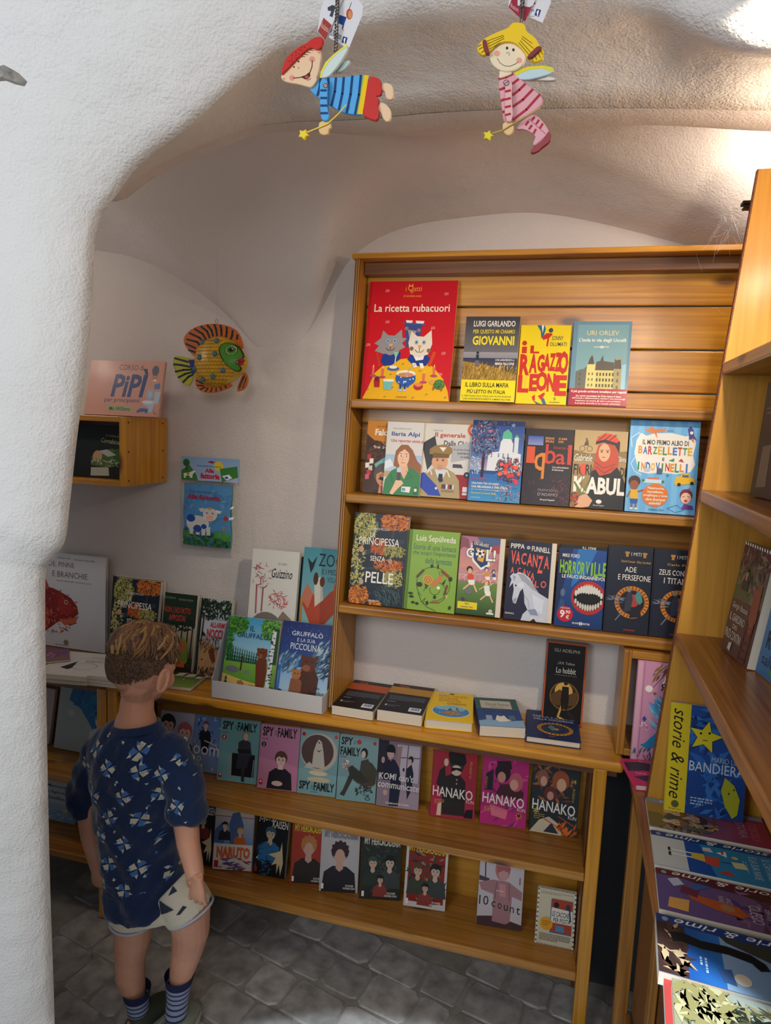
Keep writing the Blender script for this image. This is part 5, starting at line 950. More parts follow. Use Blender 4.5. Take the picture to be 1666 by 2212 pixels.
def a_posta(A):
    A.r(0, 0, 100, 100, '#cfc6ac')
    for i in range(26):
        for x in (0, 96): A.p([(x, i*4), (x+4, i*4), (x+4, i*4+1.8), (x, i*4+1.8)], '#2c3440' if i % 2 else W_)
        if i < 24:
            for y in (0, 97.5): A.p([(i*4.2, y), (i*4.2+2, y), (i*4.2+2, y+2.5), (i*4.2, y+2.5)], '#8c3434' if i % 2 else '#2c3440')
    A.para(8, 7, 92, 12, 2, '#a89c80'); A.r(36, 18, 92, 76, '#3c6c9c'); A.r(38, 17, 92, 74, '#a8432c'); A.p([(38, 32), (92, 34), (92, 58), (38, 58)], '#e0dcd0'); A.o(50, 27, 7, 5, '#241c20'); A.o(80, 28, 6, 5, '#2c3c5c'); A.l([(84, 30), (88, 52)], 4, '#2c3c5c'); A.t('LE CACCHE', 40, 38, 84, 47, '#2c2c30', .01); A.t('PER POSTA', 44, 49, 88, 57, '#2c2c30', .01); A.p([(52, 62), (72, 62), (74, 72), (50, 72)], '#4c88b0')
    A.c(26, 62, 17, '#e09c20'); A.para(16, 57, 38, 67, 3, '#8c5c10'); A.para(10, 79, 90, 92, 5, '#5c5848')
man('black comic with white jagged title at the left end, half hidden', (412, 1867), (458, 1872), 1728, 1, '#15181c', a_juj('2', '#7c2c2c', '#4c3834'))
man('orange lettered comic with two figures and blue cloud', (459, 1878), (543, 1884), 1742, 1, '#8c9cb4', a_nar)
man('black comic with a pale reaching hand and blue flames', (546, 1888), (614, 1902), 1757, 1, '#15181c', a_juj('4', '#2c6c9c', '#3c5c6c'), t=.017)
man('red comic with spiky orange hair and yellow title', (626, 1910), (700, 1916), 1773, 1, '#a83828', a_mha('#a83828', '#d8c02c', '#b87840', '#2c2420', '2'))
man('white comic with a dark haired boy and grey title', (689, 1926), (772, 1932), 1786, 1, '#c0bcbc', a_mha('#b8b4b4', '#8c8c90', '#38262c', '#24242c', '5'))
man('black green comic with white title and a crowd of figures', (776, 1943), (863, 1949), 1801, 1, '#2c302c', a_mha('#2a2e2a', '#c8ccc0', '#3c5044', '#2c3830', '6', 1), t=.02)
man('white bordered red comic with yellow title and many figures', (871, 1957), (961, 1971), 1816, 1, '#cfccc8', a_mha('#cfccc8', '#d8c02c', '#5c4430', '#3c4434', '8', 1, 1), t=.012)
man('pale comic with one pink haired hooded figure, arms spread', (1029, 1998), (1125, 2014), 1853, 1, '#c8c0c4', a_ten)
man('cream postcard style book with striped stamp border and orange dot', (1155, 2038), (1238, 2055), 1922, 1, '#cfc6ac', a_posta, t=.006)

# ------------------------------------------------------------------ books and display carton on the left of the counter
gl = 'picture books standing on the left of the counter'
def a_fishb(A):
    A.r(0, 0, 100, 100, '#d8d8d8'); A.t('barbara luoghi', 8, 3, 30, 5, '#4c4440'); A.t('emiliano vizzi', 38, 3.5, 55, 5.5, '#4c4440'); A.t('lorenza natarella', 60, 4, 86, 6, '#4c4440'); B = '#7c4438'
    A.t('CODE, PINNE', 16, 9, 60, 15, B, -.004); A.t('E BRANCHIE', 32, 19, 77, 25, B, -.004); A.t('piccolo atlante per conoscere i pesci', 38, 28, 82, 30, '#4c4440')
    R = '#a8281c'; A.p([(-5, 44), (6, 38), (20, 36), (34, 38), (46, 42), (56, 46), (64, 54), (66, 62), (58, 68), (64, 72), (54, 76), (48, 70), (38, 74), (24, 84), (10, 86), (-5, 84)], '#8c2018'); A.p([(0, 60), (22, 56), (32, 66), (26, 82), (12, 80), (4, 72)], '#b8402c'); A.p([(38, 44), (52, 48), (62, 58), (50, 66), (40, 62)], R); A.p([(40, 70), (56, 68), (66, 64), (62, 72), (48, 76)], '#c8643c')
    for i in range(6): A.p([(-4+i*5, 40), (-2+i*5, 22+abs(2-i)*2), (3+i*5, 38)], '#c0442c')
    A.p([(-4, 86), (8, 84), (16, 92), (4, 98), (-4, 96)], '#8c2018'); A.sc(120, 0, 40, 62, 84, ['#6c1410', '#c04830', '#d87850'], 1.2, 2.4, 3); A.c(50, 51, 2.6, '#d8a080'); A.c(50, 51, 1.3, K_)
    A.c(50, 94, 3, '#8c7c74'); A.para(36, 97, 64, 98.4, 1, '#8c7c74')
standing('large white fish atlas with a red scorpionfish, standing beside the plaster pillar', (62, 1413), (227, 1415), 1197, 1.865, Z0, 1.5, .012, '#d8d8d8', a_fishb, group=gl, hard=True, )
standing('copy of the dark leafy book standing behind the boy, front of three', (232, 1432), (331, 1446), 1254, 1.80, Z0, 9, .016, '#16202e', a_princ, group=gl, back='#c8c8cc')
standing('dark leafy book copy right behind the front one beside the fish atlas', (234, 1432), (343, 1446), 1251, 1.836, Z0, 6, .016, '#1c1c24', None, group=gl, back='#c8c8cc')
def a_apposta(A):
    A.g(0, 0, 100, 100, '#1c3024', '#2c2c1c'); A.g(0, 40, 100, 80, '#b8a890', '#5c4c34')
    for x in (8, 26, 44, 62, 80, 94): A.l([(x, 36), (x-2, 82)], 4, '#1c241c')
    A.sc(90, 0, 30, 100, 46, ['#1c3024', '#14241c'], 5, 1.6, 3); A.t('GATTERBAUER', 0, 5, 34, 7.5, '#8c9c84'); A.t('HENNING WIEHN', 44, 6, 88, 8.5, '#8c9c84'); A.t("NON L'HO FATTO", 2, 17, 84, 25, '#b8442c', .02); A.t('APPOSTA!', 18, 27, 70, 35, '#b8442c', .02); A.p([(50, 62), (66, 54), (80, 60), (86, 84), (70, 92), (54, 86)], '#6c8c2c'); A.o(64, 66, 12, 8, '#b85c34'); A.o(66, 90, 12, 7, '#c8602c'); A.r(0, 92, 100, 100, '#2c1c14')
standing('dark forest board book with orange title leaning by the boy', (342, 1438), (412, 1440), 1285, 1.79, Z0, 9, .018, '#1c3024', a_apposta, group=gl)
def a_noci(A):
    A.r(0, 0, 100, 100, '#b8c0c8'); A.sc(170, 0, 0, 60, 26, ['#16281c', '#203424'], 5, 1.6, 3); A.sc(100, 64, 0, 100, 24, ['#203424', '#2c4430'], 5, 1.6, 4); A.r(0, 0, 6, 100, '#16281c'); A.l([(14, 20), (8, 98)], 5, '#5c2824'); A.t('SEBASTIANO COLZI', 30, 24, 96, 26.5, '#5c6870'); A.t('ALLARME', 36, 29, 88, 36, '#b82830', .03); A.t('NOCCIOLE', 28, 38, 108, 50, '#b82830', .035)
    A.p([(8, 62), (24, 54), (50, 58), (70, 66), (78, 82), (70, 98), (8, 98)], '#b88c60'); A.sc(90, 8, 50, 70, 68, ['#6c4c2c', '#8c683c', '#4c3420'], 3, 2.4, 5, ang=-70); A.p([(40, 64), (56, 62), (64, 78), (56, 82), (44, 74)], '#6c3c24'); A.c(20, 78, 3, '#5c3424'); A.sc(60, 10, 88, 96, 99, ['#241c14', '#3c2c1c'], 3, 3, 6, ang=-80); A.p([(10, 40), (20, 44), (26, 48), (12, 48)], K_)
standing('board book with pale sky, red title and a hedgehog', (420, 1446), (486, 1451), 1298, 1.79, Z0, 10, .020, '#b8c0c8', a_noci, group=gl)
def a_green(A):
    A.g(0, 0, 100, 45, '#4c3424', '#3c2c20'); A.sc(60, 0, 4, 100, 40, ['#6c4c34', '#2c1c14', '#8c6c4c'], 5, 1.6, 3); A.g(0, 45, 100, 100, '#4c6c28', '#7c9c44'); A.p([(22, 36), (44, 34), (40, 50), (16, 52)], '#c8c4b4'); A.p([(52, 38), (76, 36), (74, 50), (48, 54)], '#c8c4b4'); A.p([(84, 46), (100, 44), (98, 56), (80, 56)], '#c8c4b4'); A.c(56, 66, 3, '#d8d0c0'); A.sc(24, 10, 56, 90, 80, ['#8c3c2c', '#6c5430'], 3, 1.6, 4); A.t('GRIBAUDO', 40, 84, 72, 88, '#c8703c', .01)
lying('board book with green meadow lying flat in front of the hedgehog book', (338, 1478), (412, 1486), (372, 1436), Z0, .010, '#7c9c44', a_green, group='books lying on the counter left of the case')
# flat stacks by the pillar
def a_rice(A):
    A.r(0, 0, 100, 100, '#d4d2cc'); A.p([(30, 70), (44, 40), (52, 70), (48, 76)], '#24242c'); A.ring(70, 60, 22, 14, .8, K_); A.l([(40, 30), (50, 24), (90, 26)], .6, K_); A.para(58, 34, 90, 44, 3, '#8c5c54'); A.r(0, 0, 0.5, 0.5, '#d4d2cc'); A.l([(60, 20), (98, 18)], 1.2, '#8c2c34')
gp = 'thin white books stacked on the counter by the pillar'
for k in range(2): lying(('upper' if k else 'lower')+' white book with black line drawing in the pile beside the pillar', (70, 1462-9*k), (186, 1472-9*k), (128, 1411-6*k), Z0+.0145*k, .0135, '#d4d2cc', a_rice, group=gp)
for k in range(3): lying(('bottom', 'middle', 'top')[k]+' white pamphlet in the low pile just left of the boy', (188, 1473-7*k), (252, 1480-7*k), (212, 1424-5*k), Z0+.0105*k, .0095, '#d8d4cc', a_rice, group=gp)
lying('purple and blue paperback lying against the fish atlas by the pillar', (40, 1436), (150, 1425), (66, 1408), Z0+.0295, .005, '#5c4c7c', lambda A: (A.g(0, 0, 100, 100, '#6c508c', '#8c6c5c'), A.sc(60, 4, 4, 96, 60, ['#3c5c9c', '#a8502c', '#b890a8'], 6, 1.6, 3)), group=gp)
# display carton
card = plain('pale_cardboard', '#c9c5c0', .7)
def carton():
    z = Z0; a, b = onZ(455, 1494, z), onZ(697, 1531, z); yaw = 0; y0 = 1.668; x0 = -.825; x1 = -.5895
    x0 = onY(458, 1490, y0).x; d1, d2 = 1.735, 1.80
    r = empty('display_carton', ((x0+x1)/2, y0, z), 'pale cardboard display tray holding four picture books beside the case', 'carton')
    k = .0025; hz = onY(580, 1475, y0).z-z; hz = max(.025, min(.05, hz))
    MB().box(x0, x1, y0, y0+k, z+.0004, z+hz).build('front_lip', card, r, bevel=.0008)
    MB().box(x0, x1, y0+k, 1.862, z+.0004, z+.003).build('base', card, r)
    zt = .948; y2 = 1.772
    # stepped rear riser with two rounded ears
    P = [(x0, z+.003), (x1, z+.003), (x1, zt-.008), (x1-.03, zt-.008), (x1-.032, zt-.016), (x0+.07, zt-.016), (x0+.068, zt), (x0+.032, zt), (x0+.03, zt-.016), (x0, zt-.016)]
    MB().prism([(x, y2, zz) for x, zz in P], (0, k, 0)).build('back_board', card, r)
    xl = x0
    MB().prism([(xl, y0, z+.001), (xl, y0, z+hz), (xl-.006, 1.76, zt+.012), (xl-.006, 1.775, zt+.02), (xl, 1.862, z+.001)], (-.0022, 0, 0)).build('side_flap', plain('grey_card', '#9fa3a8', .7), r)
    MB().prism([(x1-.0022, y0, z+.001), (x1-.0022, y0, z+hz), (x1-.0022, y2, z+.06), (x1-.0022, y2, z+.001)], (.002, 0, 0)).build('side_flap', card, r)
    return x0, x1, z+.003
CX0, CX1, CZ = carton()
gg = 'picture books in the cardboard display tray'
def a_grf(A):
    A.g(0, 0, 100, 62, '#3c9cc8', '#a8d0dc'); A.sc(260, 0, 0, 36, 20, ['#3c7c2c', '#5c9c34', '#28602c'], 3.4, 1.7, 3); A.sc(200, 68, 0, 100, 24, ['#4c8c30', '#76ac40', '#2c6430'], 3.4, 1.7, 4); A.sc(120, 0, 20, 12, 60, ['#2c6c2c', '#4c8c34'], 3, 1.7, 5); A.r(88, 10, 100, 92, '#28502c')
    A.g(0, 56, 100, 84, '#7cac44', '#5c9434')
    for i in range(14): x = 6+i*4.6; A.pine(x, 58, 7, 22-i*.6, ('#1c4c34', '#28603c', '#245838')[i % 3])
    A.l([(34, 68), (35, 50)], 3, '#4c3020'); A.p([(0, 74), (40, 80), (100, 86), (100, 100), (0, 100)], '#d8b868'); A.o(18, 68, 13, 4, '#6c7078'); A.o(46, 69, 6, 2, '#7c8088'); A.pine(8, 98, 16, 22, '#1c503c'); A.p([(88, 12), (95, 14), (92, 90), (84, 90)], '#d8dcdc'); A.sc(40, 86, 14, 94, 90, ['#28302c'], 2, 1.6, 5, ang=0)
    A.t('IL', 44, 10, 53, 17, '#1c3c5c', .0); A.t('GRUFFALÒ', 20, 18, 80, 26, '#1c3c5c', .005)
    A.p([(62, 56), (70, 48), (82, 50), (84, 66), (82, 86), (66, 86), (64, 70)], '#6c3420'); A.o(72, 44, 10, 7.5, '#74391f'); A.o(64, 39, 2.6, 2.2, '#74391f'); A.o(79, 39, 2.6, 2.2, '#74391f'); A.o(68, 47, 5, 3, '#94583a'); A.c(69, 42, 1.2, K_); A.c(75, 42, 1.2, K_); A.c(66, 46, 1.3, K_)
    A.p([(30, 82), (38, 80), (44, 84), (40, 90), (32, 88)], '#a8703c'); A.t('Julia', 52, 84, 64, 88, K_, 0, .3); A.t('Donaldson', 42, 88, 70, 93, K_, 0, .3); A.t('Axel Scheffler', 26, 94, 66, 99, K_, 0, .3); A.p([(68, 94), (100, 93), (100, 99.6), (66, 99.6)], '#4c9c3c'); A.t('ALBUMINI', 73, 95.4, 96, 98, W_, .02)
def a_grf2(A):
    A.g(0, 0, 100, 55, '#1c2c6c', '#2c4c8c'); A.g(0, 55, 100, 100, '#7ca8cc', '#b8d0e0'); A.sc(90, 0, 40, 40, 60, ['#5c84a8', '#8cb0c8', '#3c6088'], 4, 2.4, 3, ang=-60); A.sc(120, 70, 24, 100, 64, ['#4c6c88', '#98b4c8', '#24384c'], 4, 2.6, 4, ang=-50); A.sc(60, 4, 4, 96, 34, ['#c8d4e8'], .5, kind='dot')
    A.t('GRUFFALÒ', 20, 10, 82, 17, '#cfd6dc', .01); A.t('E LA SUA', 32, 19.5, 68, 24, '#cfd6dc', .0); A.t('PICCOLINA', 20, 26, 80, 34, '#cfd6dc', .01); A.r(0, 55, 6, 100, '#2c6cb0'); A.g(0, 62, 4, 90, '#4c88c0', '#2c5c9c')
    A.p([(46, 88), (42, 60), (52, 52), (70, 52), (82, 66), (80, 88)], '#4c2818'); A.o(60, 50, 15, 10, '#5c301c'); A.o(47, 42, 4, 3, '#5c301c'); A.o(74, 42, 4, 3, '#5c301c'); A.o(56, 55, 8, 4, '#8c5438'); A.c(55, 47, 1.6, K_); A.c(66, 47, 1.6, K_); A.p([(26, 86), (28, 70), (38, 66), (50, 72), (50, 86)], '#8c5434'); A.o(38, 64, 9, 6, '#a86c3c'); A.o(30, 59, 2.6, 2, '#a86c3c'); A.o(45, 59, 2.6, 2, '#a86c3c'); A.c(35, 63, 1.2, K_); A.c(41, 63, 1.2, K_); A.l([(78, 86), (90, 91), (98, 90)], 3, '#3c2418'); A.o(36, 90, 12, 4, '#4c2c1c'); A.o(66, 90, 18, 5, '#4c2c1c'); A.o(8, 92, 8, 8, '#2c4058')
    A.t('Julia', 74, 76, 86, 80, K_, 0, .3); A.t('Donaldson', 66, 81, 96, 86, K_, 0, .3); A.p([(68, 93.5), (100, 94), (100, 99), (66, 98)], '#2c74c0'); A.t('ALBUMINI', 74, 94.6, 98, 97.4, W_, .02)
gA, gB = onY(475, 1478, 1.69), onY(587, 1487, 1.69)
def tray(lbl, x0, x1, y, z, yt, tilt, t, bg, art, **kw):
    c = Vector(((x0+x1)/2, y, z)); ti = math.radians(tilt); R = Rx(-ti); up_ = R @ Vector((0, 0, 1)); lo, hi = .02, .6
    for _ in range(40):
        m = (lo+hi)/2
        if proj(c+up_*m)[1] > yt: lo = m
        else: hi = m
    return book(lbl, x1-x0, lo, t, bg, art, c+Vector((0, 0, t*math.sin(ti)+.0006)), R, group=gg, **kw)
tray('sunny forest picture book with a brown creature, front left in the cardboard tray', gA.x, gB.x, 1.692, CZ, 1339, 14, .016, '#3c9cc8', a_grf)
tray('snowy night picture book with brown creatures, front right in the cardboard tray', onY(592, 1490, 1.69).x, min(onY(706, 1500, 1.69).x, CX1-.004), 1.693, CZ, 1349, 14, .014, '#1c2c6c', a_grf2)
def a_white(A):
    A.r(0, 0, 100, 100, '#dcdcd4'); A.t('LEO LIONNI', 56, 10, 74, 12, '#4c4c4c'); A.t('Guizzino', 44, 15, 88, 23, '#2c2c34', .01, .25); A.sc(50, 4, 12, 44, 32, ['#a84c5c', '#c8808c', '#8c3c4c'], 1.6, 3.6, 3); A.l([(14, 30), (16, 54)], 3.4, '#a8606c'); A.l([(28, 32), (28, 52)], 3.4, '#a8606c'); A.sc(60, 44, 34, 80, 48, ['#b82c34', '#d04c4c'], 1.5, 3.6, 5); A.o(40, 66, 34, 14, '#7c746c'); A.o(40, 67, 22, 8, '#c8c0b0'); A.sc(30, 8, 60, 70, 78, ['#34302c', '#4c443c'], 2, kind='dot', seed=2); A.o(80, 70, 12, 9, '#c8bca4'); A.p([(62, 58), (74, 50), (92, 56), (96, 66), (80, 62)], '#8c7c6c'); A.ring(38, 88, 9, 4, 3, '#3c3834'); A.o(50, 90, 40, 4, '#c8bc9c'); A.ring(38, 88, 9, 4, 2.4, '#2c2c2c')
def a_zog(A):
    A.g(0, 0, 100, 60, '#4c98a8', '#8cb8b8'); A.g(0, 60, 100, 100, '#2c4c40', '#1c3c34'); A.t('ZOG', 38, 4, 96, 14, '#1c2c34', .0); A.t('E I MEDICI', 48, 16, 98, 20, '#1c2c34'); A.t('VOLANTI', 62, 22, 98, 26, '#1c2c34'); A.p([(10, 8), (22, 12), (34, 6), (26, 16), (20, 20)], '#243038')
    A.p([(4, 44), (24, 34), (50, 42), (70, 34), (92, 28), (98, 40), (84, 50), (60, 60), (40, 68), (22, 56)], '#b84c30'); A.p([(0, 40), (14, 28), (30, 36), (20, 48)], '#c8785c'); A.p([(30, 24), (48, 22), (56, 40), (36, 46)], '#d8d0c0'); A.o(34, 24, 6, 5, '#4c3024'); A.o(50, 26, 6, 4, '#6c3c24'); A.o(86, 30, 7, 5, '#c85030'); A.p([(8, 62), (26, 70), (50, 64), (90, 70), (70, 84), (20, 80)], '#34604c'); A.sc(70, 8, 66, 96, 96, ['#3c6c54', '#28483c', '#4c7c5c'], 4, 1.8, 4); A.t('Julia Donaldson', 20, 80, 70, 85, W_, 0, .3); A.t('Axel Scheffler', 20, 88, 62, 93, W_, 0, .3); A.g(0, 40, 6, 100, '#b8883c', '#6c5c3c')
tray('cream picture book with a spotted ink drawn sea creature, rear left in the tray', onY(529, 1325, 1.778).x, onY(631, 1335, 1.778).x, 1.777, CZ+.055, 1191, 8, .014, '#dcdcd4', a_white)
tray('teal picture book with a red dragon, rear right in the tray behind the case side', onY(640, 1335, 1.778).x, onY(640, 1335, 1.778).x+.125, 1.777, CZ+.055, 1187, 8, .012, '#4c98a8', a_zog)
tray('dark teal book seen as a thin strip between the cream and teal picture books', onY(600, 1335, 1.80).x, onY(652, 1335, 1.80).x, 1.800, CZ+.055, 1203, 8, .010, '#1c3c44', lambda A: A.t('go', 84, 34, 98, 40, W_, .01))
MB().box(CX0+.004, CX1-.004, 1.776, 1.860, CZ+.0005, CZ+.0545).build('inner_riser', card, bpy.data.objects['display_carton'])
# left lower shelves
gq = 'picture books on the shelves left of the boy'
def lowl(lbl, x0p, x1p, yb, yt, Y, z, t, bg, art, tilt=11): return standing(lbl, (x0p, yb), (x1p, yb+8), yt, Y, z, tilt, t, bg, art, group=gq)
lowl('pinkish cream book mostly hidden by the pillar on the left upper shelf', 20, 106, 1618, 1484, 1.80, .4556, .012, '#c0a8a0', None)
def a_bluetri(A): A.r(0, 0, 100, 100, '#a8b0ac'); A.p([(28, 0), (100, 0), (100, 62), (84, 66), (50, 34), (22, 22)], '#1c6ca0'); A.sc(30, 40, 4, 98, 40, ['#2c7cac', '#145c90'], 6, 1.6, 3); A.o(30, 42, 8, 5, '#c0c0bc'); A.bust(92, 48, 9, '#8c8478', '#d8c4b0', '#c8ccd0'); A.p([(50, 2), (64, 0), (58, 5)], '#c8c4a8')
lowl('grey picture book with a bright blue wedge of sea on its cover', 116, 214, 1618, 1487, 1.785, .4556, .014, '#a8b0ac', a_bluetri)
def a_moon(A):
    A.g(0, 0, 100, 55, '#b0b4b4', '#a8b0b4'); A.g(0, 55, 100, 100, '#8ca4b4', '#6c8ca8'); A.t('Mamma Luna', 30, 8, 104, 15, K_, .01); A.t('e la figlioletta', 18, 24, 92, 32, K_, .01); A.t('Stellina', 34, 38, 80, 46, K_, .01); A.star(16, 20, 9, '#c8a060'); A.star(84, 44, 6, '#c8b058')
    P = [(96+36*math.cos(a), 50+24*math.sin(a)) for a in np.linspace(-1.2, 2.4, 14)]; A.p([(98, 32), (102, 44), (98, 56), (84, 66), (62, 72), (80, 74), (100, 70), (112, 56), (110, 38)], '#d0b04c'); A.sc(60, 2, 72, 98, 98, ['#9cb4c4', '#5c84a4', '#b0c4cc'], 2, 4, 3, ang=0)
lowl('pale book with a crescent moon and black title on the left lower shelf', 66, 160, 1800, 1690, 1.775, .2056, .012, '#b0b4b4', a_moon)
lowl('small white book corner showing between the moon book and the boy', 174, 210, 1806, 1762, 1.79, .2056, .008, '#c8c8c8', None)

# ------------------------------------------------------------------ wall box books, packaged cloth book
xl, xr, Y0b, Y1b, zb0, zb1 = WB
def a_pipi(A):
    N = '#23407c'; A.r(0, 0, 100, 100, '#d49a86'); A.t('CORSO di', 40, 7, 73, 17, '#30385c', .0); A.t('PiPÌ', 33, 14, 80, 66, N, .03, .15); A.t('per principianti', 26, 68, 73, 78, '#30385c', .0); A.p([(30, 81), (66, 84), (62, 93), (32, 91)], '#a8b478'); A.t('Mo Willems', 34, 84, 62, 91, '#30385c', .01)
    A.o(89, 17, 4.6, 9, '#5c6474'); A.l([(86, 24), (88.5, 34)], .4, K_); A.l([(92, 24), (89.5, 34)], .4, K_); A.p([(86, 36), (90, 32), (93, 36)], W_); A.p([(90, 42), (97, 39), (98, 49), (91, 51)], '#5c80b8')
    L = '#b8c8d8'; A.o(86, 60, 4.8, 10, L); A.ring(86, 60, 3.2, 8, .4, '#3c4c6c'); A.p([(80, 72), (94, 70), (93, 80), (91, 92), (84, 92), (85, 82), (78, 80)], L); A.o(84, 74, 7.5, 3, '#d8e4ec'); A.p([(92, 54), (100, 56), (98, 78), (92, 76)], L); A.p([(71, 90), (76, 85), (86, 86), (86, 91), (84, 95), (82, 91), (74, 92), (72, 95)], '#3c6ca8'); A.l([(94, 90), (94.4, 95)], .7, '#8c3c34'); A.o(97, 95, 1.4, 1.6, '#c87868')
rp = onY(334, 900, Y0b+.02).x
def pipi():
    c = onY(333, 900, Y0b+.01); x1 = c.x; h = .165; w = .245
    return book('pink picture book with big blue title lying upright on the wall box', w, .162, .010, '#d49a86', a_pipi, Vector((x1-w/2, Y0b+.028, zb1+.0024)), Rz(math.radians(0)) @ Rx(math.radians(-13)), hard=True)
pipi()
def a_corn(A):
    A.r(0, 0, 100, 100, '#171a16'); A.t('La vendetta di', 62, 17, 84, 22, '#a8a878', 0, .2, slope=2); A.t('Cornabicorna', 55, 26, 94, 35, '#c0c088', .0, .2, slope=4); A.p([(40, 60), (56, 50), (74, 44), (88, 50), (92, 60), (84, 72), (66, 80), (40, 78)], '#4c6c24'); A.o(84, 56, 8, 12, '#3c5c20'); A.p([(50, 50), (66, 46), (82, 56), (68, 60)], '#b8b8b4'); A.o(50, 60, 8, 11, '#c89c78'); A.p([(40, 82), (70, 80), (72, 96), (40, 98)], '#b8b8a4'); A.sc(50, 42, 66, 88, 78, ['#c8c8b8', '#5c7c34'], 1.4, 3, 3)
cb = onY(228, 1035, Y0b+.05)
book('black book with a green dressed figure standing inside the wall box', .20, zb1-zb0-.045, .012, '#171a16', a_corn, Vector((xr-.016-.112, Y0b+.045, zb0+.0185)), Rx(math.radians(-6)), hard=True)
def pack():
    Y = 1.872
    P = lambda x, y, d=0: onY(x, y, Y-d)
    top = onY(455, 985, Y); r = empty('packaged_cloth_book', (top.x, Y, onY(455, 1180, Y).z), 'blue cloth farm book in a clear plastic bag with printed header card on the wall', 'toy')
    x0, x1 = P(392, 1015).x, P(515, 1015).x; z0, z1 = P(455, 1040).z, P(455, 989).z; yh = Y
    hd = MB().box(x0, x1, yh, yh+.004, z0, z1).build('header_card', plain('header_blue', '#8cb0d8', .5), r, bevel=.0006)
    A = Art(x1-x0, z1-z0)
    A.g(0, 0, 100, 100, '#8cb4dc', '#a8bcdc'); A.c(66, 34, 8, '#e8d040'); A.p([(0, 60), (14, 34), (26, 70), (30, 100), (0, 100)], '#3c8438'); A.c(9, 26, 6, '#2c6c34'); A.r(8, 26, 10.5, 60, '#5c4428'); A.p([(68, 44), (98, 30), (100, 76), (72, 100)], '#3c8438'); A.t('Il mio primo libro pop-up', 28, 32, 70, 42, '#28405c', .01); A.t('Alla', 42, 46, 58, 64, '#c82c3c', .05); A.t('fattoria', 34, 66, 68, 90, '#c82c3c', .05)
    A.p([(4, 72), (14, 68), (22, 58), (26, 60), (20, 76), (20, 90), (16, 90), (14, 80), (8, 82), (8, 92), (5, 92)], W_); A.o(12, 74, 2.4, 4, '#a8603c'); A.p([(46, 18), (54, 12), (60, 20), (54, 24)], '#a8283c'); A.p([(72, 74), (84, 66), (90, 80), (80, 92)], '#e8e8f0'); A.o(80, 80, 3, 5, '#2c50a0')
    A.build(lambda x, y, e: (x0+(x1-x0)*x/100-r.location.x, yh-e-r.location.y, z1+(z0-z1)*y/100-r.location.z), GLOSS(), hd, 'card_print')
    # soft cloth book: pillowy block
    bx0, bx1 = P(399, 1100).x, P(501, 1100).x; bz1, bz0 = P(450, 1046).z, P(450, 1180).z; mb = MB(); n = 14
    def pz(u, v): return .018*(1-(2*u-1)**6)*(1-(2*v-1)**6)**.7+.0015*math.sin(u*17+v*5)*math.sin(v*13)
    for s in (1, 0):
        for j in range(n+1):
            for i in range(n+1):
                u, v = i/n, j/n; wob = .002*math.sin(v*9)*(1 if i in (0, n) else 0)
                mb.v.append((bx0+(bx1-bx0)*u+wob, Y-.004-(pz(u, v) if s else -.004), bz0+(bz1-bz0)*v))
    K = (n+1)**2
    for j in range(n):
        for i in range(n):
            a = j*(n+1)+i; mb.f.append((a, a+1, a+n+2, a+n+1)); mb.c.append('#58a0d8'); mb.f.append((K+a, K+a+n+1, K+a+n+2, K+a+1)); mb.c.append('#3c8438')
    cb_ = mb.build('cloth_book', vcol('printed_cloth', .6, 0, .4, 250), r, smooth=True)
    A = Art(bx1-bx0, bz1-bz0); A.EPS = .00004
    cells = 10
    def mp(x, y, e): u, v = x/100, 1-y/100; return (bx0+(bx1-bx0)*u-r.location.x, Y-.0052-pz(min(1, max(0, u)), min(1, max(0, v)))-e*3-r.location.y, bz0+(bz1-bz0)*v-r.location.z)
    A.sc(26, 4, 4, 96, 60, ['#78b8e4', '#4c94d0'], 5, 1.6, 3); A.sc(170, 0, 78, 100, 100, ['#2c7c34', '#48a040', '#1c5c2c'], 4, 1.6, 4); A.sc(30, 0, 74, 24, 84, ['#5cac44'], 4, 1.6, 5); A.sc(30, 76, 74, 100, 86, ['#5cac44'], 4, 1.6, 6)
    A.t('Il mio primo libro pop-up', 22, 10, 70, 14, '#28405c', .01); A.t('Alla fattoria', 14, 16, 84, 24, '#b82c4c', .05)
    A.sc(8, 16, 62, 30, 70, [W_], 1, kind='dot'); A.o(38, 62, 24, 13, W_)
    for x in (20, 34, 46, 56): A.p([(x, 66), (x+9, 66), (x+8, 82), (x+1, 82)], W_); A.r(x+1, 80, x+8, 82.6, '#1c3c8c')
    for x, y, a, b in ((24, 54, 9, 6), (38, 70, 9, 6), (52, 66, 6, 4), (12, 72, 4, 3)): A.o(x, y, a, b, '#1c50a8')
    A.o(64, 46, 15, 11, W_); A.p([(40, 38), (52, 36), (52, 42), (44, 43)], W_); A.p([(76, 38), (88, 40), (84, 44), (76, 44)], W_); A.o(64, 52, 8, 4.4, '#f0b8a0'); A.o(58, 44, 1.4, 1.2, K_); A.o(70, 44, 1.4, 1.2, K_); A.p([(56, 36), (64, 34), (72, 36), (64, 39)], '#c8985c'); A.p([(90, 52), (94, 46), (98, 52), (94, 56)], '#c83c34'); A.star(92, 66, 4, '#d89c3c')
    A.build(mp, vcol('printed_cloth', .6, 0, .4, 250), cb_, 'cloth_print')
    # crumpled clear bag
    m, N, L, b = nmat('clear_plastic_film'); b.inputs['Transmission Weight'].default_value = 1; b.inputs['Roughness'].default_value = .08; b.inputs['IOR'].default_value = 1.02; b.inputs['Base Color'].default_value = (1, 1, 1, 1); b.inputs['Coat Weight'].default_value = .6; b.inputs['Coat Roughness'].default_value = .1
    mb = MB(); n = 26; rnd = random.Random(3); fx0, fx1, fz1, fz0 = P(391, 1100).x, P(517, 1100).x, z0+.004, P(450, 1186).z
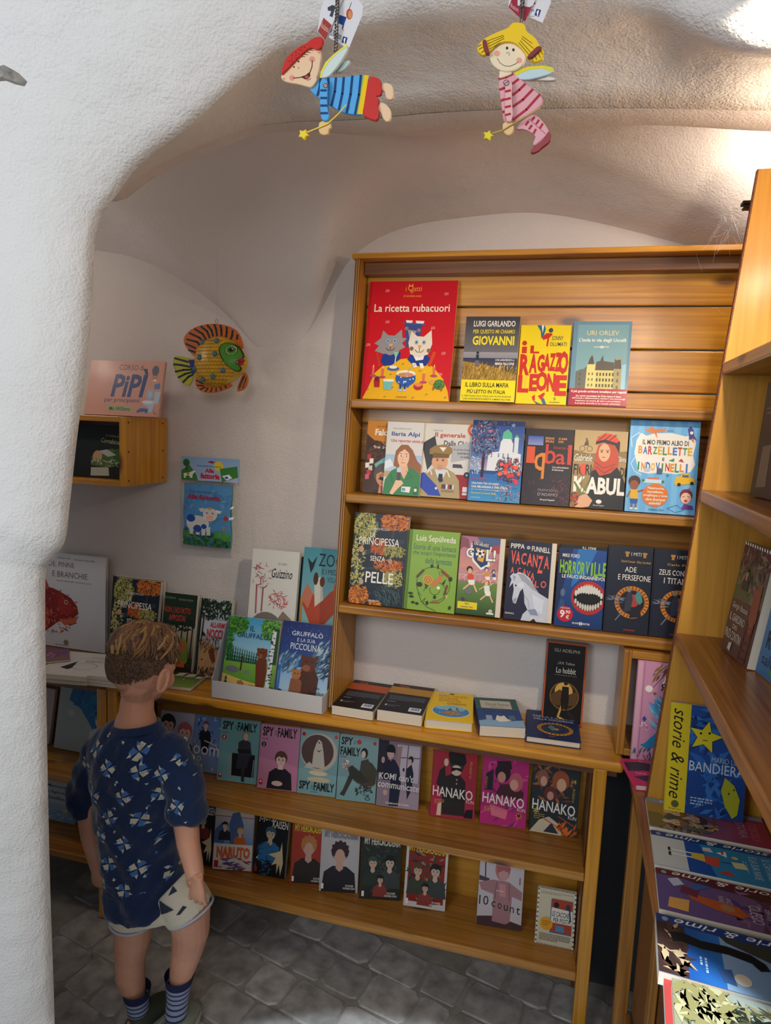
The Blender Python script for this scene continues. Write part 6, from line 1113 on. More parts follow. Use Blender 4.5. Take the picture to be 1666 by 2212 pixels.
    for j in range(n+1):
        for i in range(n+1):
            u, v = i/n, j/n; mb.v.append((fx0+(fx1-fx0)*u+.0012*math.sin(j*1.7), Y-.0075-.0205*(1-(2*u-1)**4)*(1-(2*v-1)**8)-rnd.uniform(0, .0022)*(0 < i < n), fz0+(fz1-fz0)*v))
    for j in range(n):
        for i in range(n): a = j*(n+1)+i; mb.f.append((a, a+1, a+n+2, a+n+1)); mb.c.append(None)
    mb.build('plastic_bag', m, r)
    MB().tube([(top.x, Y+.002, z1-.012), (top.x, YW+.001, z1-.012)], .0015, 6).build('hanging_pin', plain('steel', '#8c8c8c', .3, 1), r)
pack()
# ------------------------------------------------------------------ books on the right-hand unit
gr = 'picture books lying along the right counter'
def rly(lbl, far, near, L, z, t, bg, art, hard=False, shift=0):
    a, b = onZ(*far, z+t), onZ(*near, z+t); d = (b-a); d.z = 0; w = d.length; d.normalize(); upv = Vector((-d.y, d.x, 0)); c = (a+b)/2
    M = Matrix((d, Vector((0, 0, -1)), upv)).transposed()
    return book(lbl, w, L, t, bg, art, c+Vector((0, 0, 0)), M, group=gr, hard=hard)
def serie(A, band, tc=W_):
    A.r(0, 0, 15, 100, band); A.t('storie & rime', 2, 7, 13, 88, tc, .0, .35, rot=90); A.c(7.5, 94, 4, '#8c98a8'); A.t('STORIE', 4, 1, 11, 3, tc)
def a_sto(A):
    A.g(0, 0, 100, 60, '#a02c40', '#7c5478'); A.g(0, 60, 100, 100, '#8c7484', '#a89c88'); A.r(0, 0, 15, 100, '#8c94a4'); A.t('& rime', 2, 50, 13, 88, W_, 0, .35, rot=90); A.t('STORIE DELLA', 26, 8, 84, 15, '#c86478', 0); A.t('STORIA', 30, 18, 80, 25, '#b8909c', 0); A.sc(90, 30, 45, 96, 96, ['#6c4c34', '#a88c54', '#8c6c4c', '#4c4444', '#c0a060'], 7, 1.7, 4); A.bust(50, 58, 12, '#3c3438', '#c89c80', '#4c4c54'); A.bust(40, 74, 11, '#7c5428', '#d8b090', '#a8843c'); A.bust(74, 76, 11, '#8c5c2c', '#d8b090', '#7c6c3c'); A.o(86, 62, 6, 14, '#5c6058')
def a_cap(A):
    A.r(0, 0, 100, 100, '#2c84b0'); serie(A, '#1c3c74'); A.r(15, 74, 100, 100, '#c8ccc8'); A.p([(15, 62), (100, 54), (100, 74), (15, 74)], '#1c4c9c'); A.t('IL CAPITANO', 24, 9, 80, 15, '#bcd4dc', 0); A.t('E LA SUA NAVE', 24, 19, 84, 25, '#bcd4dc', 0); A.para(40, 28, 72, 32, 2, '#8cbcd0')
    A.p([(46, 48), (72, 50), (70, 60), (48, 60)], '#c84c30'); A.l([(56, 48), (54, 34)], 1.6, K_); A.p([(48, 30), (64, 28), (66, 38), (50, 40)], '#d8d0a0'); A.p([(24, 42), (40, 42), (32, 50)], W_); A.p([(76, 44), (90, 40), (88, 52)], '#c83c30'); A.p([(22, 54), (34, 52), (34, 60), (24, 60)], '#d8c8c0'); A.p([(44, 60), (66, 60), (62, 70), (46, 70)], '#d8b840'); A.l([(48, 70), (48, 86)], 3, W_); A.l([(60, 70), (60, 86)], 3, W_); A.l([(44, 87), (52, 87)], 4, K_); A.l([(57, 87), (66, 87)], 4, K_); A.o(38, 36, 4, 2.6, '#d8c040'); A.r(26, 44, 34, 46, '#c83c30')
def a_nonno(A):
    A.g(0, 0, 100, 100, '#7c5470', '#5c4c84'); serie(A, '#5c2028'); A.p([(15, 0), (40, 0), (24, 40), (20, 70), (15, 80)], '#4c2c28'); A.l([(100, 2), (16, 34)], 5, '#4c2c24'); A.sc(50, 16, 0, 100, 50, ['#5c3c54', '#8c6484', '#4c3c6c'], 7, 1.7, 3); A.t('MIO NONNO', 38, 10, 92, 18, '#c8b4bc', 0); A.t('ERA UN', 46, 21, 70, 26, '#c8b4bc', 0); A.t('CILIEGIO', 44, 29, 84, 37, '#c8b4bc', 0); A.t('ANGELA', 40, 48, 60, 52, '#c8b4bc'); A.t('NANETTI', 38, 53, 62, 57, '#c8b4bc')
    A.p([(56, 44), (72, 38), (80, 44), (74, 60), (62, 76), (48, 80), (50, 68)], '#b85828'); A.o(64, 52, 8, 5, '#a87850'); A.p([(36, 70), (56, 72), (50, 84), (34, 82)], '#6c2c3c'); A.p([(22, 60), (38, 72), (34, 78), (20, 70)], '#3c5c9c'); A.p([(16, 84), (30, 80), (40, 88), (24, 92)], '#b8bccc'); A.p([(66, 78), (94, 80), (92, 94), (68, 92)], '#d8a050'); A.p([(70, 20), (84, 16), (80, 28)], '#2c2c3c')
def a_argo(A):
    A.g(0, 0, 100, 60, '#5c7c9c', '#88a4c0'); A.g(0, 60, 100, 82, '#2c6cb0', '#1c4c90'); serie(A, '#1c3c74'); A.r(15, 82, 100, 100, '#3c2824'); A.sc(24, 20, 82, 98, 96, ['#b8a078', '#4c342c'], 8, 1.7, 3); A.p([(15, 0), (60, 0), (40, 30), (24, 56), (15, 60)], '#3c3c34'); A.t('ULISSE', 62, 4, 96, 10, '#c8c8cc'); A.t('E ARGO', 26, 10, 68, 19, '#c8ccd0', 0)
    A.p([(30, 92), (26, 84), (32, 72), (30, 56), (34, 42), (44, 34), (52, 36), (48, 44), (44, 56), (46, 72), (42, 84), (46, 90)], '#16181c'); A.p([(44, 34), (54, 32), (58, 38), (50, 42)], '#16181c'); A.o(80, 50, 9, 5, '#d8ccb4'); A.p([(68, 56), (92, 54), (90, 62), (72, 64)], '#3c5c8c'); A.o(80, 24, 14, 8, '#a8a0b0'); A.t('ROBERTO', 70, 20, 90, 23, '#a8404c'); A.t('PIUMINI', 70, 24, 88, 27, '#a8404c'); A.para(60, 70, 84, 76, 2, '#a8c4dc')
def a_bramb(A):
    A.g(0, 0, 100, 100, '#98a4a8', '#8c8c6c'); A.sc(520, 10, 6, 98, 90, ['#2c3024', '#4c4c34', '#8c8458', '#6c6c48', '#1c201c'], 3, 3, 5); A.p([(60, 40), (84, 20), (92, 34), (76, 56)], '#b8884c'); A.sc(60, 0, 66, 40, 98, ['#b0a880', '#8c8454'], 7, 1.7, 6); A.o(62, 58, 6, 4, '#c8c0a8')
rly('purple and crimson story book with children, lying under the standing blue star book', (1395, 1722), (1404, 1784), .225, .7705, .010, '#7c5478', a_sto)
rly('turquoise story book with a sea captain and flags, lying on the right counter', (1406, 1792), (1415, 1866), .225, .7705, .011, '#2c84b0', a_cap)
rly('purple story book with an orange figure leaping under a tree, lying on the right counter', (1416, 1873), (1425, 1962), .225, .7705, .012, '#7c5470', a_nonno)
rly('blue story book with a black dog on a beach, lying on the right counter', (1417, 1971), (1424, 2096), .225, .7705, .022, '#5c7c9c', a_argo)
rly('book with brambles drawn all over its cover, top one at the lower right corner', (1452, 2112), (1466, 2330), .20, .7825, .016, '#8c8c6c', a_bramb)
rly('turquoise and red edged book under the bramble covered book', (1434, 2112), (1444, 2330), .22, .7705, .0115, '#3c8cb0', lambda A: A.r(0, 60, 100, 100, '#a83c38'))
def a_star(A):
    A.g(0, 0, 100, 100, '#24509c', '#1c4080'); A.sc(70, 20, 4, 98, 96, ['#2c64b0', '#1c3c78', '#3470b8'], 8, 1.7, 3); A.r(0, 0, 26, 100, '#d8c024'); A.t('storie & rime', 4, 5, 21, 88, K_, .0, .35, rot=90); A.c(13, 93, 5, '#5c5c34'); A.t('EINAUDI', 5, 97, 21, 98.4, K_)
    A.star(46, 28, 24, K_, .45, 5, -80); A.star(46, 28, 22.5, '#dccc2c', .45, 5, -80); A.c(40, 25, 1.6, K_); A.c(51, 24, 1.6, K_); A.l([(43, 31), (49, 31)], 1, K_); A.t('MARIO LODI', 56, 45, 96, 50, '#a8b4c0'); A.t('BANDIERA', 28, 51, 98, 60, '#c8d4dc', .0)
    P = [(74, 62), (86, 68), (94, 80), (92, 94), (86, 98), (76, 88), (70, 74)]; A.p([(x*1.02-1.5, y*1.01-.8) for x, y in P], '#1c2c18'); A.p(P, '#a8ac2c'); A.c(80, 76, 1.2, K_); A.c(86, 72, 1.2, K_); A.para(32, 84, 60, 92, 3, '#a8b8cc')
sb = onY(1438, 1722, 1.450); sw = .150
def starbook():
    c = Vector((sb.x+sw/2, 1.450, .7715)); R = Rx(-math.radians(9)); lo, hi = .05, .4
    for _ in range(40):
        m = (lo+hi)/2
        if proj(Vector((sb.x, 1.450, .7815))+(R@Vector((0, 0, 1)))*m)[1] > 1518: lo = m
        else: hi = m
    book('blue story book with a yellow star and yellow spine band leaning on the end panel', sw, lo, .012, '#24509c', a_star, Vector((c.x, 1.450, .7830)), R, spine='#d8c024')
starbook()
def a_uni(A):
    A.r(0, 0, 100, 100, '#cf92ae'); A.r(0, 0, 6, 100, '#dca8bc'); A.r(8, 0, 8.8, 100, '#a8607c')
    A.l([(44, 3), (34, 12), (22, 24)], .9, '#5c4438'); A.sc(24, 22, 3, 44, 24, ['#6c4c30', '#8c6c3c'], 3, 2.2, 3, ang=-60); A.sc(14, 40, 2, 56, 8, ['#6cb0c8', '#8c6c70'], 2, 1.8, 5)
    for i in range(14): a = i*.4488; A.c(64+24*math.cos(a), 20+10*math.sin(a), 7, W_)
    A.o(64, 20, 25, 11, W_); A.t('IL', 46, 11, 56, 17, '#2c7ca0', .05); A.t('diario', 32, 18, 60, 23.5, K_, .04); A.t('degli', 62, 18, 84, 24, K_, .04); A.t('unicorni', 40, 26, 92, 33, '#2c7ca0', .05)
    A.p([(26, 38), (34, 34), (56, 54), (56, 70), (46, 66), (34, 56)], '#6cb4dc'); A.sc(70, 24, 36, 56, 66, ['#5ca4d0', '#8cc8e4', '#4c94c4'], 4, 2.6, 3, ang=50); A.p([(46, 66), (70, 54), (96, 58), (100, 72), (90, 80), (66, 80), (50, 76)], '#e4e4f4'); A.l([(50, 76), (46, 94)], 4, '#e4e4f4'); A.l([(66, 78), (62, 94)], 4, '#3c2c4c'); A.p([(46, 68), (30, 68), (16, 80), (10, 82), (20, 85), (34, 82), (48, 74)], '#2c84b8'); A.sc(40, 46, 50, 70, 70, ['#e4e8f8', '#b8d4ec'], 3, 2.6, 4, ang=60)
    A.p([(50, 36), (56, 40), (50, 43)], '#e0d040'); A.p([(64, 36), (57, 40), (64, 43)], '#e0d040'); A.c(16, 26, 5, W_); A.c(24, 30, 2, '#8c5c4c'); A.p([(10, 56), (13, 53), (16, 56), (13, 59)], '#3c4c9c'); A.sc(18, 8, 60, 18, 68, ['#c87c9c', '#f0dce8'], 1.6, 1.8, 3); A.sc(36, 3, 84, 50, 99, ['#3c5060', '#5c7c8c', '#b85c7c'], 2, 2.4, 5, ang=-80)
ub = onY(1363, 1640, 1.676)
def unibook():
    R = Rx(-math.radians(4)); lo, hi = .05, .4
    for _ in range(40):
        m = (lo+hi)/2
        if proj(Vector((ub.x, 1.676, .772))+(R@Vector((0, 0, 1)))*m)[1] > 1427: lo = m
        else: hi = m
    book('tall pink diary with a winged unicorn standing before the corner box cabinet', .17, lo, .012, '#cf92ae', a_uni, Vector((ub.x+.0855, 1.676, .7718)), R, hard=True)
unibook()
def a_pk(A):
    A.r(0, 0, 100, 100, '#d8306c'); A.p([(0, 100-84), (40, 8), (80, 18), (96, 40), (70, 52), (30, 44), (0, 50)], '#3c3444'); A.p([(4, 70), (40, 60), (90, 74), (96, 90), (50, 96), (20, 84)], '#3c3444')
    for i in range(12): A.l([(30+i*5.5, 6+i*1.2), (33+i*5.5, 11+i*1.2)], 1, W_); A.l([(30+i*5, 94+i*.2), (33+i*5, 97+i*.2)], 1, W_)
    A.t('luna', 12, 54, 30, 60, W_); A.p([(34, 58), (46, 56), (40, 62)], W_); A.c(60, 26, 3, '#d8306c')
lying('hot pink hardback with black bands lying in the corner beside the end panel', (1373, 1695), (1500, 1706), (1357, 1639), .7705, .014, '#d8306c', a_pk, hard=True)
def rshelf(lbl, X, y1, w, h, z, t, bg, art, tilt=6, yaw=-90, **kw):
    R = Rz(math.radians(yaw)) @ Rx(-math.radians(tilt)); book(lbl, w, h, t, bg, art, Vector((X, y1-w/2, z+t*math.sin(math.radians(tilt))+.0006)), R, group='books standing on the right side shelves', **kw)
def a_giar(A):
    A.r(0, 0, 100, 100, '#5c4038'); A.g(0, 0, 100, 50, '#4c2430', '#7c6c54'); A.p([(0, 24), (60, 22), (60, 50), (0, 52)], '#5c5c3c'); A.sc(80, 4, 4, 96, 40, ['#3c3434', '#6c4444', '#8c6c5c', '#4c5438'], 6, 1.8, 3)
    for i in range(12): A.p([(i*8.4, 0), (i*8.4+4, 0), (i*8.4+6, 2.6), (i*8.4+2, 2.6)], W_)
    A.bust(34, 26, 5, '#2c2420', '#a88c74', '#3c3834'); A.p([(70, 36), (92, 30), (96, 60), (84, 78), (72, 60)], '#8c4c34'); A.l([(70, 62), (66, 98)], 3, '#6c3424'); A.l([(92, 62), (88, 98)], 3, '#6c3424')
    for i in range(5): A.l([(68, 68+i*7), (91, 68+i*7)], 2, '#6c3424')
    A.t('Giorgio Bassani', 10, 54, 66, 61, '#c8c0ac', .0, .2); A.t('IL GIARDINO', 10, 64, 64, 71, '#c8c0ac', .005); A.t('DEI', 28, 73, 44, 77, '#c8c0ac'); A.t('FINZI-CONTINI', 6, 79, 64, 87, '#c8c0ac', .005); A.p([(28, 90), (38, 89), (36, 97), (26, 96)], '#c8c0ac')
def placeR(lbl, bl, br, tl, z, t, bg, art, tilt=7, **kw): return standing(lbl, bl, br, tl, None, z, tilt, t, bg, art, group='books standing on the right side shelves', **kw)
def rr_(lbl, tlpx, blpx, z, w, t, bg, art, tilt=7, dx=.0, **kw):
    a = onZ(blpx[0], blpx[1], z); R = Rz(math.radians(-82)) @ Rx(-math.radians(tilt)); lo, hi = .05, .4
    for _ in range(40):
        m = (lo+hi)/2
        if proj(a+(R@Vector((0, 0, 1)))*m)[1] > tlpx[1]: lo = m
        else: hi = m
    d = R@Vector((1, 0, 0)); print(lbl[:20], a, lo)
    return book(lbl, w, lo, t, bg, art, a+d*(w/2)+Vector((dx, 0, t*math.sin(math.radians(tilt))+.0006)), R, group='books standing on the right side shelves', **kw)
rr_('brown paperback with garden painting and ladder, left end of the third right side shelf', (1602, 1172), (1557, 1400), 1.1504, .125, .016, '#5c4038', a_giar)
def a_ro(A): A.g(0, 0, 100, 100, '#5c84a8', '#3c6c9c'); A.c(58, 34, 30, '#c8a474'); A.para(40, 20, 90, 46, 5, '#5c4434'); A.t('RODARI', 12, 60, 98, 76, '#1c2434', .03); A.t('salvami', 10, 80, 80, 90, '#1c2434', .0); A.sc(20, 40, 88, 98, 99, ['#5c8c3c'], 5, 1.7, 3)
rr_('blue paperback with a tan disc and navy letters beside the brown garden book', (1660, 1215), (1632, 1452), 1.1504, .12, .014, '#5c84a8', a_ro)
def a_gry(A): A.r(0, 0, 100, 100, '#34302c'); A.t('I DIARI DEL', 20, 16, 90, 20, '#8c8474'); A.para(10, 22, 60, 30, 2, '#6c6458'); A.c(62, 48, 24, '#a88c44'); A.c(62, 48, 20, '#2c2824'); A.t('V', 52, 42, 72, 54, '#a88c44', .02); A.p([(16, 56), (40, 54), (42, 90), (14, 92)], '#6c6050')
rr_('dark grey brown book with a gold emblem on the second right side shelf', (1651, 828), (1620, 1072), 1.4524, .14, .020, '#34302c', a_gry, tilt=3)
def a_gr(A): A.g(0, 0, 100, 100, '#3c4c2c', '#6c7444'); A.sc(200, 0, 0, 100, 100, ['#8c9c54', '#4c5c34', '#c8b878', '#2c3c24'], 6, 1.7, 4)
def topb():
    a = Vector((.385, 1.37, 1.7065)); R = Rz(math.radians(-88)) @ Rx(-math.radians(6)); w = .17
    book('green leafy picture book at the right edge on the highest right side shelf', w, .20, .012, '#4c5c34', a_gr, a+(R@Vector((1, 0, 0)))*(w/2)+Vector((0, 0, .0016)), R, group='books standing on the right side shelves')
topb()
MB().prism([(.545, 1.34, .7712), (.545, 1.34, .84), (.548, 1.30, .85), (.548, 1.24, .83), (.545, 1.24, .7712)], (.002, 0, 0)).build('leaflet', plain('leaflet_paper', '#b8c4c0', .6))
tag(bpy.data.objects['leaflet'], 'small pale leaflet with dark marks behind the lying books under the side shelf', 'leaflet')
A = Art(.1, .08); A.EPS = .00004; A.clip = False; A.t('AV', 20, 30, 60, 70, '#245c58', .03)
A.build(lambda x, y, e: (.5449-e, 1.34-.001*x, .84-.0007*y), GLOSS(), bpy.data.objects['leaflet'], 'leaflet_print')

# ------------------------------------------------------------------ hanging painted things
def mapper(ox, oy, k): return lambda x, y, Y: onY(ox+x/k, oy+y/k, Y)
class Toy:
    def __init__(s, root, f, Y, th): s.r = root; s.f = f; s.Y = Y; s.th = th; s.A = []
    def cut(s, name, pts, col, lay=0, th=None, bev=.0008):
        pts = sm_poly(pts); Y = s.Y-lay*s.th; th = th or s.th*.97
        P = [s.f(x, y, Y) for x, y in pts]; c = sum(P, Vector())/len(P)
        front = [c+(p-c)*(1-bev/max(.004, (p-c).length)) for p in P]
        mb = MB(); n = len(P); R = [[p+Vector((0, th, 0)) for p in P], [p+Vector((0, bev, 0)) for p in P], front]
        base = 0
        for r in R: mb.v += [tuple(p) for p in r]
        for i in range(2):
            for k in range(n): q = (k+1) % n; mb.f.append((i*n+k, i*n+q, (i+1)*n+q, (i+1)*n+k)); mb.c.append(None)
        for t in tessellate_polygon([R[2]]): mb.f.append(tuple(2*n+i for i in t)); mb.c.append(None)
        for t in tessellate_polygon([R[0]]): mb.f.append(tuple(i for i in t)); mb.c.append(None)
        o = mb.build(name, plain('toy_'+col.strip('#'), col, .38), s.r); s.last = o; s.lay = lay; return o
    def art(s, fn, o=None, lay=None):
        A = Art(1, 1); A.clip = False; A.EPS = .00004; fn(A); Y = s.Y-(s.lay if lay is None else lay)*s.th
        off = s.r.location
        A.build(lambda x, y, e: s.f(x, y, Y-e-.00012)-off, vcol('toy_paint', .38, .1), o or s.last, 'painted_detail')
def sm_poly(P, it=1):
    for _ in range(it):
        Q = []
        for i in range(len(P)):
            a, b = P[i], P[(i+1) % len(P)]; Q += [(a[0]*.75+b[0]*.25, a[1]*.75+b[1]*.25), (a[0]*.25+b[0]*.75, a[1]*.25+b[1]*.75)]
        P = Q
    return P
def hang(root, top, f, sx, sy, Y, tags, zc=2.26):
    p = f(sx, sy, Y); q = Vector((p.x, p.y, zc)); mb = MB()
    for dx in (-.0012, .0012): mb.tube([(p.x+dx, p.y, p.z), (p.x+dx, p.y, p.z+.05), (q.x+dx*.3, q.y, q.z)], .0007, 6)
    H = []; 
    for i in range(160): a = i*.8; H.append((p.x+.0022*math.cos(a), p.y+.0022*math.sin(a), p.z+.012+i*.00045))
    mb.tube(H, .0006, 5); mb.build('spring_wire', plain('dull_steel', '#8a857c', .35, .9), root)
    for nm, P, fn in tags:
        W3 = [f(x, y, Y+.004+.003*(nm == 'back_tag')) for x, y in P]; o = MB().prism(W3, (0, .0006, 0)).build('paper_tag', plain('tag_paper', '#d4d0d0', .6), root)
        A = Art(1, 1); A.clip = False; fn(A); off = root.location; A.build(lambda x, y, e: f(x, y, Y+.004+.003*(nm == 'back_tag')-e-.0001)-off, vcol('toy_paint', .38, .1), o, 'tag_print')
SK = '#e3bf98'
def star_pts(cx, cy, r, rot): return [(cx+(r if i % 2 == 0 else r*.48)*math.cos(math.radians(rot+36*i)), cy+(r if i % 2 == 0 else r*.48)*math.sin(math.radians(rot+36*i))) for i in range(10)]
def boy():
    Y = .80; f = mapper(560, 0, 3.786); p = f(640, 760, Y)
    r = empty('hanging_boy_ornament', tuple(p), 'flat wooden flying boy in red beret and blue striped shirt hanging from the vault', 'ornament', 'flying wooden children hanging from the vault')
    T = Toy(r, f, Y, .0042)
    T.cut('wing', [(630, 590), (640, 545), (680, 508), (735, 486), (745, 500), (730, 530), (690, 570), (650, 592)], '#b4c4c0', -1)
    T.cut('foot', [(985, 700), (1000, 678), (1060, 676), (1095, 705), (1100, 770), (1092, 808), (1060, 815), (1035, 798), (1028, 745), (995, 735)], SK, -1); T.cut('foot', [(960, 860), (980, 832), (1030, 842), (1070, 885), (1080, 930), (1070, 985), (1042, 997), (1012, 970), (1000, 925), (968, 900)], SK, -1)
    T.cut('shorts', [(888, 616), (960, 628), (998, 655), (995, 700), (1005, 730), (992, 782), (950, 776), (986, 812), (965, 860), (982, 910), (970, 988), (905, 975), (835, 935)], '#c2271f')
    T.cut('shirt', [(488, 640), (560, 627), (640, 634), (760, 618), (860, 610), (898, 616), (846, 938), (780, 936), (700, 925), (640, 898), (580, 860), (490, 800), (440, 765), (398, 712), (450, 680)], '#4f9fd4')
    def d(A):
        N = '#173a6c'; A.p([(858, 612), (896, 617), (845, 935), (802, 932)], '#e8bc14'); A.p([(850, 613), (860, 612), (806, 932), (798, 931)], '#8cae4c')
        for a, b in (((566, 632), (545, 840)), ((628, 636), (592, 862)), ((692, 632), (652, 896)), ((762, 622), (716, 922)), ((832, 616), (784, 932)), ((500, 645), (476, 780))): A.l([a, ((a[0]+b[0])/2+8, (a[1]+b[1])/2), b], 19, N)
    T.art(d)
    T.cut('head', [(176, 612), (240, 540), (300, 480), (380, 405), (430, 380), (490, 398), (508, 440), (500, 520), (482, 600), (466, 640), (478, 648), (430, 715), (390, 708), (330, 688), (220, 672), (180, 645)], SK, 1)
    def d(A):
        A.c(433, 484, 24, '#e08c80'); A.c(268, 636, 22, '#e08c80')
        for x, y in ((322, 503), (284, 547)): A.c(x, y, 7, K_)
        A.l([(318, 545), (326, 556), (318, 560)], 3, '#8c5c4c'); P = [(278, 638), (330, 634), (380, 618), (415, 590), (432, 545), (434, 492)]; A.l(P, 6, '#2c1c18'); A.p([(345, 632), (385, 622), (415, 592), (418, 620), (400, 645), (375, 648)], '#5c2420'); A.o(390, 630, 16, 12, '#c04c44'); A.ring(395, 632, 28, 22, 3, '#3c2420', 10, 20, 110)
        for k in range(5): A.l([(340+k*26, 462-k*18), (375+k*22, 462-k*16)], 4, '#4c3424')
        A.l([(480, 428), (492, 424), (490, 438)], 3, '#a06c50'); A.l([(196, 640), (206, 640), (204, 650)], 3, '#a06c50')
    T.art(d)
    T.cut('beret', [(176, 608), (188, 545), (215, 480), (270, 420), (340, 368), (385, 350), (440, 308), (480, 296), (518, 303), (523, 340), (505, 394), (465, 402), (430, 380), (380, 408), (300, 484), (200, 588)], '#c2271f', 2)
    T.art(lambda A: [A.c(x, y, 4, '#5c1410') for x, y in ((270, 455), (300, 450), (268, 480), (300, 425), (325, 440), (345, 410), (350, 388), (330, 405), (245, 500), (270, 500), (300, 470), (370, 385))])
    T.cut('wing', [(497, 640), (500, 590), (540, 510), (610, 440), (680, 385), (718, 360), (727, 395), (700, 450), (650, 530), (590, 600), (560, 630)], '#c8d4cc', 1)
    T.art(lambda A: A.p([(497, 635), (503, 588), (542, 508), (612, 440), (682, 386), (718, 364), (722, 392), (700, 392), (640, 432), (570, 505), (520, 590), (512, 636)], '#e0d448'))
    T.cut('hand', [(495, 990), (575, 980), (590, 1040), (565, 1060), (565, 1095), (525, 1105), (488, 1085), (482, 1030)], '#dcb67c', 1)
    T.cut('arm', [(498, 645), (550, 640), (562, 700), (555, 860), (577, 980), (510, 988), (498, 900), (492, 760)], '#4f9fd4', 2)
    T.art(lambda A: [A.r(500, 730+i*62, 553+i*3, 748+i*62, '#173a6c') for i in range(4)]+[A.c(542, 700, 20, '#4c2c3c'), A.c(542, 700, 14, '#c8a0a0'), A.l([(532, 708), (552, 692)], 4, K_)])
    mb = MB(); w = lambda x, y: f(x, y, Y-.006)
    mb.tube([w(395, 1082), w(500, 1038), w(560, 1012), w(650, 930), w(712, 858)], .0008, 6); mb.build('wand', plain('toy_e8c81c', '#e8c81c', .4), r)
    T.cut('star', star_pts(360, 1096, 52, -62), '#e8c81c', 1.5)
    def t1(A): A.p([(527, 145), (594, 205), (541, 330), (480, 256)], '#9c3c34'); A.t('illusion', 505, 190, 568, 250, '#d8b0a8', 0, 0, slope=50); A.p([(560, 60), (600, 40), (626, 52), (610, 100), (600, 140), (575, 130), (590, 90), (562, 86)], '#3c4048')
    def t2(A):
        A.l([(755, 20), (730, 90)], 4, K_); A.o(738, 115, 26, 44, '#c8442c'); A.o(744, 120, 16, 34, '#c88c5c'); A.p([(650, 120), (715, 140), (690, 210), (645, 185)], '#22407c'); A.l([(690, 200), (680, 235)], 10, '#22407c'); A.c(686, 244, 7, '#c8985c'); A.t("d'illusion", 582, 245, 672, 310, K_, 0, 0, slope=40); A.para(600, 310, 690, 345, 1, '#8c8890', .2); A.p([(688, 296), (722, 308), (708, 358), (674, 344)], '#1c2c6c'); A.t('f', 690, 310, 708, 352, W_, .04)
    hang(r, None, f, 622, 605, Y, [('front_tag', [(580, -190), (700, -150), (690, -20), (600, 200), (541, 332), (477, 258), (500, 100)], t1), ('back_tag', [(700, -150), (852, 50), (840, 130), (740, 380), (725, 400), (560, 300), (600, 180)], t2)])
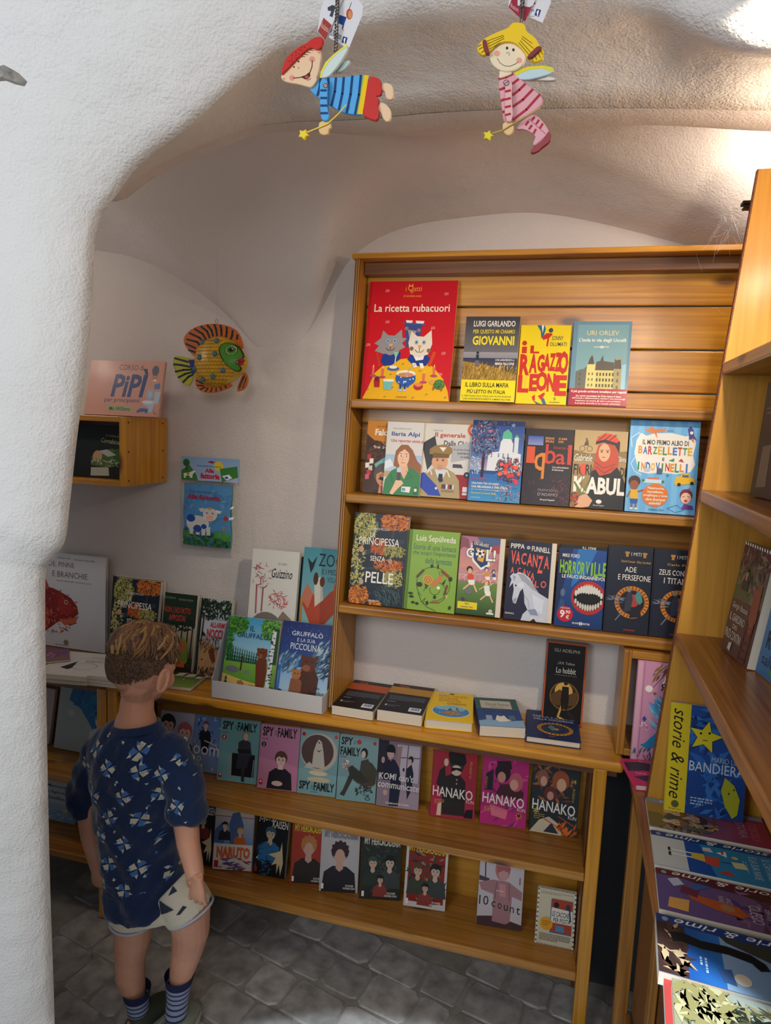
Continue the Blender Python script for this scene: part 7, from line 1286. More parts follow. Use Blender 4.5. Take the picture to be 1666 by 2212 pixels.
def girl():
    Y = .80; f = mapper(980, 0, 5.206); p = f(700, 1000, Y)
    r = empty('hanging_girl_ornament', tuple(p), 'flat wooden flying girl with yellow hair and red striped pink dress hanging from the vault', 'ornament', 'flying wooden children hanging from the vault')
    T = Toy(r, f, Y, .0042); PK = '#d89aa0'; RD = '#a8202c'
    T.cut('wing', [(760, 890), (860, 868), (960, 850), (1080, 862), (1165, 882), (1120, 906), (960, 900)], '#d0ccc0', -1)
    T.cut('wing', [(672, 822), (740, 780), (850, 745), (1000, 733), (1115, 752), (1135, 795), (1080, 835), (950, 872), (820, 898), (720, 888)], '#b9cdd2', 0)
    T.art(lambda A: A.p([(676, 822), (740, 782), (850, 747), (1000, 736), (1112, 755), (1130, 790), (1080, 800), (1000, 770), (880, 778), (770, 815), (710, 850)], '#d8cc2c'))
    T.cut('leg', [(690, 1455), (730, 1400), (850, 1290), (930, 1285), (1010, 1365), (1080, 1470), (1060, 1505), (1000, 1570), (895, 1650), (900, 1600), (935, 1530), (800, 1445)], PK, -1)
    T.art(lambda A: [A.l([a, b], 24, RD) for a, b in (((908, 1318), (882, 1352)), ((960, 1350), (930, 1392)), ((1002, 1392), (972, 1440)), ((842, 1365), (812, 1405)), ((880, 1408), (850, 1450)), ((925, 1455), (900, 1500)))]+[A.l([(850, 1340), (1035, 1505)], 5, '#8c4c50')])
    T.cut('shoe', [(1072, 1466), (1102, 1520), (1090, 1590), (1010, 1650), (940, 1710), (866, 1728), (878, 1668), (960, 1620), (1030, 1530)], '#8c1c28', 0)
    T.cut('dress', [(508, 880), (600, 855), (668, 822), (760, 890), (850, 960), (960, 1050), (1008, 1110), (1000, 1165), (960, 1210), (850, 1285), (680, 1375), (565, 1375), (552, 1280), (530, 1130), (512, 1000)], PK)
    def d(A):
        for P in ([(510, 888), (590, 868), (665, 832)], [(518, 1008), (570, 990)], [(664, 940), (730, 890)], [(664, 1068), (740, 1010), (806, 942)], [(536, 1132), (570, 1115)], [(664, 1200), (780, 1120), (890, 1005)], [(672, 1345), (820, 1230), (970, 1062)], [(552, 1262), (572, 1250)]): A.l(P, 26, RD)
    T.art(d)
    T.cut('head', [(610+205*math.cos(a), 632+172*math.sin(a)) for a in np.linspace(0, 6.28, 20, endpoint=False)]+[], '#e6d2b0', 1)
    def d(A):
        A.c(490, 600, 32, '#e09c88'); A.c(738, 678, 32, '#e09c88'); A.o(602, 540, 13, 17, K_); A.o(673, 560, 13, 17, K_); A.ring(610, 608, 20, 18, 4, '#8c6450', 10, -150, 60)
        A.l([(492, 655), (520, 705), (570, 738), (630, 745), (690, 722), (725, 695)], 5, '#4c3428')
    T.art(d)
    T.cut('neck', [(522, 770), (640, 775), (668, 822), (590, 858), (508, 880), (515, 820)], '#e6d2b0', .5)
    T.cut('hair', [(260, 545), (280, 495), (330, 440), (380, 410), (480, 360), (610, 312), (640, 275), (665, 248), (720, 245), (785, 255), (810, 290), (820, 350), (885, 390), (935, 440), (965, 500), (1005, 540), (1020, 590), (1012, 650), (960, 690), (890, 697), (825, 640), (795, 570), (700, 480), (600, 458), (490, 485), (425, 560), (350, 628), (285, 595)], '#e8c010', 2)
    def d(A):
        B = '#5c4410'
        for a, b in (((380, 460), (560, 395)), ((390, 490), (568, 410)), ((400, 520), (568, 432)), ((410, 550), (520, 480)), ((770, 405), (885, 488)), ((765, 430), (900, 545)), ((750, 455), (870, 590)), ((735, 478), (845, 610)), ((270, 525), (310, 500)), ((285, 555), (325, 530)), ((310, 590), (345, 570)), ((1000, 610), (978, 560)), ((975, 645), (950, 590)), ((935, 670), (915, 620)), ((895, 690), (880, 650))): A.l([a, b], 6, B)
    T.art(d)
    T.cut('hair_band', [(320, 445), (365, 434), (385, 520), (408, 600), (368, 608), (335, 540)], '#7c2c34', 3); T.cut('hair_band', [(818, 642), (870, 580), (955, 503), (1002, 532), (940, 590), (870, 655)], '#7c2c34', 3)
    T.cut('hand', [(556, 1370), (660, 1360), (684, 1420), (672, 1490), (620, 1528), (570, 1495), (548, 1440)], '#dcb67c', 1)
    T.cut('arm', [(578, 935), (615, 905), (664, 915), (656, 1100), (674, 1362), (574, 1368)], '#dfa8a4', 2)
    T.art(lambda A: [A.l([(582, 1030+i*88), (640, 1015+i*88)], 24, RD) for i in range(4)]+[A.c(594, 930, 34, '#3c2428'), A.c(594, 930, 27, '#c8a0a0'), A.l([(572, 945), (616, 915)], 8, K_)])
    mb = MB(); w = lambda x, y: f(x, y, Y-.006); mb.tube([w(430, 1502), w(550, 1465), w(680, 1385), w(830, 1300), w(982, 1208)], .0007, 6); mb.build('wand', plain('toy_b8982c', '#b8982c', .4), r)
    T.cut('star', star_pts(388, 1520, 70, -72), '#dcc814', 1.5)
    def t1(A): A.p([(618, 80), (650, 0), (720, -20), (720, 60), (860, 80), (890, 60), (805, 240), (735, 190)], '#98283c'); A.t('illusion', 640, 55, 730, 110, '#d8b0a8', 0, 0, slope=60)
    def t2(A): A.t('on', 870, 105, 905, 130, K_); A.p([(935, 98), (984, 112), (960, 188), (910, 170)], '#1c2c6c'); A.t('f', 934, 115, 962, 178, W_, .04); A.para(850, 180, 950, 205, 1, '#6c6870', .2); A.c(908, 35, 14, '#98283c')
    hang(r, None, f, 762, 250, Y, [('front_tag', [(640, -140), (900, -100), (920, 0), (880, 90), (805, 240), (735, 190), (616, 82)], t1), ('back_tag', [(900, -100), (1110, -60), (1090, 40), (1000, 258), (830, 180)], t2)])
boy(); girl()
def fish():
    Y = 1.76; f = mapper(100, 660, 2.603); p = f(970, 300, Y)
    r = empty('hanging_fish_ornament', tuple(p), 'painted yellow papier mache fish with orange striped fins hanging before the wall', 'ornament')
    T = Toy(r, f, Y, .006); OR = '#c8641c'; DK = '#18343c'
    def stripes(A, L, w): [A.l(list(s), w, DK) for s in L]
    T.cut('dorsal_fin', [(835, 290), (815, 270), (785, 235), (769, 200), (780, 163), (820, 128), (880, 106), (950, 101), (1020, 111), (1072, 140), (1098, 190), (1108, 250), (1060, 240), (1000, 200), (930, 200), (880, 230), (860, 290)], OR)
    T.art(lambda A: stripes(A, [[(790, 190), (850, 205), (870, 235)], [(785, 215), (840, 240)], [(805, 155), (860, 180), (885, 205)], [(835, 132), (880, 160), (900, 195)], [(870, 118), (905, 145), (920, 185)], [(905, 110), (930, 140), (938, 172)], [(945, 106), (955, 135), (960, 170)], [(980, 110), (985, 140), (985, 170)], [(1015, 120), (1015, 150), (1010, 178)], [(1048, 140), (1045, 170), (1036, 192)], [(1075, 165), (1072, 190)], [(800, 250), (845, 265)]], 11))
    T.cut('tail_fin', [(860, 370), (832, 300), (800, 296), (760, 284), (716, 285), (711, 325), (725, 375), (750, 420), (796, 459), (815, 432), (828, 398), (860, 385)], '#b8b030')
    T.art(lambda A: [A.p([(840, 378), (832, 305), (800, 305), (812, 350), (822, 390)], '#34347c')]+stripes_([[(722, 296), (800, 318)], [(716, 330), (760, 335), (808, 345)], [(726, 372), (770, 362), (815, 360)], [(742, 405), (780, 385), (818, 375)], [(768, 432), (800, 400), (826, 388)]], A, 11, DK))
    T.cut('anal_fin', [(840, 395), (834, 435), (855, 476), (900, 492), (960, 489), (1010, 472), (1055, 445), (1000, 430), (900, 430), (860, 400)], OR)
    T.art(lambda A: stripes(A, [[(845, 420), (880, 440)], [(848, 448), (885, 452)], [(865, 472), (895, 458)], [(895, 485), (910, 462)], [(925, 486), (932, 464)], [(955, 484), (955, 464)], [(985, 476), (980, 460)], [(1012, 464), (1005, 450)]], 8))
    T.cut('pectoral_fin', [(1108, 370), (1130, 388), (1134, 430), (1118, 468), (1074, 487), (1070, 470), (1092, 415)], OR, 1)
    T.art(lambda A: stripes(A, [[(1115, 395), (1085, 470)], [(1126, 405), (1105, 465)], [(1108, 400), (1080, 460)]], 5))
    # bulging body
    O = sm_poly([(838, 330), (842, 280), (858, 235), (895, 198), (945, 176), (1000, 174), (1055, 198), (1098, 240), (1124, 290), (1133, 316), (1124, 345), (1103, 382), (1060, 424), (1010, 450), (950, 462), (890, 445), (856, 410), (840, 370)], 1)
    cx, cy = 965, 318; mb = MB(); rg = []
    D = .038
    for k in range(-7, 8):
        a = k/7*math.pi/2*.999; q = math.cos(a); dep = -D*math.sin(a)
        rg.append([f(cx+(x-cx)*max(q, .03), cy+(y-cy)*max(q, .03), Y)+Vector((0, dep*-1, 0)) for x, y in O])
    body = mb.rings(rg).build('body', plain('fish_yellow', '#cfa227', .35, bump=.3, bscale=120, var=.2, vscale=30), r, smooth=True)
    def surf(x, y, e):
        # depth of the bulge at the point
        ang = math.atan2(y-cy, x-cx); best = 1e9; R = 100
        for i in range(len(O)):
            (x0, y0), (x1, y1) = O[i], O[(i+1) % len(O)]
            a0, a1 = math.atan2(y0-cy, x0-cx), math.atan2(y1-cy, x1-cx); d = (a1-a0+math.pi) % (2*math.pi)-math.pi; t = ((ang-a0+math.pi) % (2*math.pi)-math.pi)/(d or 1)
            if 0 <= t <= 1: R = math.hypot(x0+(x1-x0)*t-cx, y0+(y1-y0)*t-cy); break
        q = min(.999, math.hypot(x-cx, y-cy)/R); dep = D*math.sqrt(1-q*q)
        return f(x, y, Y)-Vector((0, dep+.0008+e*2, 0))-p
    A = Art(1, 1); A.clip = False
    for j in range(13):
        for i in range(14):
            x, y = 850+i*19+(j % 2)*9.5, 195+j*20
            if ((x-cx)/122)**2+((y-cy)/136)**2 < .93 and not (x > 1010 and y < 330 and x > 1000+(y-230)*.5): A.ring(x, y, 9, 9, 2.2, '#8c3c10', 5, 20, 170)
    G = [(1008, 235), (1040, 212), (1085, 225), (1112, 262), (1124, 300), (1100, 310), (1090, 330), (1115, 350), (1100, 376), (1078, 366), (1042, 330), (1015, 282)]
    def sub(P): # subdivided fan so that the patch follows the bulge
        c = (sum(a for a, b in P)/len(P), sum(b for a, b in P)/len(P)); out = []
        for i in range(len(P)):
            a, b = P[i], P[(i+1) % len(P)]; m = 4
            for k in range(m):
                t0, t1 = k/m, (k+1)/m; q = [(c[0]+(a[0]-c[0])*t0, c[1]+(a[1]-c[1])*t0), (c[0]+(a[0]-c[0])*t1, c[1]+(a[1]-c[1])*t1), (c[0]+(b[0]-c[0])*t1, c[1]+(b[1]-c[1])*t1), (c[0]+(b[0]-c[0])*t0, c[1]+(b[1]-c[1])*t0)]; out.append(q)
        return out
    A.n += 1; c = lin('#4c8c2c')
    for q in sub(sm_poly(G)): A.tri([q[0], q[1], q[2]], c); A.tri([q[0], q[2], q[3]], c)
    A.l(sm_poly(G), 5, '#1c2c1c', True); A.l([(840, 300), (850, 395)], 14, '#6c5cb0') if 0 else None
    A.n += 1
    for R_, cc in ((29, K_), (25, '#d8d0b0'), (16, '#3c6c3c'), (10, K_)): A.c(1067, 256, R_, cc)
    A.c(1072, 250, 3, W_)
    A.build(surf, vcol('toy_paint', .38, .1), body, 'painted_scales')
    lp = surf(1110, 318, 0)+p; MB().ball(lp+Vector((0, .004, .003)), (.011, .012, .006), 12, 7).ball(lp+Vector((-.001, .004, -.005)), (.009, .011, .0055), 12, 7).build('lips', plain('lip_red', '#a81c30', .25), r, smooth=True)
    mb = MB()
    for x, y in ((983, 205), (895, 212), (985, 280), (895, 298), (857, 360), (1025, 370), (968, 403), (905, 418)):
        q = surf(x, y, 0)+p; mb.ball(q, (.0085, .006, .008), 8, 5); 
    mb.build('blue_knob', plain('knob_blue', '#3c6874', .5), r, kind='stuff')
    a = f(955, 100, Y); L = [(a.x+.004*math.sin(t), a.y+.003, a.z+.006-.006*math.cos(t)) for t in np.linspace(0, 6.0, 14)]; MB().tube(L, .0007, 6).build('wire_loop', plain('dull_steel', '#8a857c', .35, .9), r)
    MB().tube([(a.x, a.y+.003, a.z+.011), (a.x, a.y+.003, zvault(a.x, a.y+.003)+.004)], .00025, 5).build('nylon_thread', plain('nylon', '#a8a8a8', .3), r)
def stripes_(L, A, w, c):
    for s in L: A.l(list(s), w, c)
    return []
fish()
# cobwebs and lamp clip near the top of the side unit
def cobweb():
    rnd = random.Random(5); mb = MB(); c = onY(1592, 470, 1.56)
    for i in range(46):
        a = c+Vector((rnd.uniform(-.03, .012), rnd.uniform(-.01, .03), rnd.uniform(-.035, .035))); b = a+Vector((rnd.uniform(-.03, .03), rnd.uniform(-.02, .03), rnd.uniform(-.05, .01))); m = (a+b)/2-Vector((0, 0, .004)); mb.tube([a, m, b], .00012, 3, caps=False)
    a, b = onY(1565, 520, 1.80), onY(1572, 600, 1.85); 
    for s, e in ((onY(1500, 530, 1.80), onY(1517, 588, 1.84)), (onY(1575, 440, 1.60), onY(1600, 520, 1.60)), (onY(1548, 665, 1.85), onY(1566, 678, 1.85))): mb.tube([s, (s+e)/2-Vector((0, 0, .003)), e], .00018, 3, caps=False)
    o = mb.build('cobweb', plain('web_silk', '#dcdcdc', .6)); o['kind'] = 'stuff'; tag(o, 'wispy grey cobweb hanging between the side bookcase top and the case', 'cobweb')
cobweb()
def clip():
    a = onY(1612, 440, 1.545); r = empty('lamp_clip', (a.x, a.y, a.z), 'small black lamp clip sticking out behind the top of the yellow end panel', 'clip')
    MB().box(a.x-.008, a.x+.06, a.y-.012, a.y+.012, a.z-.003, a.z+.003).build('upper_jaw', plain('black_metal', '#17171a', .4, .6), r, bevel=.0012)
    MB().box(a.x-.005, a.x+.06, a.y-.010, a.y+.010, a.z-.011, a.z-.006).build('lower_jaw', plain('black_metal', '#17171a', .4, .6), r, bevel=.0012)
    MB().tube([(a.x+.06, a.y, a.z-.005), (a.x+.11, a.y-.015, a.z-.004)], .004, 8).build('arm', plain('black_metal', '#17171a', .4, .6), r)
clip()
# ------------------------------------------------------------------ the boy
def evaluated(o, name, mat, parent, mods):
    for kind, kw in mods:
        m = o.modifiers.new(kind.lower(), kind)
        for k, v in kw.items(): setattr(m, k, v)
    dg = bpy.context.evaluated_depsgraph_get(); me = bpy.data.meshes.new_from_object(o.evaluated_get(dg)); me.name = name
    for c in list(me.color_attributes): me.color_attributes.remove(c)
    me.materials.clear(); me.materials.append(mat); me.polygons.foreach_set('use_smooth', [True]*len(me.polygons))
    n = bpy.data.objects.new(name, me); COL.objects.link(n); n.parent = parent; old = o.data; bpy.data.objects.remove(o); bpy.data.meshes.remove(old); return n
BY = 1.355
def bp(x, y, d=0): return onY(x, y, BY+d)
boy_root = empty('person', tuple(onZ(335, 2205, 0)), 'small child seen from behind in navy patterned shirt and cream shorts looking at the shelves', 'person')
def skinmat():
    m, N, L, b = nmat('skin'); tc = N.new('ShaderNodeTexCoord'); nz = N.new('ShaderNodeTexNoise'); nz.inputs['Scale'].default_value = 9; nz.inputs['Detail'].default_value = 4; L.new(tc.outputs['Object'], nz.inputs['Vector'])
    cr = N.new('ShaderNodeValToRGB'); e = cr.color_ramp.elements; e[0].position = .35; e[0].color = (*lin('#c08a70'), 1); e[1].position = .7; e[1].color = (*lin('#d39c80'), 1)
    L.new(nz.outputs[0], cr.inputs[0]); L.new(cr.outputs[0], b.inputs['Base Color']); b.inputs['Roughness'].default_value = .5; b.inputs['Subsurface Weight'].default_value = .08; b.inputs['Subsurface Radius'].default_value = (.01, .004, .002); return m
SKIN = skinmat()
HC = bp(308, 1428, .012); HR = Matrix.Rotation(math.radians(-14), 3, 'Z') @ Matrix.Rotation(math.radians(-20), 3, 'X')   # faces away, turned a little right, looking down
def hd(x, y, z): return HC+HR@Vector((x, y, z))       # head frame: +y is the face
def body():
    mb = MB()
    # skull, face, jaw
    mb.ball(HC, (.0715, .083, .081), 28, 18, rot=HR); mb.ball(hd(0, .030, -.030), (.056, .055, .062), 22, 14, rot=HR)
    mb.ball(hd(0, .052, -.068), (.030, .028, .024), 14, 9, rot=HR); mb.ball(hd(.032, .052, -.034), (.026, .024, .026), 12, 8, rot=HR); mb.ball(hd(-.032, .052, -.034), (.026, .024, .026), 12, 8, rot=HR)
    mb.tube([hd(0, .076, -.004), hd(0, .090, -.022)], [.006, .0085], 10); mb.ball(hd(0, .092, -.024), (.0085, .008, .007), 10, 7, rot=HR); mb.ball(hd(0, .079, -.046), (.016, .008, .0045), 10, 7, rot=HR); mb.ball(hd(0, .077, -.054), (.013, .008, .005), 10, 7, rot=HR); mb.ball(hd(0, .068, .014), (.045, .016, .010), 12, 7, rot=HR)
    # neck
    N0, N1 = hd(0, -.022, -.045), bp(298, 1500, -.002); mb.tube([N0, bp(300, 1478, -.012), N1, bp(295, 1535, -.004), bp(294, 1562, 0), bp(292, 1590, 0)], [.044, .040, .037, .040, .050, .062], 20)
    # ears
    for s in (-1, 1):
        q = HR @ Matrix.Rotation(math.radians(22*s), 3, 'Z'); mb.ball(hd(.077*s, -.004, -.030), (.0085, .018, .029), 14, 10, rot=q); mb.tube([hd(.083*s, -.004+.015*math.cos(a), -.029+.026*math.sin(a)) for a in np.linspace(-2.4, 2.4, 12)], .0042, 7)
    # shoulders and trunk (under the shirt)
    mb.tube([bp(288, 1585, 0), bp(290, 1640, 0), bp(296, 1740, 0), bp(305, 1840, .0), bp(318, 1920, .0)], [.050, .070, .072, .072, .078], 20)
    mb.tube([bp(210, 1650, 0), bp(288, 1625, 0), bp(380, 1640, 0)], [.030, .036, .030], 14)
    # right arm
    mb.tube([bp(380, 1648, 0), bp(396, 1712, -.006), bp(402, 1775, -.016), bp(407, 1822, -.050), bp(417, 1866, -.080), bp(424, 1896, -.098)], [.030, .031, .0300, .0265, .0225, .0185], 16)
    def hand(root, d, side, curl, S, palm=.030):
        """root wrist, d hand direction, side across the knuckles, curl direction fingers close to"""
        d = d.normalized(); side = side.normalized(); c = curl.normalized()
        mb.rings([[root+d*t+side*(w*math.cos(a))+c*(h*math.sin(a)) for a in np.linspace(0, 6.283, 14, endpoint=False)] for t, w, h in ((-.012, .016, .014), (0, .018, .0135), (.014, .0225, .0135), (.028, .0245, .013), (.038, .0235, .0115), (.044, .020, .008))])
        for k, (o, l) in enumerate(((-.0190, .029), (-.0062, .033), (.0066, .031), (.0190, .024))):
            a = root+d*.036+side*o; e1 = .36 if S > .5 else .20+.03*k; p = [a]; g = 0.25
            for q in range(4): g += e1; p.append(p[-1]+(d*math.cos(g*.62)+c*math.sin(g*.62)+side*(o*9)).normalized()*(l*(.42, .30, .18, .10)[q]))
            mb.tube(p, [.0056, .0054, .0051, .0047, .0034], 9)
        t0 = root+d*.008-side*.017; mb.tube([t0, t0-side*.010+d*.010+c*.006, t0-side*.011+d*.022+c*.012, t0-side*.006+d*.031+c*.017], [.0085, .0078, .0068, .0048], 9)
    hand(bp(427, 1901, -.101), Vector((.0, -.02, -1)), Vector((1, -.25, 0)), Vector((-.25, 1, 0)), .2)
    # left arm, its hand in front of the body
    mb.tube([bp(204, 1656, 0), bp(192, 1715, .0), bp(193, 1765, .002), bp(197, 1805, .006), bp(207, 1850, .022), bp(213, 1880, .035)], [.029, .030, .028, .025, .022, .0175], 16)
    hand(bp(214, 1886, .037), Vector((.10, .25, -1)), Vector((-1, -.2, 0)), Vector((.2, 1, 0)), 1)
    # pelvis and legs
    mb.ball(bp(325, 1915, 0), (.092, .078, .07), 20, 12)
    mb.tube([bp(290, 1930, 0), bp(288, 1985, -.004), bp(286, 2030, -.004), bp(281, 2068, .004), bp(281, 2105, -.004), bp(289, 2140, .002), bp(296, 2168, .006)], [.052, .050, .044, .0375, .0360, .0295, .0215], 20)
    mb.tube([bp(385, 1925, 0), bp(410, 1970, .0), bp(412, 2010, .004), bp(405, 2050, .012), bp(398, 2078, .004), bp(391, 2108, -.002), bp(386, 2142, .0)], [.054, .051, .045, .0385, .034, .028, .0215], 20)
    o = mb.build('body', SKIN, boy_root)
    o = evaluated(o, 'body', SKIN, boy_root, [('REMESH', dict(mode='VOXEL', voxel_size=.0021)), ('SMOOTH', dict(factor=.5, iterations=5))])
    o['label'] = 'bare skin of head, neck, arms and legs'; return o
bodyo = body()
for s in (-1, 1):
    e = MB().ball(hd(.029*s, .0675, -.004), .0105, 14, 10).build('eye', plain('eye_white', '#e8e4dc', .2), boy_root, smooth=True)
    MB().ball(hd(.029*s, .0762, -.005), (.0048, .0034, .0048), 12, 8, rot=HR).build('iris', plain('iris_brown', '#3c2418', .2), e, smooth=True).parent = e
def hair():
    rnd = random.Random(8)
    m, N, L, b = nmat('brown_hair'); a = N.new('ShaderNodeAttribute'); a.attribute_name = 'ink'; L.new(a.outputs['Color'], b.inputs['Base Color']); b.inputs['Roughness'].default_value = .42; b.inputs['Anisotropic'].default_value = .4
    tc = N.new('ShaderNodeTexCoord'); nz = N.new('ShaderNodeTexNoise'); nz.inputs['Scale'].default_value = 420; bpn = N.new('ShaderNodeBump'); bpn.inputs['Strength'].default_value = .8; bpn.inputs['Distance'].default_value = .002; L.new(tc.outputs['Object'], nz.inputs['Vector']); L.new(nz.outputs[0], bpn.inputs['Height']); L.new(bpn.outputs[0], b.inputs['Normal'])
    mb = MB(); nu, nv = 40, 26; rg = []
    # close cropped cap: covers skull down to the nape and around the ears
    cols = ['#5c4330', '#6a4e38', '#4c3626']
    for j in range(nv+1):
        th = math.radians(2+j*124/nv); row = []
        for k in range(nu):
            ph = 2*math.pi*k/nu; fy = math.sin(ph)      # +1 = face side
            t = th
            lim = 124-62*max(0, fy)**1.1-36*abs(math.cos(ph))**4
            t = min(t, math.radians(lim)); thick = 1.035+.03*max(0, math.cos(t))+.004*math.sin(9*ph+5*t); 
            if t >= math.radians(lim)-.02: thick = .985
            row.append(hd(.0715*thick*math.sin(t)*math.cos(ph), .083*thick*math.sin(t)*math.sin(ph), .081*thick*math.cos(t)))
        rg.append(row)
    mb.rings(rg, cols[0])
    # nape: short hair running down the neck
    def lock(p, r, c): mb.tube(p, r, 5, c)
    pal = ['#8a6440', '#7a5636', '#65472e', '#9a7448', '#54392a', '#6e5034', '#a88454']
    def onhead(t, ph, k=1.0): return hd(.0715*k*math.sin(t)*math.cos(ph), .083*k*math.sin(t)*math.sin(ph), .081*k*math.cos(t))
    crown = (math.radians(18), math.radians(-60))
    for i in range(620):
        ph = rnd.uniform(0, 2*math.pi); L_ = rnd.uniform(.8, 1.25); t0 = rnd.uniform(.02, .62); back = max(0, -math.sin(ph)); t1 = t0+rnd.uniform(.55, .95)*(1.0 if back < .3 else 1.05); t1 = min(t1, 1.46-(.55 if math.sin(ph) > .4 else 0)); tw = rnd.uniform(-.35, .55); pts = []; rs = []; lift = rnd.uniform(.02, .10)
        for q in range(7):
            u = q/6; t = t0+(t1-t0)*u; h = ph+tw*u+.12*math.sin(u*5+i); k = 1.07+lift*1.2*math.sin(math.pi*min(1, u*.9))+.03*math.cos(i)+.02*math.sin(6*u+i)
            pts.append(onhead(t, h, k)+Vector((0, 0, 0)))
            rs.append(.0034*(.6+.7*math.sin(math.pi*(.15+.8*u)))*L_)
        lock(pts, rs, rnd.choice(pal))
    # swirl of longer lighter curls falling from the crown down the back
    for i in range(90):
        sx = rnd.uniform(-.6, .8); t0 = rnd.uniform(.0, .25); pts = []; rs = []; ph0 = math.radians(-90)+sx*.9; bend = rnd.uniform(-.5, .9)
        for q in range(9):
            u = q/8; t = t0+1.15*u; h = ph0*(1)+bend*math.sin(u*3.0)*.45; pts.append(onhead(t, h, 1.09+.06*math.sin(math.pi*u)+.01*math.sin(i))); rs.append(.0036*(1-.75*u))
        lock(pts, rs, rnd.choice(['#a8844e', '#94703f', '#b08c58', '#7c5a38', '#6a4a30']))
    # cropped nape strands
    for i in range(1500):
        ph = math.radians(rnd.uniform(-178, -2)); t = rnd.uniform(1.3, 2.16-.48*abs(math.cos(ph))**4); a = onhead(t, ph, 1.03); b_ = onhead(t+.12, ph+rnd.uniform(-.06, .06), 1.055)
        pass
        lock([a, (a+b_)/2+Vector((0, -.001, 0)), b_], [.0012, .0013, .0005], rnd.choice(['#5c4230', '#6b4f3a', '#4a3424']))
    for i in range(26):   # stray tufts sticking out
        ph = rnd.uniform(0, 6.28); t = rnd.uniform(.5, 1.2); a = onhead(t, ph, 1.08); b_ = onhead(t+.22, ph+rnd.uniform(-.2, .2), 1.2); lock([a, (a+b_)/2+Vector((0, 0, .003)), b_], [.002, .0016, .0005], rnd.choice(pal))
    return mb.build('hair', m, boy_root, smooth=True)
hair()
CLOTH = []
def clothmat(name, col, rough=.85, s=260):
    m, N, L, b = nmat(name); b.inputs['Base Color'].default_value = (*lin(col), 1); b.inputs['Roughness'].default_value = rough; b.inputs['Sheen Weight'].default_value = .25; b.inputs['Specular IOR Level'].default_value = .2
    tc = N.new('ShaderNodeTexCoord'); mp = N.new('ShaderNodeMapping'); mp.inputs['Scale'].default_value = (.35, .35, 1.5); nz = N.new('ShaderNodeTexNoise'); nz.inputs['Scale'].default_value = s; nz.inputs['Detail'].default_value = 3; nb = N.new('ShaderNodeTexNoise'); nb.inputs['Scale'].default_value = 22; nb.inputs['Distortion'].default_value = 1
    L.new(tc.outputs['Object'], mp.inputs[0]); L.new(mp.outputs[0], nz.inputs['Vector']); L.new(tc.outputs['Object'], nb.inputs['Vector'])
    a = N.new('ShaderNodeBump'); a.inputs['Strength'].default_value = .5; a.inputs['Distance'].default_value = .0012; c = N.new('ShaderNodeBump'); c.inputs['Strength'].default_value = .7; c.inputs['Distance'].default_value = .008
    L.new(nz.outputs[0], a.inputs['Height']); L.new(nb.outputs[0], c.inputs['Height']); L.new(c.outputs[0], a.inputs['Normal']); L.new(a.outputs[0], b.inputs['Normal']); return m
def ell(c, rx, ry, n=30, tilt=0, wob=0, ph=0): return [c+Vector((rx*math.cos(a)*(1+wob*math.sin(a*5+ph)), ry*math.sin(a)*(1+wob*math.cos(a*7+ph)), tilt*rx*math.cos(a))) for a in [2*math.pi*k/n for k in range(n)]]
def shirt():
    mb = MB(); rows = [(1562, 294, .054, .050, 0), (1572, 293, .076, .060, -.04), (1588, 291, .098, .070, -.02), (1612, 289, .112, .082, 0), (1660, 289, .112, .092, 0), (1720, 292, .103, .092, 0), (1780, 297, .098, .092, 0), (1840, 304, .099, .094, 0), (1890, 311, .100, .097, .03), (1925, 316, .101, .099, .07), (1946, 318, .100, .098, .08)]
    mb.rings([ell(bp(cx, y, 0), rx, ry, tilt=tl, wob=.012, ph=y*.05) for y, cx, rx, ry, tl in rows])
    mb.tube([bp(330, 1618, 0), bp(368, 1630, 0), bp(391, 1672, -.004), bp(403, 1718, -.008), bp(404, 1758, -.010), bp(404, 1768, -.010)], [.048, .049, .047, .046, .046, .043], 22)
    mb.tube([bp(250, 1618, 0), bp(216, 1630, 0), bp(194, 1672, 0), bp(182, 1718, 0), bp(180, 1752, .002)], [.048, .047, .044, .042, .040], 22)
    o = mb.build('shirt', SKIN, boy_root)
    m = clothmat('navy_cotton', '#14284c')
    o = evaluated(o, 'shirt', m, boy_root, [('REMESH', dict(mode='VOXEL', voxel_size=.0042)), ('SMOOTH', dict(factor=.5, iterations=8))])
    me = o.data; off = boy_root.location
    co = np.empty(len(me.vertices)*3, 'f'); me.vertices.foreach_get('co', co); co = co.reshape(-1, 3); no = np.empty(len(me.vertices)*3, 'f'); me.vertices.foreach_get('normal', no); no = no.reshape(-1, 3)
    x, y, z = co[:, 0], co[:, 1], co[:, 2]
    d = .0022*np.sin(z*75+x*40+1.5*np.sin(x*30))+.0022*np.sin(x*85+z*28+2*np.sin(z*22))+.0012*np.sin(x*170-z*90)
    low = np.clip((.62-z)/.2, 0, 1); d = d+.0025*np.sin(np.arctan2(y, x-.0)*9)*low
    co = co+no*d[:, None]; me.vertices.foreach_set('co', co.ravel()); me.update()
    # collar
    C = MB(); n = 28; R = []
    for t, r, dz in ((0, .046, .002), (.3, .050, .010), (.6, .053, .008), (1, .059, -.006)):
        R.append([bp(294, 1567, -.001)+Vector((r*1.06*math.cos(a), r*math.sin(a), dz+.008*math.sin(a)*-.4+.006*math.cos(a))) for a in [2*math.pi*k/n for k in range(n)]])
    C.rings(R, caps=False); C.build('collar', m, o, smooth=True).parent = o
    bpy.data.objects['collar'].location = (0, 0, 0)
    return o
sh = shirt(); bpy.data.objects['collar'].data.transform(Matrix.Translation((0, 0, 0)))
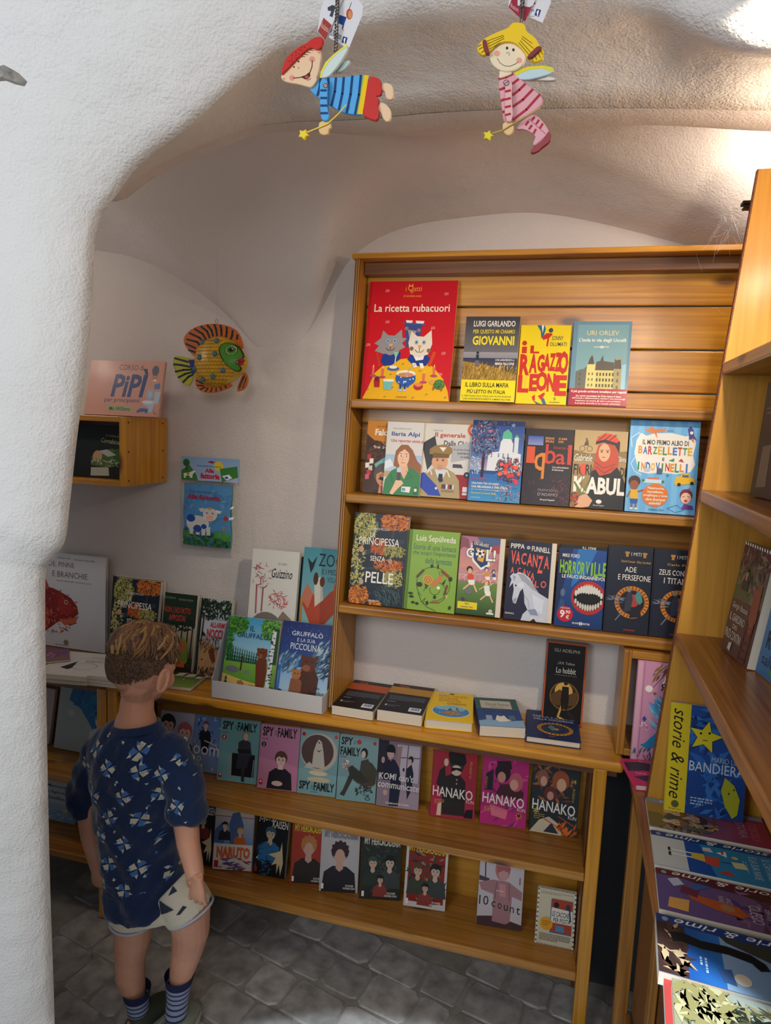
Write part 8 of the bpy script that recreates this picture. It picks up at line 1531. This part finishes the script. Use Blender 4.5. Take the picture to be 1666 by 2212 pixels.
def drape(o, polys, name, sgn=-1, eps=.0011, mat=None):
    """project flat print (world x,z polygons) along y on to the cloth"""
    bv = BVHTree.FromObject(o, bpy.context.evaluated_depsgraph_get()); off = boy_root.location; V = []; F = []; Cc = []
    for P, c in polys:
        def hit(x, z):
            h = bv.ray_cast(Vector((x, off.y+sgn*.5+0, z))-off, Vector((0, -sgn, 0)))
            return (h[0]+h[1]*eps) if h[0] else None
        tris = [[P[i] for i in t] for t in tessellate_polygon([[Vector((a, b, 0)) for a, b in P]])]
        for _ in range(1):
            T2 = []
            for a, b, c_ in tris:
                ab, bc, ca = ((a[0]+b[0])/2, (a[1]+b[1])/2), ((b[0]+c_[0])/2, (b[1]+c_[1])/2), ((c_[0]+a[0])/2, (c_[1]+a[1])/2); T2 += [(a, ab, ca), (ab, b, bc), (ca, bc, c_), (ab, bc, ca)]
            tris = T2
        for t in tris:
            Q = [hit(*p) for p in t]
            if any(q is None for q in Q) or max((Q[0]-Q[1]).length, (Q[1]-Q[2]).length) > .03: continue
            n = len(V); V += [tuple(q) for q in Q]; F.append((n, n+1, n+2)); Cc += [(*lin(c), 1)]*3
    me = bpy.data.meshes.new(name); me.from_pydata(V, [], F); at = me.color_attributes.new('ink', 'FLOAT_COLOR', 'CORNER'); at.data.foreach_set('color', np.array(Cc, 'f').ravel())
    me.materials.append(mat or vcol('cloth_ink', .85, 0)); q = bpy.data.objects.new(name, me); COL.objects.link(q); q.parent = o; return q
def prints():
    rnd = random.Random(12); P = []
    def motif(x, z, s, a0, dim=0):
        cr, bl, mb_ = '#b9b7a6', '#3f66a0', '#6d8ab4'
        pt = lambda r, a: (x+s*r*math.cos(a0+a), z+s*r*math.sin(a0+a))
        for k in range(4):
            a = k*math.pi/2; c = (cr, bl)[k % 2]
            P.append(([pt(.06, a+.4), pt(.95, a+.1), pt(1.1, a+.75), pt(.8, a+1.3)], c))
            P.append(([pt(.85, a+.75), pt(1.35, a+1.2), pt(.8, a+1.35)], (bl, cr)[k % 2] if k % 2 else bl))
        for k in range(3): P.append(([pt(.35+.2*k, .35), pt(.4+.2*k, .35), pt(.42+.2*k, 1.1), pt(.37+.2*k, 1.1)], '#1c3050'))
    def small(x, z, s):
        for k in range(rnd.choice((1, 2, 2))): a = rnd.uniform(0, 6.28); q = (x+rnd.uniform(-1, 1)*s, z+rnd.uniform(-1, 1)*s); P.append(([(q[0]+s*math.cos(a+b), q[1]+s*math.sin(a+b)) for b in (0, 1.6, 3.4)], '#b9b7a6' if rnd.random() < .7 else '#3f66a0'))
    M = [(195, 1627), (285, 1635), (232, 1661), (292, 1673), (362, 1662), (339, 1601), (168, 1665), (203, 1717), (268, 1720), (322, 1735), (390, 1672), (422, 1716), (364, 1760), (240, 1763), (294, 1776), (219, 1803), (268, 1822), (331, 1832), (238, 1863), (295, 1879), (366, 1872), (220, 1900), (272, 1920), (344, 1916), (413, 1660), (330, 1690)]
    for x, y in M: q = onY(x, y, BY-.085); motif(q.x, q.z, .0172+rnd.uniform(-.001, .001), rnd.uniform(0, 6.28))
    for x, y in [(217, 1600), (255, 1613), (330, 1582), (310, 1600), (252, 1690), (306, 1700), (250, 1742), (190, 1695), (307, 1755), (250, 1793), (304, 1810), (207, 1828), (256, 1848), (320, 1858), (250, 1893), (310, 1900), (380, 1640), (358, 1630), (382, 1790), (350, 1800), (388, 1700), (400, 1640), (365, 1720), (345, 1770), (230, 1580), (300, 1590), (186, 1750), (380, 1850), (400, 1740), (270, 1925), (305, 1928)]: q = onY(x, y, BY-.085); small(q.x, q.z, .0042)
    drape(sh, P, 'pinwheel_print')
    P.clear()
    for j in range(9):
        for i in range(6): q = bp(205+i*38+(j % 2)*19, 1610+j*36); motif(q.x, q.z, .0135, rnd.uniform(0, 6))
    o = drape(sh, P, 'pinwheel_print', sgn=1)
prints()
def shorts():
    mb = MB()
    mb.rings([ell(bp(cx, y, 0), rx, ry, tilt=tl) for y, cx, rx, ry, tl in ((1905, 315, .078, .076, .1), (1925, 322, .086, .082, .1), (1945, 332, .094, .088, .12), (1960, 336, .085, .08, .12))])
    mb.tube([bp(300, 1925, 0), bp(290, 1958, -.002), bp(288, 1984, -.004)], [.056, .058, .0570], 24)
    mb.tube([bp(370, 1915, 0), bp(398, 1948, -.002), bp(411, 1968, .0)], [.058, .0615, .0600], 24)
    o = mb.build('shorts', SKIN, boy_root); m = clothmat('cream_cotton', '#c9c2b0')
    o = evaluated(o, 'shorts', m, boy_root, [('REMESH', dict(mode='VOXEL', voxel_size=.004)), ('SMOOTH', dict(factor=.5, iterations=5))])
    P = []
    for pts, c in (([(276, 1952), (300, 1985), (268, 1990)], '#2c3444'), ([(330, 1962), (362, 1982), (336, 1990)], '#2c3444'), ([(368, 1992), (385, 1966), (405, 1962), (398, 1975), (380, 1994)], '#2c3444'), ([(385, 1942), (400, 1925), (402, 1935)], '#2c3444'), ([(352, 1930), (372, 1950), (346, 1956)], '#2c3444'), ([(300, 1950), (318, 1962), (306, 1972)], '#2c3444'), ([(246, 1962), (252, 1978), (248, 1984)], '#2c3444')):
        P.append(([(onY(x, y, BY-.085).x, onY(x, y, BY-.085).z) for x, y in pts], c))
    drape(o, P, 'triangle_print', eps=.0026)['kind'] = 'stuff'
    for c, r, ax in ((bp(288, 1985, -.004), .0550, Vector((0, 0, 1))), (bp(412, 1970, 0), .0575, Vector((.55, 0, -1)))):
        ax.normalize(); u = ax.orthogonal().normalized(); v = ax.cross(u)
        T = MB().tube([c+u*(r*math.cos(a))+v*(r*math.sin(a)) for a in np.linspace(0, 2*math.pi, 33)], .0030, 8).build('hem', plain('pale_blue_piping', '#aab4c4', .8), o, smooth=True); T.parent = o
    return o
so = shorts()
def feet():
    for nm, pts, rs, fx in (('left', [(294, 2134, .003), (296, 2160, .006), (299, 2184, .006), (302, 2204, .010)], [.0365, .0290, .0268, .0265], ((303, 2215), (.25, 1.0))), ('right', [(388, 2104, .0), (386, 2130, .0), (384, 2158, .004), (380, 2192, .004)], [.0365, .0300, .0268, .0270], ((380, 2200), (-.12, 1.0)))):
        mb = MB(); P = [bp(*p) for p in pts]; n = 22; prev = None; T = []
        for i in range(25):
            u = i/24*(len(P)-1); k = min(int(u), len(P)-2); t = u-k; T.append((P[k].lerp(P[k+1], t), rs[k]+(rs[k+1]-rs[k])*t))
        top = 6
        for i, (c, r) in enumerate(T):
            ring = [c+Vector((r*math.cos(a), r*math.sin(a), 0)) for a in [2*math.pi*k/n for k in range(n)]]; mb.v += [tuple(p) for p in ring]
            if i: 
                col = '#1e2048' if i <= top else ('#8f98b0' if (i % 3) else '#2c3560')
                for k in range(n): q = (k+1) % n; mb.f.append(((i-1)*n+k, (i-1)*n+q, i*n+q, i*n+k)); mb.c.append(col)
        mb.build('sock', vcol('knit_sock', .9, 0, .8, 300), boy_root, smooth=True)
        (hx, hy), dr = fx; A0 = onZ(hx, hy+16, .0); A0 = Vector((bp(hx, hy).x, BY, 0)); d = Vector((dr[0], dr[1], 0)).normalized(); sd = Vector((d.y, -d.x, 0)); up = Vector((0, 0, 1))
        zb = .0
        def sec(t, w, h, z0): return [A0+d*t+sd*(w*math.cos(a))+up*(z0+h/2+h/2*math.sin(a)) for a in [2*math.pi*k/20 for k in range(20)]]
        upm = plain('shoe_'+nm, '#8f9a8c' if nm == 'right' else '#3c4438', .6, bump=.5, bscale=300)
        lift = .016 if nm == 'right' else 0
        S = MB().rings([sec(-.040, .008, .014, .014), sec(-.036, .020, .028, .013), sec(-.024, .027, .040, .013), sec(-.008, .030, .044, .013), sec(.020, .031, .050, .013), sec(.045, .033, .046, .013), sec(.075, .034, .034, .013), sec(.095, .028, .026, .013), sec(.106, .010, .014, .014)]).build('shoe', upm, boy_root, smooth=True)
        sole = MB(); OUT = [(-.042, .010), (-.037, .023), (-.02, .030), (.02, .0325), (.06, .036), (.09, .032), (.108, .014)]
        O_ = [A0+d*t+sd*w for t, w in OUT]+[A0+d*t-sd*w for t, w in reversed(OUT)]
        sole.prism([p+up*.003 for p in O_], (0, 0, .014)); so_ = sole.build('sole', plain('sole_white', '#b4b4ac', .7), S, bevel=.003); so_.parent = S
        tb = MB().tube([A0-d*.034+up*.046+sd*.008, A0-d*.038+up*.062, A0-d*.034+up*.046-sd*.008], .0026, 6).build('pull_tab', plain('tab_orange', '#b8743c', .7), S); tb.parent = S
feet()
